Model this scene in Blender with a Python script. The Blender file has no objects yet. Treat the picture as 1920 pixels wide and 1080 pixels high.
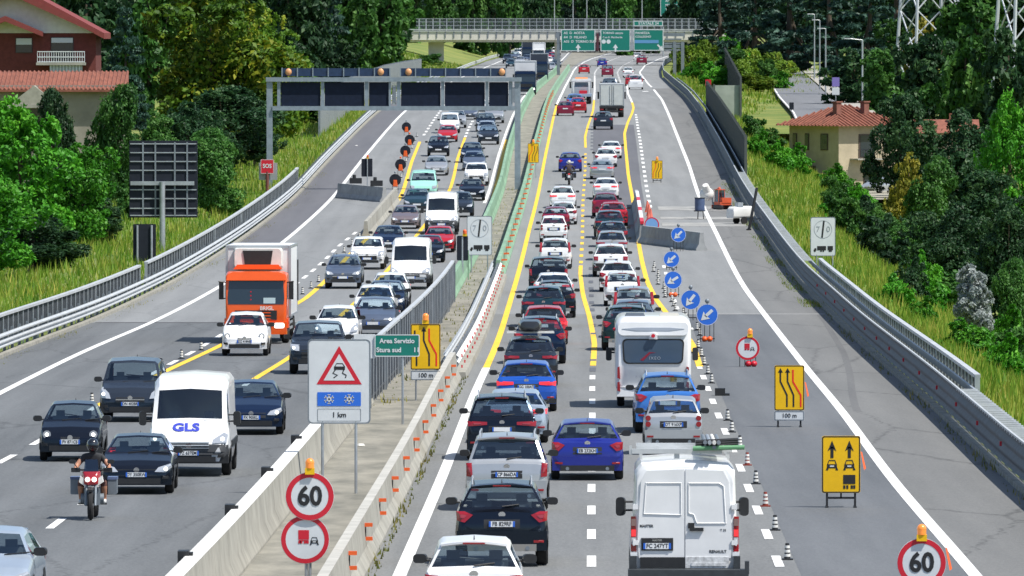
import bpy, math, random
import numpy as np
from mathutils import Vector, Matrix
R = math.radians
random.seed(7)
rng = np.random.default_rng(7)
scene = bpy.context.scene
C = scene.collection

# ------------------------------------------------------------------ camera, light, exposure
F = 16570.0            # focal length in photo pixels (about a 310 mm tele)
HOR, CAMZ = 60.0, 12.6
PITCH = math.atan((540 - HOR) / F)
cd = bpy.data.cameras.new('camera')
cd.sensor_width = 36.0
cd.lens = 36.0 * F / 1920
cd.clip_start, cd.clip_end = 5.0, 20000.0
cd.dof.use_dof = True
cd.dof.focus_distance = 260.0
cd.dof.aperture_fstop = 14.0
cam = bpy.data.objects.new('camera', cd)
C.objects.link(cam)
cam.location = (0, 0, CAMZ)
cam.rotation_euler = (R(90) - PITCH, 0, 0)
scene.camera = cam

ELEV, AZ = R(58), R(120)          # sun: over the right shoulder, high; azimuth clockwise from +Y
world = bpy.data.worlds.new('World')
scene.world = world
world.use_nodes = True
wn = world.node_tree
wn.nodes.clear()
sky = wn.nodes.new('ShaderNodeTexSky')
sky.sky_type = 'NISHITA'
sky.sun_disc = False
sky.sun_elevation = ELEV
sky.sun_rotation = AZ
bg = wn.nodes.new('ShaderNodeBackground')
bg.inputs[1].default_value = 0.11
wo = wn.nodes.new('ShaderNodeOutputWorld')
wn.links.new(sky.outputs[0], bg.inputs[0])
wn.links.new(bg.outputs[0], wo.inputs[0])
sd = bpy.data.lights.new('sun', 'SUN')
sd.energy = 4.6
sd.angle = R(0.53)
sd.color = (1.0, 0.96, 0.89)
sun = bpy.data.objects.new('sun', sd)
C.objects.link(sun)
SUNV = Vector((math.cos(ELEV) * math.sin(AZ), math.cos(ELEV) * math.cos(AZ), math.sin(ELEV)))
sun.rotation_euler = SUNV.to_track_quat('Z', 'Y').to_euler()
sun.location = (60, 100, 120)
vs = scene.view_settings
vs.view_transform = 'Standard'
vs.look = 'None'
vs.exposure = 0.42
vs.gamma = 1.0
vs.use_curve_mapping = False
scene.cycles.use_denoising = True
scene.cycles.max_bounces = 6
scene.cycles.transparent_max_bounces = 10
scene.cycles.caustics_reflective = False
scene.cycles.caustics_refractive = False

# ------------------------------------------------------------------ survey of the road (photo pixel -> metres)
cosP, sinP = math.cos(PITCH), math.sin(PITCH)
def ray(u, v):
    dx, dy = (u - 960) / F, -(v - 540) / F
    return dx, cosP + dy * sinP, -sinP + dy * cosP
def at_depth(u, v, Y):
    dx, dY, dz = ray(u, v)
    t = Y / dY
    return Vector((dx * t, Y, CAMZ + dz * t))
VS = [(1180, 107.5), (1077, 95.8), (1013, 88.3), (950, 80.9), (887, 74.0), (817, 66.9), (763, 61.6), (718, 56.7), (640, 48.0), (577, 41.9), (537, 38.3),
      (487, 34.5), (437, 31.1), (397, 28.5), (358, 26.3), (310, 23.9), (278, 22.2), (220, 19.1), (187, 17.0), (167, 15.2), (137, 11.6), (120, 10.1), (97, 8.6)]
_p = [at_depth(960, v, F / s) for v, s in VS]
PY = np.array([p.y for p in _p]); PZ = np.array([p.z for p in _p])
PY = np.concatenate([[60], PY, [2400, 3200, 9000]]); PZ = np.concatenate([[PZ[0] + 1.2], PZ, [PZ[-1] + 1.5, PZ[-1] + 2, PZ[-1] + 2]])
_g = np.arange(60, 9000, 5.0)
def _smooth(a, n):
    k = np.hanning(2 * n + 1); k /= k.sum()
    return np.convolve(np.concatenate([np.full(n, a[0]), a, np.full(n, a[-1])]), k, 'valid')
_h = _smooth(np.interp(_g, PY, PZ), 9)
def hz(Y):
    return float(np.interp(Y, _g, _h))
def slope(Y):
    return (hz(Y + 4) - hz(Y - 4)) / 8
def ground(u, v, dz=0.0):
    lo, hi = 100.0, 2600.0
    dx, dY, dzr = ray(u, v)
    fn = lambda Y: CAMZ + dzr / dY * Y - (hz(Y) + dz)
    if fn(hi) > 0:
        return at_depth(u, v, hi)
    for _ in range(50):
        m = 0.5 * (lo + hi)
        if fn(m) > 0: lo = m
        else: hi = m
    return at_depth(u, v, hi)
def line_fn(pts, xs=None, n=7):
    P = [ground(u, v) for u, v in pts] if xs is None else [Vector((x, y, 0)) for x, y in xs]
    P.sort(key=lambda p: p.y)
    ys = np.array([p.y for p in P]); xx = np.array([p.x for p in P])
    g = np.arange(100, 2600, 5.0)
    a = np.interp(g, ys, xx)
    m0 = (xx[1] - xx[0]) / (ys[1] - ys[0]); m1 = (xx[-1] - xx[-2]) / (ys[-1] - ys[-2])
    a = np.where(g < ys[0], xx[0] + (g - ys[0]) * m0, a)
    a = np.where(g > ys[-1], xx[-1] + (g - ys[-1]) * m1, a)
    a = _smooth(a, n)
    return lambda Y: float(np.interp(Y, g, a))
L1 = line_fn([(749, 1080), (787, 991), (835, 880), (897, 720), (917, 680), (938, 627), (958, 560), (977, 493), (993, 427), (1010, 360), (1021, 300), (1035, 233), (1043, 200),
              (1055, 173), (1075, 133), (1081, 126), (1094, 117), (1110, 110), (1127, 105), (1155, 97)])
L4 = line_fn([(1829, 1080), (1773, 1013), (1715, 950), (1663, 887), (1613, 817), (1573, 763), (1533, 718), (1473, 640), (1424, 577), (1394, 537), (1367, 487), (1343, 437), (1323, 397),
              (1307, 358), (1292, 310), (1279, 278), (1256, 220), (1241, 187), (1233, 177), (1216, 158), (1199, 136), (1210, 122), (1235, 111), (1260, 103)])
RBAR = line_fn([(1829 + 262, 1080), (1773 + 243, 1013), (1715 + 222, 950), (1613 + 184, 817), (1533 + 156, 718), (1424 + 116, 577), (1394 + 105, 537), (1343 + 85, 437), (1307 + 72, 358), (1279 + 61, 278),
                (1256 + 53, 220), (1288, 190), (1262, 165), (1241, 145), (1239, 133), (1243, 123), (1262, 111), (1300, 100)])
M1 = line_fn([(40, 717), (167, 653), (290, 603), (413, 537), (540, 447), (627, 367), (650, 337), (687, 290), (723, 247), (760, 208), (800, 180), (860, 147), (913, 125), (937, 115), (1000, 97)])
LBAR = lambda Y: M1(Y) - 2.45
MBL = line_fn(None, [(-5.75, 160), (-5.6, 173), (-5.14, 229), (-4.55, 275), (-3.9, 320), (-3.15, 380), (-2.7, 436), (-2.15, 483), (-0.8, 630), (-0.3, 724), (0.25, 800), (0.9, 880), (2.1, 1000), (6.6, 1380), (8.2, 1560), (13, 1900), (22, 2300)])
MBR = lambda Y: L1(Y) - 0.95
M4 = lambda Y: MBL(Y) - 0.75

# ------------------------------------------------------------------ materials
MATS = {}
def mat(name, col=(0.5, 0.5, 0.5), rough=0.6, metal=0.0, var=0.0, scale=3.0, col2=None, bump=0.0, bscale=40.0, emit=None, coat=0.0, spec=0.5, trans=0.0, stretch=None):
    if name in MATS: return MATS[name]
    m = bpy.data.materials.new(name); MATS[name] = m
    m.use_nodes = True
    nt = m.node_tree; b = nt.nodes['Principled BSDF']
    b.inputs['Base Color'].default_value = (*col, 1)
    b.inputs['Roughness'].default_value = rough
    b.inputs['Metallic'].default_value = metal
    b.inputs['Specular IOR Level'].default_value = spec
    if coat:
        b.inputs['Coat Weight'].default_value = coat
        b.inputs['Coat Roughness'].default_value = 0.04
    if emit:
        b.inputs['Emission Color'].default_value = (*emit[0], 1)
        b.inputs['Emission Strength'].default_value = emit[1]
    if var or col2 or bump:
        tc = nt.nodes.new('ShaderNodeNewGeometry')
        src = tc.outputs['Position']
        if stretch:
            mp = nt.nodes.new('ShaderNodeMapping'); mp.inputs['Scale'].default_value = stretch
            nt.links.new(src, mp.inputs['Vector']); src = mp.outputs[0]
        if var or col2:
            n = nt.nodes.new('ShaderNodeTexNoise'); n.inputs['Scale'].default_value = scale
            n.inputs['Detail'].default_value = 6; n.inputs['Roughness'].default_value = 0.65
            nt.links.new(src, n.inputs['Vector'])
            r = nt.nodes.new('ShaderNodeValToRGB')
            c2 = col2 if col2 else tuple(min(1, c * (1 + var)) for c in col)
            c1 = col if col2 else tuple(c * (1 - var) for c in col)
            r.color_ramp.elements[0].color = (*c1, 1); r.color_ramp.elements[1].color = (*c2, 1)
            r.color_ramp.elements[0].position = 0.33; r.color_ramp.elements[1].position = 0.67
            nt.links.new(n.outputs['Fac'], r.inputs['Fac'])
            nt.links.new(r.outputs['Color'], b.inputs['Base Color'])
        if bump:
            n2 = nt.nodes.new('ShaderNodeTexNoise'); n2.inputs['Scale'].default_value = bscale
            n2.inputs['Detail'].default_value = 3
            nt.links.new(src, n2.inputs['Vector'])
            bp = nt.nodes.new('ShaderNodeBump'); bp.inputs['Strength'].default_value = bump
            bp.inputs['Distance'].default_value = 0.02
            nt.links.new(n2.outputs['Fac'], bp.inputs['Height'])
            nt.links.new(bp.outputs['Normal'], b.inputs['Normal'])
    return m
def asphalt(name, c_lo, c_hi, streak=0.25, grain=0.3, rough=0.85, crack=0.0):
    if name in MATS: return MATS[name]
    m = bpy.data.materials.new(name); MATS[name] = m
    m.use_nodes = True
    nt = m.node_tree; N = nt.nodes; K = nt.links; b = N['Principled BSDF']
    b.inputs['Roughness'].default_value = rough
    g = N.new('ShaderNodeNewGeometry')
    mp = N.new('ShaderNodeMapping'); mp.inputs['Scale'].default_value = (1.1, 0.02, 1)
    K.new(g.outputs['Position'], mp.inputs['Vector'])
    n1 = N.new('ShaderNodeTexNoise'); n1.inputs['Scale'].default_value = 1.0; n1.inputs['Detail'].default_value = 5
    K.new(mp.outputs[0], n1.inputs['Vector'])
    mp2 = N.new('ShaderNodeMapping'); mp2.inputs['Scale'].default_value = (0.35, 0.035, 1)
    K.new(g.outputs['Position'], mp2.inputs['Vector'])
    n2 = N.new('ShaderNodeTexNoise'); n2.inputs['Scale'].default_value = 1.0; n2.inputs['Detail'].default_value = 7; n2.inputs['Roughness'].default_value = 0.7
    K.new(mp2.outputs[0], n2.inputs['Vector'])
    n3 = N.new('ShaderNodeTexNoise'); n3.inputs['Scale'].default_value = 15.0; n3.inputs['Detail'].default_value = 4; n3.inputs['Roughness'].default_value = 0.8
    mp3 = N.new('ShaderNodeMapping'); mp3.inputs['Scale'].default_value = (1, 0.16, 1)
    K.new(g.outputs['Position'], mp3.inputs['Vector']); K.new(mp3.outputs[0], n3.inputs['Vector'])
    def mad(a, k, base):
        x = N.new('ShaderNodeMath'); x.operation = 'MULTIPLY_ADD'; x.inputs[1].default_value = k
        K.new(a, x.inputs[0])
        if isinstance(base, float): x.inputs[2].default_value = base
        else: K.new(base, x.inputs[2])
        return x.outputs[0]
    f = mad(n1.outputs['Fac'], streak * 2, 0.5 - streak - 0.3 - grain)
    f = mad(n2.outputs['Fac'], 0.6, f)
    f = mad(n3.outputs['Fac'], grain * 2, f)
    r = N.new('ShaderNodeValToRGB')
    r.color_ramp.elements[0].color = (*c_lo, 1); r.color_ramp.elements[1].color = (*c_hi, 1)
    r.color_ramp.elements[0].position = 0.2; r.color_ramp.elements[1].position = 0.8
    K.new(f, r.inputs['Fac'])
    out = r.outputs['Color']
    if crack:
        vo = N.new('ShaderNodeTexVoronoi'); vo.feature = 'DISTANCE_TO_EDGE'; vo.inputs['Scale'].default_value = 1.0
        mp4 = N.new('ShaderNodeMapping'); mp4.inputs['Scale'].default_value = (0.22, 0.03, 1)
        nz = N.new('ShaderNodeTexNoise'); nz.inputs['Scale'].default_value = 1.5; nz.inputs['Detail'].default_value = 5
        K.new(g.outputs['Position'], nz.inputs['Vector'])
        ad = N.new('ShaderNodeVectorMath'); ad.operation = 'MULTIPLY_ADD'; ad.inputs[1].default_value = (0.9, 0.9, 0)
        K.new(nz.outputs['Color'], ad.inputs[0]); K.new(g.outputs['Position'], ad.inputs[2])
        K.new(ad.outputs[0], mp4.inputs['Vector']); K.new(mp4.outputs[0], vo.inputs['Vector'])
        rr = N.new('ShaderNodeValToRGB'); rr.color_ramp.elements[0].position = 0.0; rr.color_ramp.elements[1].position = 0.012
        rr.color_ramp.elements[0].color = (1 - crack,) * 3 + (1,)
        K.new(vo.outputs['Distance'], rr.inputs['Fac'])
        mx = N.new('ShaderNodeMix'); mx.data_type = 'RGBA'; mx.blend_type = 'MULTIPLY'; mx.inputs['Factor'].default_value = 1
        K.new(out, mx.inputs['A']); K.new(rr.outputs['Color'], mx.inputs['B']); out = mx.outputs['Result']
    K.new(out, b.inputs['Base Color'])
    bp = N.new('ShaderNodeBump'); bp.inputs['Strength'].default_value = 0.25; bp.inputs['Distance'].default_value = 0.02
    K.new(n3.outputs['Fac'], bp.inputs['Height']); K.new(bp.outputs['Normal'], b.inputs['Normal'])
    return m
def paint(name, col, metal=0.0):
    m = mat('paint_' + name, col, 0.30, metal, coat=0.55, spec=0.35, var=0.06, scale=1.2)
    if max(col) < 0.06:
        b = m.node_tree.nodes['Principled BSDF']
        b.inputs['Specular Tint'].default_value = (0.45, 0.68, 1.0, 1)
        b.inputs['Specular IOR Level'].default_value = 0.5; b.inputs['Coat Weight'].default_value = 0.15; b.inputs['Roughness'].default_value = 0.16
    return m
def glass_mat(name, tint, gloss=0.35):
    if name in MATS: return MATS[name]
    m = bpy.data.materials.new(name); MATS[name] = m
    m.use_nodes = True
    nt = m.node_tree; nt.nodes.clear()
    o = nt.nodes.new('ShaderNodeOutputMaterial')
    t = nt.nodes.new('ShaderNodeBsdfTransparent'); t.inputs[0].default_value = (*tint, 1)
    g = nt.nodes.new('ShaderNodeBsdfGlossy'); g.inputs['Roughness'].default_value = 0.03; g.inputs[0].default_value = (0.72, 0.86, 1, 1)
    fw = nt.nodes.new('ShaderNodeLayerWeight'); fw.inputs['Blend'].default_value = 0.5
    pw = nt.nodes.new('ShaderNodeMath'); pw.operation = 'POWER'; pw.inputs[1].default_value = 4.0
    lw = nt.nodes.new('ShaderNodeMath'); lw.operation = 'MULTIPLY_ADD'; lw.inputs[1].default_value = 0.85; lw.inputs[2].default_value = 0.05 + 0.1 * gloss; lw.use_clamp = True
    nt.links.new(fw.outputs['Facing'], pw.inputs[0]); nt.links.new(pw.outputs[0], lw.inputs[0])
    mx = nt.nodes.new('ShaderNodeMixShader')
    nt.links.new(lw.outputs[0], mx.inputs[0]); nt.links.new(t.outputs[0], mx.inputs[1]); nt.links.new(g.outputs[0], mx.inputs[2])
    nt.links.new(mx.outputs[0], o.inputs[0])
    return m

M_WHITE = mat('line_white', (0.72, 0.72, 0.70), 0.7, var=0.13, scale=5, bump=0.1)
M_YELL = mat('line_yellow', (0.80, 0.50, 0.035), 0.7, var=0.12, scale=4)
M_GLASS = glass_mat('glass_clear', (0.68, 0.76, 0.79), 0.4)
M_TINT = glass_mat('glass_tinted', (0.34, 0.40, 0.45), 0.5)
M_BLACK = mat('plastic_black', (0.016, 0.017, 0.019), 0.5, var=0.2, scale=8)
M_TYRE = mat('tyre', (0.012, 0.012, 0.013), 0.85)
M_RIM = mat('rim_alloy', (0.42, 0.43, 0.45), 0.35, 0.8)
M_CHROME = mat('chrome', (0.7, 0.7, 0.72), 0.15, 1.0)
M_RED = mat('tail_red', (0.26, 0.006, 0.012), 0.2, coat=0.6)
M_BRAKE = mat('brake_lit', (0.5, 0.01, 0.015), 0.2, coat=0.6, emit=((1, 0.05, 0.06), 0.5))
M_LAMP = mat('head_lamp', (0.42, 0.45, 0.49), 0.12, 0.3, coat=0.8)
M_LENS = mat('tail_lens', (0.30, 0.035, 0.045), 0.2, coat=0.5)
M_LAMPON = mat('head_lamp_lit', (0.9, 0.9, 0.85), 0.1, emit=((1, 0.97, 0.88), 1.6))
M_AMBER = mat('amber_lamp', (0.8, 0.22, 0.03), 0.35, coat=0.5, emit=((1, 0.35, 0.08), 0.25))
M_ORANGE = mat('orange_plastic', (0.72, 0.11, 0.018), 0.45, var=0.1)
M_PLATE = mat('plate_white', (0.72, 0.74, 0.76), 0.4)
M_BLUE = mat('plate_blue', (0.02, 0.12, 0.55), 0.4)
M_INK = mat('ink_black', (0.012, 0.013, 0.015), 0.6)
M_SEAT = mat('seat_cloth', (0.13, 0.14, 0.15), 0.9)
M_GALV = mat('galvanised_steel', (0.40, 0.43, 0.46), 0.45, 0.55, var=0.18, scale=1.6)
M_GALVD = mat('galvanised_dark', (0.20, 0.23, 0.26), 0.55, 0.4, var=0.2, scale=1.6)
M_CONC = mat('concrete', (0.30, 0.29, 0.25), 0.9, var=0.20, scale=0.9, bump=0.2, bscale=12)
M_CONCW = mat('matt_white', (0.66, 0.66, 0.63), 0.85, var=0.12, scale=1.4, bump=0.15)
M_GREEN = mat('barrier_green', (0.20, 0.33, 0.22), 0.75, var=0.22, scale=1.0, stretch=(1, 0.25, 1))
M_SIGNY = mat('sign_yellow', (0.80, 0.47, 0.0), 0.45, var=0.05)
M_SIGNW = mat('sign_white', (0.62, 0.65, 0.67), 0.5, var=0.05)
M_SIGNR = mat('sign_red', (0.55, 0.012, 0.03), 0.45)
M_SIGNB = mat('sign_blue', (0.02, 0.14, 0.62), 0.45)
M_SIGNG = mat('sign_green', (0.0, 0.17, 0.13), 0.5, var=0.06)
M_SIGNBACK = mat('sign_back_dark', (0.016, 0.020, 0.030), 0.7, var=0.15, spec=0.2)

# ------------------------------------------------------------------ mesh helpers
class MB:
    def __init__(s): s.v, s.f, s.m = [], [], []
    def add(s, vs, fs, mi=0):
        o = len(s.v); s.v += [tuple(p) for p in vs]
        s.f += [tuple(i + o for i in f) for f in fs]; s.m += [mi] * len(fs)
        return s
    def box(s, c, d, mi=0, rot=None, taper=1.0):
        hx, hy, hz_ = d[0] / 2, d[1] / 2, d[2] / 2
        P = [Vector((x * (taper if z > 0 else 1), y * (taper if z > 0 else 1), z)) for z in (-hz_, hz_) for x, y in ((-hx, -hy), (hx, -hy), (hx, hy), (-hx, hy))]
        if rot is not None: P = [rot @ p for p in P]
        P = [p + Vector(c) for p in P]
        return s.add(P, [(3, 2, 1, 0), (4, 5, 6, 7), (0, 1, 5, 4), (1, 2, 6, 5), (2, 3, 7, 6), (3, 0, 4, 7)], mi)
    def cyl(s, a, b, r, n=10, mi=0, r2=None, cap=True):
        a, b = Vector(a), Vector(b); r2 = r if r2 is None else r2
        q = (b - a).to_track_quat('Z', 'Y')
        P = [a + q @ Vector((r * math.cos(2 * math.pi * i / n), r * math.sin(2 * math.pi * i / n), 0)) for i in range(n)]
        P += [b + q @ Vector((r2 * math.cos(2 * math.pi * i / n), r2 * math.sin(2 * math.pi * i / n), 0)) for i in range(n)]
        fs = [(i, (i + 1) % n, n + (i + 1) % n, n + i) for i in range(n)]
        if cap: fs += [tuple(range(n - 1, -1, -1)), tuple(range(n, 2 * n))]
        return s.add(P, fs, mi)
    def tube(s, pts, r, n=8, mi=0):
        for a, b in zip(pts[:-1], pts[1:]): s.cyl(a, b, r, n, mi)
        return s
    def sphere(s, c, r, n=10, k=6, mi=0, sc=(1, 1, 1)):
        P = []
        for j in range(k + 1):
            ph = math.pi * j / k
            for i in range(n):
                th = 2 * math.pi * i / n
                P.append((c[0] + r * sc[0] * math.sin(ph) * math.cos(th), c[1] + r * sc[1] * math.sin(ph) * math.sin(th), c[2] + r * sc[2] * math.cos(ph)))
        fs = [(j * n + i, (j + 1) * n + i, (j + 1) * n + (i + 1) % n, j * n + (i + 1) % n) for j in range(k) for i in range(n)]
        return s.add(P, fs, mi)
    def prism(s, poly, fn, depth, mi=0):
        """poly of (a,b); fn(a,b,d) -> point, d=0 front .. depth back"""
        n = len(poly)
        P = [fn(a, b, 0) for a, b in poly] + [fn(a, b, depth) for a, b in poly]
        return s.add(P, [tuple(range(n)), tuple(range(2 * n - 1, n - 1, -1))] + [(i, n + i, n + (i + 1) % n, (i + 1) % n) for i in range(n)], mi)
    def fan(s, poly, fn, depth, mi=0):
        P = []
        for i, p in enumerate(poly):
            q = poly[(i + 1) % len(poly)]; P += [p, ((p[0] + q[0]) / 2, (p[1] + q[1]) / 2)]
        n = len(P); cx = sum(p[0] for p in P) / n; cz = sum(p[1] for p in P) / n
        M = [((p[0] + cx) / 2, (p[1] + cz) / 2) for p in P]
        V = [fn(a, b, 0) for a, b in P] + [fn(a, b, 0) for a, b in M] + [fn(cx, cz, 0)] + [fn(a, b, depth) for a, b in P]
        fs = []
        for i in range(n):
            k = (i + 1) % n
            fs += [(i, k, n + k, n + i), (n + i, n + k, 2 * n), (i, 2 * n + 1 + i, 2 * n + 1 + k, k)]
        return s.add(V, fs, mi)
    def loft(s, secs, closed=False, caps=False, mi=0):
        n = len(secs[0]); P = [p for c in secs for p in c]; fs = []
        for j in range(len(secs) - 1):
            for i in range(n if closed else n - 1):
                k = (i + 1) % n
                fs.append((j * n + i, j * n + k, (j + 1) * n + k, (j + 1) * n + i))
        if caps:
            fs.append(tuple(range(n - 1, -1, -1))); fs.append(tuple(range((len(secs) - 1) * n, len(secs) * n)))
        return s.add(P, fs, mi)
    def mesh(s, name, mats, smooth=35):
        me = bpy.data.meshes.new(name)
        me.from_pydata(s.v, [], s.f)
        for m in (mats if isinstance(mats, (list, tuple)) else [mats]): me.materials.append(m)
        if any(s.m): me.polygons.foreach_set('material_index', s.m)
        if smooth:
            me.polygons.foreach_set('use_smooth', [True] * len(s.f))
            try: me.set_sharp_from_angle(angle=R(smooth))
            except Exception: pass
        me.update()
        return me
    def build(s, name, mats, parent=None, smooth=35):
        return new_obj(name, s.mesh(name, mats, smooth), parent)
def new_obj(name, me, parent=None):
    o = bpy.data.objects.new(name, me); C.objects.link(o)
    if parent is not None: o.parent = parent
    return o
def thing(name, label, cat, loc=(0, 0, 0), rz=0.0, group=None, rx=0.0):
    o = bpy.data.objects.new(name, None); C.objects.link(o)
    o.empty_display_size = 0.3
    o.location = loc; o.rotation_euler = (rx, 0, rz)
    tag(o, label, cat, group)
    return o
def tag(o, label=None, cat=None, group=None, kind=None):
    if label: o['label'] = label
    if cat: o['category'] = cat
    if group: o['group'] = group
    if kind: o['kind'] = kind
    return o
def copy_tree(o, parent=None, skip=()):
    c = o.copy(); C.objects.link(c); c.parent = parent
    for ch in list(o.children):
        if ch.name.split('.')[0] in skip: continue
        copy_tree(ch, c, skip)
    return c
FONT_CACHE = {}
BENCH = bpy.data.scenes.new('bench')
def eval_mesh(ob):
    BENCH.collection.objects.link(ob)
    vl = BENCH.view_layers[0]; vl.update()
    me = bpy.data.meshes.new_from_object(ob.evaluated_get(vl.depsgraph))
    BENCH.collection.objects.unlink(ob)
    return me
def text_mesh(txt, size, name='lettering', bold=0.0, align='CENTER', extrude=0.002, spacing=1.0):
    key = (txt, size, bold, align, spacing)
    if key in FONT_CACHE: return FONT_CACHE[key]
    cu = bpy.data.curves.new('t', 'FONT'); cu.body = txt; cu.size = size; cu.align_x = align; cu.align_y = 'CENTER'
    cu.offset = bold * size; cu.extrude = extrude; cu.resolution_u = 3; cu.space_character = spacing
    ob = bpy.data.objects.new('t', cu)
    me = eval_mesh(ob)
    bpy.data.objects.remove(ob)
    me.name = name
    FONT_CACHE[key] = me
    return me
def lettering(txt, size, m, parent, loc, face='-y', bold=0.02, name='lettering', align='CENTER', rx=0.0, spacing=1.0, sx=1.0):
    me = text_mesh(txt, size, name, bold, align, 0.002, spacing).copy()
    me.materials.clear(); me.materials.append(m)
    o = new_obj(name, me, parent)
    o.location = loc
    o.rotation_euler = (R(90) + rx, 0, 0 if face == '-y' else R(180))
    o.scale = (sx, 1, 1)
    return o
def rrect(w, h, r, n=4, cx=0, cz=0):
    out = []
    for sx, sz, a0 in ((1, 1, 0), (-1, 1, 90), (-1, -1, 180), (1, -1, 270)):
        for i in range(n + 1):
            a = R(a0 + 90 * i / n)
            out.append((cx + sx * (w / 2 - r) + r * math.cos(a), cz + sz * (h / 2 - r) + r * math.sin(a)))
    return out
def circ(r, n=28, cx=0, cz=0):
    return [(cx + r * math.cos(2 * math.pi * i / n), cz + r * math.sin(2 * math.pi * i / n)) for i in range(n)]
def plate_fn(y0, back=1):
    return lambda a, b, d: (a, y0 + back * d, b)
def frange(a, b, st):
    n = max(1, int(round((b - a) / st)))
    return [a + (b - a) * i / n for i in range(n + 1)]
# ------------------------------------------------------------------ terrain
def sstep(x):
    x = min(1, max(0, x)); return x * x * (3 - 2 * x)
_DR = ([100, 250, 400, 600, 850, 930, 1000, 1060, 1200, 1500, 2000], [5, 5.5, 6, 6.5, 6.7, 5.6, 2.6, 1.3, 0.2, -1.5, -3])
def ground_z(X, Y):
    xl, xr = LBAR(Y) - 0.9, RBAR(Y) + 1.2
    h = hz(Y)
    if X < xl:
        d = xl - X
        z = -0.12 - 2.8 * sstep((d - 5) / 22) if Y < 1150 else -0.12 + 3.2 * sstep((Y - 1150) / 250) * sstep(d / 16)
    elif X > xr:
        d = X - xr
        z = -0.12 - float(np.interp(Y, *_DR)) * sstep(d / 15)
    else:
        return h - 0.12
    return h + z + 0.18 * math.sin(X * 0.31 + Y * 0.07) * sstep(abs(d) / 8)
M_GRASS = mat('grass_ground', (0.070, 0.140, 0.018), 0.95, col2=(0.24, 0.24, 0.055), scale=0.16, bump=0.6, bscale=3.0)
mb = MB()
Ys = [-200, 60, 120] + list(np.arange(150, 1500, 12.0)) + list(np.arange(1500, 2600, 40.0)) + [3000, 4500, 8500]
dl = [2500, 600, 250, 120, 80, 60, 45, 35, 28, 22, 17, 13, 9, 6, 3.5, 1.5, 0.9]
for Y in Ys:
    Yc = min(max(Y, 105), 2500)
    row = [(LBAR(Yc) - d, Y, ground_z(LBAR(Yc) - d, Yc)) for d in dl] + [(RBAR(Yc) + d, Y, ground_z(RBAR(Yc) + d, Yc)) for d in reversed(dl)]
    mb.v += row
nc = 2 * len(dl)
mb.f = [(j * nc + i, j * nc + i + 1, (j + 1) * nc + i + 1, (j + 1) * nc + i) for j in range(len(Ys) - 1) for i in range(nc - 1)]
mb.m = [0] * len(mb.f)
tag(mb.build('ground', M_GRASS, smooth=60), kind='structure')

# ------------------------------------------------------------------ carriageways and paint
def strip(name, fa, fb, y0, y1, dz, m, parent=None, step=6.0, kind='structure', nx=1):
    b = MB()
    ys = frange(y0, y1, step)
    for Y in ys:
        a, c = fa(Y), fb(Y)
        for k in range(nx + 1): b.v.append((a + (c - a) * k / nx, Y, hz(Y) + dz))
    n = nx + 1
    b.f = [(j * n + i, j * n + i + 1, (j + 1) * n + i + 1, (j + 1) * n + i) for j in range(len(ys) - 1) for i in range(nx)]
    b.m = [0] * len(b.f)
    o = b.build(name, m, parent, smooth=0)
    if kind and parent is None: o['kind'] = kind
    return o
off = lambda f, d: (lambda Y: f(Y) + d)
lerp = lambda f, g, t: (lambda Y: f(Y) * (1 - t) + g(Y) * t)
A_MAIN = asphalt('asphalt_worn', (0.155, 0.160, 0.160), (0.250, 0.256, 0.254), 0.36, 0.46)
A_MAIN2 = asphalt('asphalt_near_dim', (0.115, 0.119, 0.119), (0.210, 0.215, 0.212), 0.36, 0.48)  # darker tone stands in for view-angle and vignette dimming of the near road
A_LEFT = asphalt('asphalt_left', (0.150, 0.156, 0.158), (0.240, 0.247, 0.248), 0.36, 0.42, crack=0.2)
A_LEFT2 = asphalt('asphalt_left_near_dim', (0.080, 0.086, 0.090), (0.150, 0.158, 0.163), 0.46, 0.44, crack=0.35)  # same near-road dimming put into the left asphalt colour, plus cracks
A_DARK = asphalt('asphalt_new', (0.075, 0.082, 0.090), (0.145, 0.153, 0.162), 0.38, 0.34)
A_SHOULD = asphalt('asphalt_shoulder', (0.110, 0.112, 0.110), (0.185, 0.185, 0.178), 0.28, 0.4, crack=0.45)
A_PURP = asphalt('asphalt_patch', (0.085, 0.086, 0.096), (0.135, 0.136, 0.147), 0.25, 0.35)
M_GHOST = asphalt('removed_marking', (0.075, 0.080, 0.092), (0.12, 0.125, 0.14), 0.2, 0.3)
road_l = strip('road_left', lambda Y: LBAR(Y) - 0.2, lambda Y: MBL(Y) - 0.1, 110, 2500, 0, A_LEFT, nx=3)
road_r = strip('road_right', lambda Y: MBR(Y) + 0.1, lambda Y: RBAR(Y) + 0.05, 110, 2500, 0, A_MAIN, nx=3)
L2 = lerp(L1, L4, 1 / 3.0)
yv0 = lambda v: ground(1100, v).y
L3 = line_fn([(1462, 1063), (1440, 1007), (1423, 962), (1405, 918), (1390, 881), (1377, 849), (1363, 818), (1353, 795), (1343, 770), (1333, 745), (1325, 723), (1317, 702), (1270, 580), (1237, 470),
              (1217, 376), (1213, 357), (1208, 322), (1204, 293), (1200, 262), (1196, 240), (1192, 213), (1185, 187)])
strip('near_dim_strip', off(MBL, -0.12), off(LBAR, -0.15), 110, yv0(605), 0.003, A_LEFT2, road_l)  # near stretches, brightness falloff towards the camera held in the asphalt colour
strip('near_dim_strip', off(MBR, 0.12), off(RBAR, 0.03), 110, yv0(589), 0.003, A_MAIN2, road_r)
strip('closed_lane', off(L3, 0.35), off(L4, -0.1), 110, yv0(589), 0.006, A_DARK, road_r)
strip('shoulder_right', off(L4, -0.1), lambda Y: RBAR(Y) + 0.02, 110, 1100, 0.007, A_SHOULD, road_r)
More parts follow.
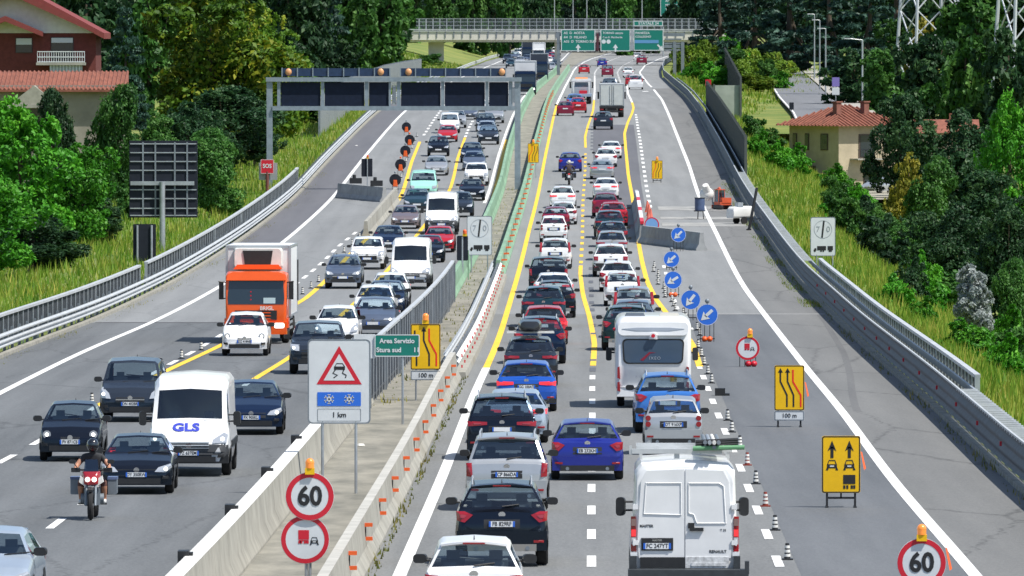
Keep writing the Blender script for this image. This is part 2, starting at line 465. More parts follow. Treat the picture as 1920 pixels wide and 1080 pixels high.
strip('resurfaced_patch', off(L2, 0.1), off(L3, -0.35), 590, 835, 0.005, A_PURP, road_r)
strip('shoulder_left', lambda Y: LBAR(Y) - 0.15, off(M1, -0.1), 505, 1200, 0.005, A_PURP, road_l)
# pale bands laid across the closed lane
M_PALE = mat('pale_band_tone', (0.20, 0.20, 0.195), 0.95, col2=(0.36, 0.36, 0.34), scale=0.8)
def cross_band(v, w, m, parent, fa, fb, name):
    Y = ground(1100, v).y
    strip(name, fa, fb, Y - w / 2, Y + w / 2, 0.010, m, parent, step=w)
for v, w in ((391, 9), (409, 5), (421, 8)): cross_band(v, w, M_PALE, road_r, off(L3, 0.5), off(RBAR, -0.6), 'pale_band')
cross_band(589, 1.2, mat('joint_pale', (0.25, 0.25, 0.245), 0.9, var=0.2), road_r, off(L3, 0.3), off(RBAR, -0.1), 'expansion_joint')
cross_band(605, 0.8, mat('joint_dark', (0.07, 0.07, 0.075), 0.9), road_l, off(LBAR, 0.1), off(MBL, -0.6), 'expansion_joint')
# kerbs under the outer rails
M_KERB = mat('kerb_stone', (0.27, 0.26, 0.22), 0.95, var=0.3, scale=2.0)
def rail_path(fn, y0, y1, step, dz=0.0):
    return [Vector((fn(Y), Y, hz(Y) + dz)) for Y in frange(y0, y1, step)]
def extrude_path(path, prof, closed=True):
    b = MB(); b.loft([[(p.x + a, p.y, p.z + c) for a, c in prof] for p in path], closed=closed, caps=closed)
    return b
extrude_path(rail_path(off(RBAR, 0.16), 110, 1300, 8), [(-.12, -.1), (.14, -.1), (.14, .12), (-.10, .12)]).build('kerb', M_KERB, road_r)
extrude_path(rail_path(off(LBAR, -0.15), 110, 1300, 8), [(-.14, -.1), (.12, -.1), (.10, .12), (-.14, .12)]).build('kerb', M_KERB, road_l)

def painted_line(fn, y0, y1, w, m, parent, dz=0.012, name='edge_line'):
    strip(name, off(fn, -w / 2), off(fn, w / 2), y0, y1, dz, m, parent, step=7)
def dashes(fn, y0, y1, m, parent, per=12.0, ln=4.6, w=0.19, dz=0.012, name='lane_dash', phase=0.0):
    Y = y0 + phase
    while Y < y1:
        strip(name, off(fn, -w / 2), off(fn, w / 2), Y, Y + ln, dz, m, parent, step=ln)
        Y += per
yv = lambda u, v: ground(u, v).y
Y690 = yv(915, 690)
painted_line(L1, 110, Y690, 0.27, M_WHITE, road_r)
painted_line(L1, Y690, yv(1043, 196), 0.24, M_YELL, road_r, name='works_line')
painted_line(L1, yv(1043, 196), 1950, 0.25, M_WHITE, road_r)
painted_line(L4, 110, 1085, 0.27, M_WHITE, road_r)
painted_line(L4, 1120, 2000, 0.25, M_WHITE, road_r)
dashes(L2, 158, Y690 - 2, M_WHITE, road_r, phase=6.0)
dashes(L2, 305, 470, M_GHOST, road_r, name='erased_dash', w=0.22)
dashes(L2, 740, 830, M_GHOST, road_r, name='erased_dash', w=0.25)
dashes(L3, 162, 475, M_WHITE, road_r, ln=4.6, phase=2.0)
dashes(L3, 590, 890, M_WHITE, road_r, ln=5.5, w=0.24)
_LY2 = [(1112, 686), (1115, 643), (1105, 593), (1093, 553), (1088, 513), (1089, 498)]
_LY2b = [(1098, 277), (1097, 257), (1102, 237), (1108, 220), (1112, 208), (1114, 188)]
y2a, y2b = line_fn(_LY2, n=2), line_fn(_LY2b, n=2)
painted_line(y2a, yv(*_LY2[0]), yv(*_LY2[-1]), 0.21, M_YELL, road_r, name='works_line')
painted_line(y2b, yv(*_LY2b[0]), yv(*_LY2b[-1]), 0.21, M_YELL, road_r, name='works_line')
y2m = line_fn([(1089, 498), (1092, 443), (1093, 377), (1097, 320), (1098, 277)], n=2)
dashes(y2m, yv(1089, 494), yv(1098, 284), M_YELL, road_r, name='works_dash', w=0.2)
painted_line(line_fn([(1114, 187), (1115, 167), (1115, 143), (1121, 127)], n=3), yv(1114, 187), yv(1116, 143), 0.2, M_WHITE, road_r)
_LY3 = [(1312, 688), (1298, 643), (1247, 584), (1229, 560), (1213, 527), (1203, 487), (1197, 453), (1187, 377), (1178, 328), (1173, 278), (1171, 250), (1177, 230), (1185, 213), (1188, 202), (1185, 192)]
y3 = line_fn(_LY3, n=2)
painted_line(y3, yv(*_LY3[0]), yv(*_LY3[-1]), 0.24, M_YELL, road_r, name='works_line')
painted_line(line_fn([(1185, 192), (1177, 175), (1176, 160)], n=2), yv(1185, 192), yv(1176, 160), 0.22, M_WHITE, road_r)
dashes(lerp(L1, L4, 1 / 3.0), 1330, 1900, M_WHITE, road_r, per=14, ln=6, w=0.25)
dashes(lerp(L1, L4, 2 / 3.0), 1180, 1900, M_WHITE, road_r, per=14, ln=6, w=0.25)
# painted gore between the lanes and the slip road
g0, g1, g2 = ground(1201, 150), ground(1205, 172), ground(1216, 172)
MB().add([p + Vector((0, 0, 0.014)) for p in (g0, g1, g2)], [(0, 1, 2)]).build('gore_marking', M_WHITE, road_r)
# left carriageway
painted_line(M1, 110, 2000, 0.26, M_WHITE, road_l)
painted_line(off(M4, -0.05), 600, 2000, 0.22, M_WHITE, road_l)
m4y = line_fn([(905, 440), (927, 357), (935, 327), (943, 290), (950, 262)], n=2)
painted_line(m4y, yv(905, 440), yv(950, 262), 0.24, M_YELL, road_l, dz=0.018, name='works_line')
_M2 = [(27, 853), (77, 826), (320, 682), (353, 665), (580, 513), (607, 490), (633, 463), (672, 432), (700, 400), (755, 310), (795, 253), (807, 235), (825, 209)]
m2 = line_fn(_M2, n=3)
dashes(m2, 205, yv(672, 432), M_WHITE, road_l, ln=5.5, w=0.2)
dashes(m2, yv(795, 254), 1400, M_WHITE, road_l, ln=5.5, w=0.24)
_Y2 = [(182, 762), (317, 693), (410, 650), (573, 560), (610, 527), (655, 478), (693, 443), (747, 377), (757, 355), (772, 303), (787, 266)]
ym2 = line_fn(_Y2, n=2)
painted_line(ym2, yv(*_Y2[0]), yv(*_Y2[-1]), 0.26, M_YELL, road_l, name='works_line')
_M3 = [(73, 1007), (133, 960), (467, 717), (540, 673), (845, 353), (852, 327), (858, 297), (872, 258), (880, 238), (897, 211)]
m3 = line_fn(_M3, n=3)
dashes(m3, 160, yv(467, 722), M_WHITE, road_l, phase=9.0, ln=5.0)
painted_line(m3, yv(467, 717), yv(872, 258), 0.23, M_YELL, road_l, name='works_line')
dashes(m3, yv(872, 257), 1400, M_WHITE, road_l, ln=5.5, w=0.24)
dashes(off(m3, -0.35), 290, 380, M_GHOST, road_l, name='erased_dash', w=0.2)

# ------------------------------------------------------------------ median
M_MED = mat('median_slab', (0.15, 0.148, 0.125), 0.95, col2=(0.29, 0.275, 0.23), scale=0.9, bump=0.5, bscale=6, stretch=(1, 0.3, 1))
med = strip('median', off(MBL, -0.1), off(MBR, 0.1), 110, 2300, 0.02, M_MED, nx=2)
NJ = [(-.30, 0), (-.30, .08), (-.17, .33), (-.10, .92), (.10, .92), (.17, .33), (.30, .08), (.30, 0)]
NJW = [(-.34, 0), (-.34, .08), (-.22, .36), (-.16, 1.0), (.16, 1.0), (.22, .36), (.34, .08), (.34, 0)]
def module_mesh(prof, L, mats, top_mi=0, gap=0.05):
    b = MB(); n = len(prof)
    b.loft([[(x, y, z) for x, z in prof] for y in (gap / 2, L - gap / 2)], closed=True, caps=True)
    top = max(z for _, z in prof)
    for i, f in enumerate(b.f):
        if all(abs(b.v[k][2] - top) < 1e-4 for k in f): b.m[i] = top_mi
    return b.mesh('block', mats, smooth=20)
def place_on(o, fn, Y, L, dz=0.0):
    a = Vector((fn(Y), Y, hz(Y) + dz)); c = Vector((fn(Y + L), Y + L, hz(Y + L) + dz)); d = c - a
    o.location = a - o.parent.location if o.parent else a
    o.rotation_euler = (math.atan2(d.z, math.hypot(d.x, d.y)), 0, -math.atan2(d.x, d.y))
def module_row(name, label, fn, y0, y1, L, mesh, child='block', cat='barrier', dz=0.0):
    t = thing(name, label, cat, (fn(y0), y0, hz(y0)))
    for Y in np.arange(y0, y1 - L * 0.5, L):
        place_on(new_obj(child, mesh, t), fn, float(Y), L, dz)
    return t
nj_near = module_mesh(NJW, 6.0, [M_CONC, M_CONCW], 1)  # white top faces: sunlight on the tops put into their colour
bl = module_row('concrete_barrier', 'grey concrete barrier with sunlit top between the oncoming lanes and the median', MBL, 152, 272, 6.0, nj_near)
br = module_row('concrete_barrier', 'grey concrete barrier with orange reflectors beside the left edge line of the queue', MBR, 152, 296, 6.0, module_mesh(NJ, 6.0, [M_CONC, mat('concrete_top', (0.42, 0.41, 0.37), 0.9, var=0.15, scale=1.0)], 1))  # paler top face, sun on the top put into its colour
gl = module_row('concrete_barrier', 'green painted concrete barrier on the oncoming side of the far median', MBL, 408, 1500, 12.0, module_mesh(NJ, 12.0, M_GREEN))
gr = module_row('concrete_barrier', 'green painted concrete barrier with small orange reflectors on the queue side of the far median', MBR, 446, 1500, 12.0, module_mesh(NJ, 12.0, M_GREEN))
rb = MB()
rb.box((0.0, -0.02, 0), (0.025, 0.03, 0.34), 1); rb.box((0.06, -0.02, 0.14), (0.16, 0.10, 0.075), 0); rb.box((0.06, -0.02, -0.14), (0.16, 0.10, 0.075), 0)
ref_mesh = rb.mesh('reflector', [M_ORANGE, M_BLACK])
def reflectors(parent, fn, y0, y1, st, dx, dz, sc=1.0):
    for Y in np.arange(y0, y1, st):
        o = new_obj('reflector', ref_mesh, parent); o.scale = (sc,) * 3
        o.location = Vector((fn(Y) + dx, Y, hz(Y) + dz)) - parent.location
reflectors(br, MBR, 166, 296, 12, 0.15, 0.62)
reflectors(gr, MBR, 450, 1000, 12, 0.15, 0.66, 1.15)
cb = MB().box((0, 0, 0), (0.2, 0.5, 0.22)).box((0.12, 0, 0.02), (0.1, 0.3, 0.12)).mesh('bracket', M_BLACK)
for Y in np.arange(160, 272, 20.0):
    o = new_obj('bracket', cb, bl); o.location = Vector((MBL(Y) - 0.2, Y, hz(Y) + 0.98)) - bl.location
# steel rails
def wave(n, h, d=0.08):
    p = []
    for i in range(n):
        z = i * h
        p += [(0, z), (-d, z + h * .25), (-d, z + h * .45), (0, z + h * .7)]
    p.append((0, n * h - h * 0.2))
    return p
def w_beam(fn, y0, y1, z0, waves, parent, m, name='beam', side=1, h=0.16):
    prof = [(side * a, z0 + z) for a, z in wave(waves, h)]
    b = extrude_path(rail_path(fn, y0, y1, 6), prof + [(x + side * 0.012, z) for x, z in reversed(prof)])
    b.v = [tuple(Vector(p) - parent.location) for p in b.v]
    return b.build(name, m, parent, smooth=50)
def posts(fn, y0, y1, st, h, parent, m, sx=0.1, sy=0.12, name='post', one=False):
    me = MB().box((0, 0, h / 2), (sx, sy, h)).mesh(name, m)
    for Y in np.arange(y0, y1, st):
        o = new_obj(name, me, parent); o.location = Vector((fn(Y), Y, hz(Y) - 0.05)) - parent.location
def bar_mass(fn, y0, y1, st, z0, z1, r, parent, m, name='bars', lean=0.0):
    b = MB()
    for Y in np.arange(y0, y1, st):
        b.box((fn(Y), Y, hz(Y) + (z0 + z1) / 2), (r, r, z1 - z0))
    b.v = [tuple(Vector(p) - parent.location) for p in b.v]
    o = b.build(name, m, parent, smooth=0); o['kind'] = 'stuff'
    return o
def rail_bar(fn, y0, y1, z, w, h, parent, m, name='rail'):
    b = extrude_path(rail_path(fn, y0, y1, 6), [(-w / 2, z - h / 2), (w / 2, z - h / 2), (w / 2, z + h / 2), (-w / 2, z + h / 2)])
    b.v = [tuple(Vector(p) - parent.location) for p in b.v]
    return b.build(name, m, parent)
def here(fn, Y): return (fn(Y), Y, hz(Y))
M_RAILTOP = mat('rail_bright', (0.55, 0.57, 0.58), 0.5, 0.35, var=0.15, scale=1.5)
M_BARS = mat('bars_dark', (0.085, 0.095, 0.11), 0.6, 0.3, var=0.3, scale=2)
# median: white railing with red reflectors, tall picket screen
t = thing('guardrail', 'white steel guardrail with red reflectors between the concrete and the green median barriers', 'guardrail', here(MBR, 296))
w_beam(off(MBR, 0.12), 297, 446, 0.45, 2, t, M_CONCW, side=-1, h=0.2)
w_beam(off(MBR, -0.25), 297, 446, 0.55, 2, t, M_RAILTOP, side=1, h=0.2)
b = extrude_path(rail_path(off(MBR, 0.1), 297, 446, 6), [(-.35, 0), (.35, 0), (.32, .22), (-.3, .22)]); b.v = [tuple(Vector(p) - t.location) for p in b.v]; b.build('kerb', M_CONC, t)
posts(off(MBR, 0), 299, 446, 4, 0.9, t, M_GALV)
me = MB().box((0, 0, 0), (0.05, 0.05, 0.1)).mesh('reflector', M_SIGNR)
for Y in np.arange(299, 446, 6.0):
    for dz in (0.36, 0.72):
        o = new_obj('reflector', me, t); o.location = Vector((MBR(Y) + 0.27, Y, hz(Y) + dz)) - t.location
t = thing('picket_screen', 'tall dark steel picket screen on the median behind the green service area sign', 'fence', here(MBL, 268))
fx = off(MBL, 0.25)
posts(off(fx, 0.07), 269, 404, 3.1, 1.86, t, M_GALV, 0.03, 0.10, 'slat'); bar_mass(fx, 268, 404, 0.30, 0.05, 1.85, 0.06, t, mat('picket_grey', (0.10, 0.115, 0.135), 0.55, 0.4, var=0.35, scale=1.2), 'pickets')
rail_bar(fx, 268, 404, 1.88, 0.16, 0.08, t, M_RAILTOP, 'top_rail')
rail_bar(fx, 268, 404, 0.25, 0.08, 0.07, t, M_BARS, 'bottom_rail')
posts(off(fx, 0.06), 268, 405, 17, 1.95, t, M_GALVD, 0.12, 0.12)
b = extrude_path(rail_path(off(MBL, -0.15), 272, 408, 6), [(-.3, 0), (.25, 0), (.2, .45), (-.24, .45)]); b.v = [tuple(Vector(p) - t.location) for p in b.v]; b.build('plinth', M_CONC, t)
# left outer edge
lf = off(LBAR, -0.25)
t = thing('guardrail', 'long double wave steel guardrail along the far left edge of the oncoming lanes', 'guardrail', here(LBAR, 230))
w_beam(lf, 210, 2000, 0.28, 2, t, M_RAILTOP, side=-1, h=0.17); w_beam(lf, 210, 2000, 0.66, 1, t, M_RAILTOP, side=-1, h=0.2)
posts(off(lf, -0.12), 212, 900, 4, 0.95, t, M_GALVD)
bf = off(LBAR, -0.75)
for y0, y1, lab in ((215, 418, 'nearer'), (424, 640, 'farther')):
    t = thing('railing', 'grey bridge railing of thin bars behind the left guardrail, the %s of two lengths' % lab, 'railing', here(bf, y0))
    bar_mass(bf, y0, y1, 0.30, 0.12, 1.3, 0.045, t, M_BARS); posts(off(bf, 0.05), y0, y1, 2.6, 1.36, t, M_GALV, 0.04, 0.09, 'baluster')
    rail_bar(bf, y0, y1, 1.34, 0.20, 0.10, t, M_RAILTOP, 'top_rail'); rail_bar(bf, y0, y1, 0.16, 0.07, 0.06, t, M_BARS, 'bottom_rail')
    posts(bf, y0, y1 + 1, (y1 - y0) / 6.0, 1.42, t, M_GALV, 0.14, 0.14)
# right outer edge
rf = off(RBAR, 0.25)
t = thing('guardrail', 'long double wave steel guardrail along the right shoulder', 'guardrail', here(RBAR, 160))
w_beam(rf, 140, 1700, 0.20, 3, t, mat('rail_shade_tone', (0.060, 0.080, 0.110), 0.6, var=0.25, scale=1.6, spec=0.3), side=-1, h=0.31)  # dark blue base colour carries the shade on the rail's road side
rail_bar(off(rf, 0.55), 140, 1150, 0.95, 0.07, 0.2, t, M_GALV, 'rear_rail')
rail_bar(off(rf, 0.02), 140, 1700, 1.10, 0.06, 0.05, t, M_RAILTOP, 'top_edge')
posts(off(rf, 0.12), 142, 900, 4, 1.1, t, M_GALVD)
b = MB()
for Y in list(np.arange(150, 255, 1.3)) + list(np.arange(440, 640, 1.6)): b.box((rf(Y) + 0.28, Y, hz(Y) + 1.06), (0.6, 0.16, 0.05))
b.v = [tuple(Vector(p) - t.location) for p in b.v]; o = b.build('spacers', M_RAILTOP, t); o['kind'] = 'stuff'
me = MB().box((0, 0, 0), (0.06, 0.05, 0.12)).mesh('reflector', M_SIGNR)
for Y in np.arange(196, 420, 14.0):
    o = new_obj('reflector', me, t); o.location = Vector((rf(Y) - 0.12, Y, hz(Y) + 0.72)) - t.location
bf2 = off(RBAR, 1.0)
t = thing('railing', 'grey steel bridge railing of thin bars behind the right guardrail', 'railing', here(bf2, 258))
bar_mass(bf2, 258, 432, 0.30, 0.12, 1.28, 0.045, t, M_BARS); posts(off(bf2, -0.05), 258, 432, 2.4, 1.35, t, M_GALV, 0.04, 0.09, 'baluster')
rail_bar(bf2, 258, 432, 1.33, 0.18, 0.10, t, M_RAILTOP, 'top_rail'); rail_bar(bf2, 258, 432, 0.16, 0.07, 0.06, t, M_BARS, 'bottom_rail')
posts(bf2, 258, 433, 29, 1.42, t, M_GALV, 0.15, 0.15)
# ------------------------------------------------------------------ cars
PAINT = {
 'black': paint('black', (0.005, 0.006, 0.009)), 'navy': paint('navy', (0.006, 0.013, 0.035)), 'dark': paint('darkgrey', (0.022, 0.028, 0.038)),
 'grey': paint('grey', (0.17, 0.18, 0.20), 0.4), 'silver': paint('silver', (0.42, 0.44, 0.46), 0.5), 'white': paint('white', (0.72, 0.73, 0.74)),
 'blue': paint('blue', (0.012, 0.085, 0.42), 0.2), 'royal': paint('royal', (0.016, 0.028, 0.26), 0.3), 'sky': paint('sky', (0.04, 0.16, 0.48), 0.2), 'red': paint('red', (0.42, 0.012, 0.022), 0.1),
 'maroon': paint('maroon', (0.20, 0.008, 0.035), 0.2), 'mauve': paint('mauve', (0.22, 0.18, 0.19), 0.4), 'steel': paint('steelblue', (0.11, 0.14, 0.20), 0.4), 'teal': paint('teal', (0.014, 0.036, 0.050)),
 'mint': paint('mint', (0.30, 0.62, 0.52)), 'orange': paint('orange', (0.78, 0.10, 0.008)), 'green': paint('darkgreen', (0.009, 0.024, 0.022)), 'ice': paint('ice', (0.40, 0.47, 0.55), 0.4)}
M_PAINT0 = PAINT['white']
def lin(xs, ys, x): return float(np.interp(x, xs, ys))
# body types: L, W, H and the side profile as stations (y from rear, half-width factor, z low, z belt, z top, roof half-width factor)
TYPES = {
 'hatch': dict(L=4.2, W=1.80, H=1.48, st=[(0.03, .84, .34, .62, .70, .80), (0.09, .94, .26, .80, .92, .80), (0.24, 1.0, .22, .90, .99, .76), (0.62, 1.0, .21, .93, 1.40, .66), (1.7, 1.0, .20, .93, 1.48, .67),
   (2.35, 1.0, .20, .92, 1.42, .66), (3.15, 1.0, .20, .90, .99, .80), (3.85, .99, .22, .72, .82, .80), (4.08, .92, .26, .62, .70, .78), (4.2, .76, .30, .50, .58, .70)], win=(2, 3, 5, 6), belt=.93),
 'suv': dict(L=4.5, W=1.86, H=1.68, st=[(0.03, .86, .44, .78, .84, .82), (0.09, .95, .34, .95, 1.08, .80), (0.24, 1.0, .30, 1.02, 1.13, .77), (0.62, 1.0, .29, 1.06, 1.60, .67), (1.8, 1.0, .28, 1.06, 1.68, .69),
   (2.55, 1.0, .28, 1.04, 1.62, .68), (3.35, 1.0, .28, 1.02, 1.12, .80), (4.1, .99, .30, .88, .98, .82), (4.36, .93, .34, .78, .86, .80), (4.5, .80, .38, .64, .72, .72)], win=(2, 3, 5, 6), belt=1.05),
 'mpv': dict(L=4.8, W=1.90, H=1.76, st=[(0.03, .88, .40, .80, .86, .84), (0.08, .96, .32, 1.00, 1.08, .84), (0.16, 1.0, .27, 1.06, 1.14, .83), (0.42, 1.0, .26, 1.08, 1.68, .72), (1.8, 1.0, .25, 1.08, 1.76, .72),
   (3.0, 1.0, .25, 1.04, 1.66, .70), (3.95, 1.0, .25, 1.0, 1.08, .80), (4.5, .98, .27, .82, .90, .80), (4.7, .92, .30, .70, .76, .78), (4.8, .78, .33, .56, .62, .70)], win=(2, 3, 5, 6), belt=1.07),
 'sedan': dict(L=4.6, W=1.82, H=1.44, st=[(0.03, .84, .36, .66, .74, .80), (0.10, .94, .28, .84, .96, .80), (0.62, 1.0, .22, .90, 1.01, .78), (1.35, 1.0, .21, .92, 1.38, .64), (2.1, 1.0, .20, .92, 1.44, .66),
   (2.7, 1.0, .20, .91, 1.39, .65), (3.5, 1.0, .20, .89, .97, .80), (4.25, .99, .22, .72, .82, .80), (4.48, .92, .26, .62, .70, .78), (4.6, .76, .30, .50, .58, .70)], win=(2, 3, 5, 6), belt=.92),
 'mini': dict(L=3.6, W=1.64, H=1.52, st=[(0.03, .86, .36, .68, .76, .80), (0.08, .95, .28, .84, .96, .80), (0.18, 1.0, .24, .92, 1.02, .78), (0.46, 1.0, .23, .95, 1.44, .66), (1.4, 1.0, .22, .95, 1.52, .68),
   (2.05, 1.0, .22, .94, 1.46, .67), (2.75, 1.0, .22, .93, 1.02, .80), (3.3, .98, .24, .78, .88, .80), (3.5, .92, .28, .66, .74, .78), (3.6, .78, .32, .54, .60, .70)], win=(2, 3, 5, 6), belt=.95),
 'micro': dict(L=2.7, W=1.56, H=1.54, st=[(0.03, .90, .40, .74, .82, .84), (0.07, .97, .32, .90, 1.0, .86), (0.12, 1.0, .28, .97, 1.06, .86), (0.42, 1.0, .26, .98, 1.46, .70), (1.0, 1.0, .25, .98, 1.54, .72),
   (1.5, 1.0, .25, .97, 1.48, .70), (2.1, 1.0, .25, .95, 1.04, .80), (2.5, .98, .27, .80, .88, .80), (2.62, .92, .30, .68, .74, .78), (2.7, .80, .34, .56, .62, .70)], win=(2, 3, 5, 6), belt=.97),
 'boxy': dict(L=4.25, W=1.82, H=1.82, st=[(0.03, .88, .40, .84, .90, .86), (0.07, .96, .32, 1.02, 1.10, .87), (0.12, 1.0, .28, 1.08, 1.16, .87), (0.24, 1.0, .26, 1.10, 1.74, .80), (1.6, 1.0, .25, 1.10, 1.82, .80),
   (2.7, 1.0, .25, 1.06, 1.74, .76), (3.45, 1.0, .25, 1.04, 1.12, .82), (3.95, .98, .27, .90, .98, .82), (4.14, .92, .30, .78, .84, .80), (4.25, .80, .34, .62, .68, .72)], win=(2, 3, 5, 6), belt=1.08),
 'offroad': dict(L=4.7, W=1.94, H=1.78, st=[(0.03, .90, .48, .90, .96, .84), (0.07, .97, .38, 1.06, 1.16, .86), (0.14, 1.0, .34, 1.12, 1.22, .85), (0.45, 1.0, .33, 1.14, 1.70, .74), (1.9, 1.0, .32, 1.14, 1.78, .76),
   (2.8, 1.0, .32, 1.12, 1.72, .75), (3.45, 1.0, .32, 1.10, 1.20, .84), (4.3, 1.0, .34, .98, 1.10, .88), (4.58, .96, .38, .88, .98, .86), (4.7, .86, .42, .72, .80, .78)], win=(2, 3, 5, 6), belt=1.12),
 'van': dict(L=5.6, W=2.06, H=2.52, st=[(0.03, .93, .48, 1.0, 2.36, .82), (0.06, .97, .42, 1.05, 2.44, .84), (0.14, 1.0, .38, 1.1, 2.50, .86), (2.0, 1.0, .36, 1.1, 2.52, .86), (3.6, 1.0, .36, 1.12, 2.50, .85),
   (4.2, 1.0, .36, 1.16, 2.24, .82), (4.98, 1.0, .36, 1.16, 1.34, .86), (5.36, .97, .36, .94, 1.02, .84), (5.5, .92, .36, .80, .88, .80), (5.6, .80, .38, .66, .74, .74)], win=(None, None, 5, 6), belt=1.25, nose=.80),
 'microbus': dict(L=4.9, W=1.92, H=1.96, st=[(0.03, .90, .42, .95, 1.0, .86), (0.07, .97, .36, 1.06, 1.16, .87), (0.12, 1.0, .32, 1.12, 1.22, .87), (0.26, 1.0, .30, 1.16, 1.88, .80), (2.0, 1.0, .30, 1.16, 1.96, .80),
   (3.5, 1.0, .30, 1.14, 1.86, .78), (4.25, 1.0, .30, 1.10, 1.20, .84), (4.65, .98, .32, .96, 1.04, .84), (4.8, .93, .34, .82, .90, .80), (4.9, .82, .38, .64, .70, .74)], win=(2, 3, 5, 6), belt=1.16),
}
TS = [0, .10, .3, .5, .7, .90, 1]
def car_body(T, root, glass_rear=None):
    st, W = T['st'], T['W']; hw = W / 2; L = T['L']
    def half(s):
        y, wf, zl, zb, zt, rf = s
        tall = max(0.0, min(1.0, (zt - zb) / 0.45))
        w = wf * hw; wr = rf * hw * (wf if tall < .3 else 1) if tall < 1 else rf * hw
        zm = zl + (zb - zl) * 0.52
        wb = w * (0.965 if tall < .5 else .955)
        z4 = zb + (zt - zb) * (0.86 if tall > .3 else .7)
        z5 = zb + (zt - zb) * (0.965 if tall > .3 else .92)
        w4 = wr * 1.06 if tall > .3 else wb * 0.97
        w5 = wr * 0.93 if tall > .3 else wb * 0.90
        return [(0, zl), (w * .93, zl), (w, zm), (wb, zb), (w4, z4), (w5, z5), (0, zt + (.012 if tall > .5 else 0.015))]
    KS = [[0, 1], [.3, .7, 1], [.5, 1], [.10, .5, .90, 1], [.5, 1], [.12, .55, 1]]
    # dense rows
    rows, tpos = [], []
    for i in range(len(st) - 1):
        for t in (TS if i == 0 else TS[1:]):
            s = [a + (b - a) * t for a, b in zip(st[i], st[i + 1])]
            H0, H1 = half(st[i]), half(st[i + 1])
            P = [(a[0] + (b[0] - a[0]) * t, a[1] + (b[1] - a[1]) * t) for a, b in zip(H0, H1)]
            rows.append((s[0] - L / 2, P)); tpos.append(i + t)
    ks, pts = [0.0], None
    for k, sub in enumerate(KS): ks += [k + q for q in sub if q > 0]
    def at(P, k):
        i = min(int(k), 5); q = k - i
        return (P[i][0] + (P[i + 1][0] - P[i][0]) * q, P[i][1] + (P[i + 1][1] - P[i][1]) * q)
    nk = len(ks); full = list(range(nk)) + list(range(nk - 2, 0, -1))
    body = MB(); glasses = {}
    vid = []
    for y, P in rows:
        r = []
        for j in range(nk):
            x, z = at(P, ks[j]); r.append((x, y, z))
        ring = r + [(-x, yy, z) for x, yy, z in reversed(r[1:-1])]
        vid.append(ring)
    n = len(vid[0])
    w0, w1, w2, w3 = T['win']
    def cell(i, j):
        tc = 0.5 * (tpos[i] + tpos[i + 1])
        a, b = (full[j], full[(j + 1) % n]); kc = 0.5 * (ks[a] + ks[b]); left = j >= nk - 1
        if T.get('nose'):
            q0, q1 = vid[i][j], vid[i + 1][(j + 1) % n]
            if q0[1] > L / 2 - .62 and max(q0[2], q1[2]) < T['nose'] + .03 and min(q0[1], q1[1]) > L / 2 - .62: return 'bumper_shell'
        if kc > 5:
            if w0 is not None and w0 + .10 < tc < w1 - .10: return 'rear_window'
            if w2 + .10 < tc < w3 - .10: return 'windscreen'
        if 3.10 < kc < 3.90:
            sd = 'side'
            lo = (w0 + .7) if w0 is not None else w2 - 0.3
            mid = (w1 + w2) / 2.0 if w0 is not None else 0
            if w0 is not None and lo < tc < mid - .1: return 'side_window_%d' % left
            if (mid if w0 is not None else lo) < tc < w3 - .5: return 'side_window_%d' % (2 + left)
        return None
    G = {}
    for i in range(len(rows) - 1):
        for j in range(n):
            k = (j + 1) % n
            q = (vid[i][j], vid[i][k], vid[i + 1][k], vid[i + 1][j])
            nm = cell(i, j)
            tgt = body if nm is None else G.setdefault(nm, MB())
            tgt.add(q, [(3, 2, 1, 0)])
    for e, rev in ((0, False), (-1, True)):
        body.add(vid[e], [tuple(range(n)) if not rev else tuple(range(n - 1, -1, -1))])
    def weld(b):
        m = {}; nv = []; idx = []
        for p in b.v:
            key = tuple(round(c, 4) for c in p)
            if key not in m: m[key] = len(nv); nv.append(p)
            idx.append(m[key])
        fs = []
        for f in b.f:
            g = []
            for i in f:
                if idx[i] not in g: g.append(idx[i])
            fs.append(tuple(g))
        keep = [i for i, f in enumerate(fs) if len(f) > 2]
        b.v = nv; b.f = [fs[i] for i in keep]; b.m = [b.m[i] for i in keep]
        return b
    weld(body).build('body', M_PAINT0, root, smooth=38)
    for nm, g in G.items():
        base = 'side_window' if nm.startswith('side') else nm
        weld(g).build(base, mat('bumper_grey', (.05, .053, .058), .55, var=.15) if nm == 'bumper_shell' else M_TINT if (base != 'windscreen' and glass_rear == 'dark') else M_GLASS, root, smooth=38)
    # inner dark tub, dashboard and seats
    zb = T['belt']; tub = MB()
    ya = (st[w0][0] if w0 is not None else st[w2][0] - 1.2) - L / 2 + 0.22; yb = st[w3][0] - L / 2 - 0.05
    tub.box((0, (ya + yb) / 2, zb - 0.20), (W * .88, yb - ya, 0.06))
    tub.box((0, yb - 0.22, zb - 0.10), (W * .84, 0.42, 0.16))
    tub.build('interior', M_SEAT, root)
    yf = st[w2][0] - L / 2 - 0.35
    for sx in (-1, 1):
        b = MB(); b.box((sx * W * .215, yf, zb - 0.06), (.40, .14, .46), rot=Matrix.Rotation(R(10), 3, 'X')); b.box((sx * W * .215, yf - .07, zb + .24), (.22, .09, .15))
        b.build('seat', M_SEAT, root)
    if w0 is not None and T['L'] > 3:
        b = MB(); b.box((0, ya + 0.25, zb - 0.06), (W * .72, .14, .26))
        for sx in (-1, 1): b.box((sx * W * .24, ya + .22, zb + .10), (.20, .09, .11))
        b.build('rear_bench', M_SEAT, root)
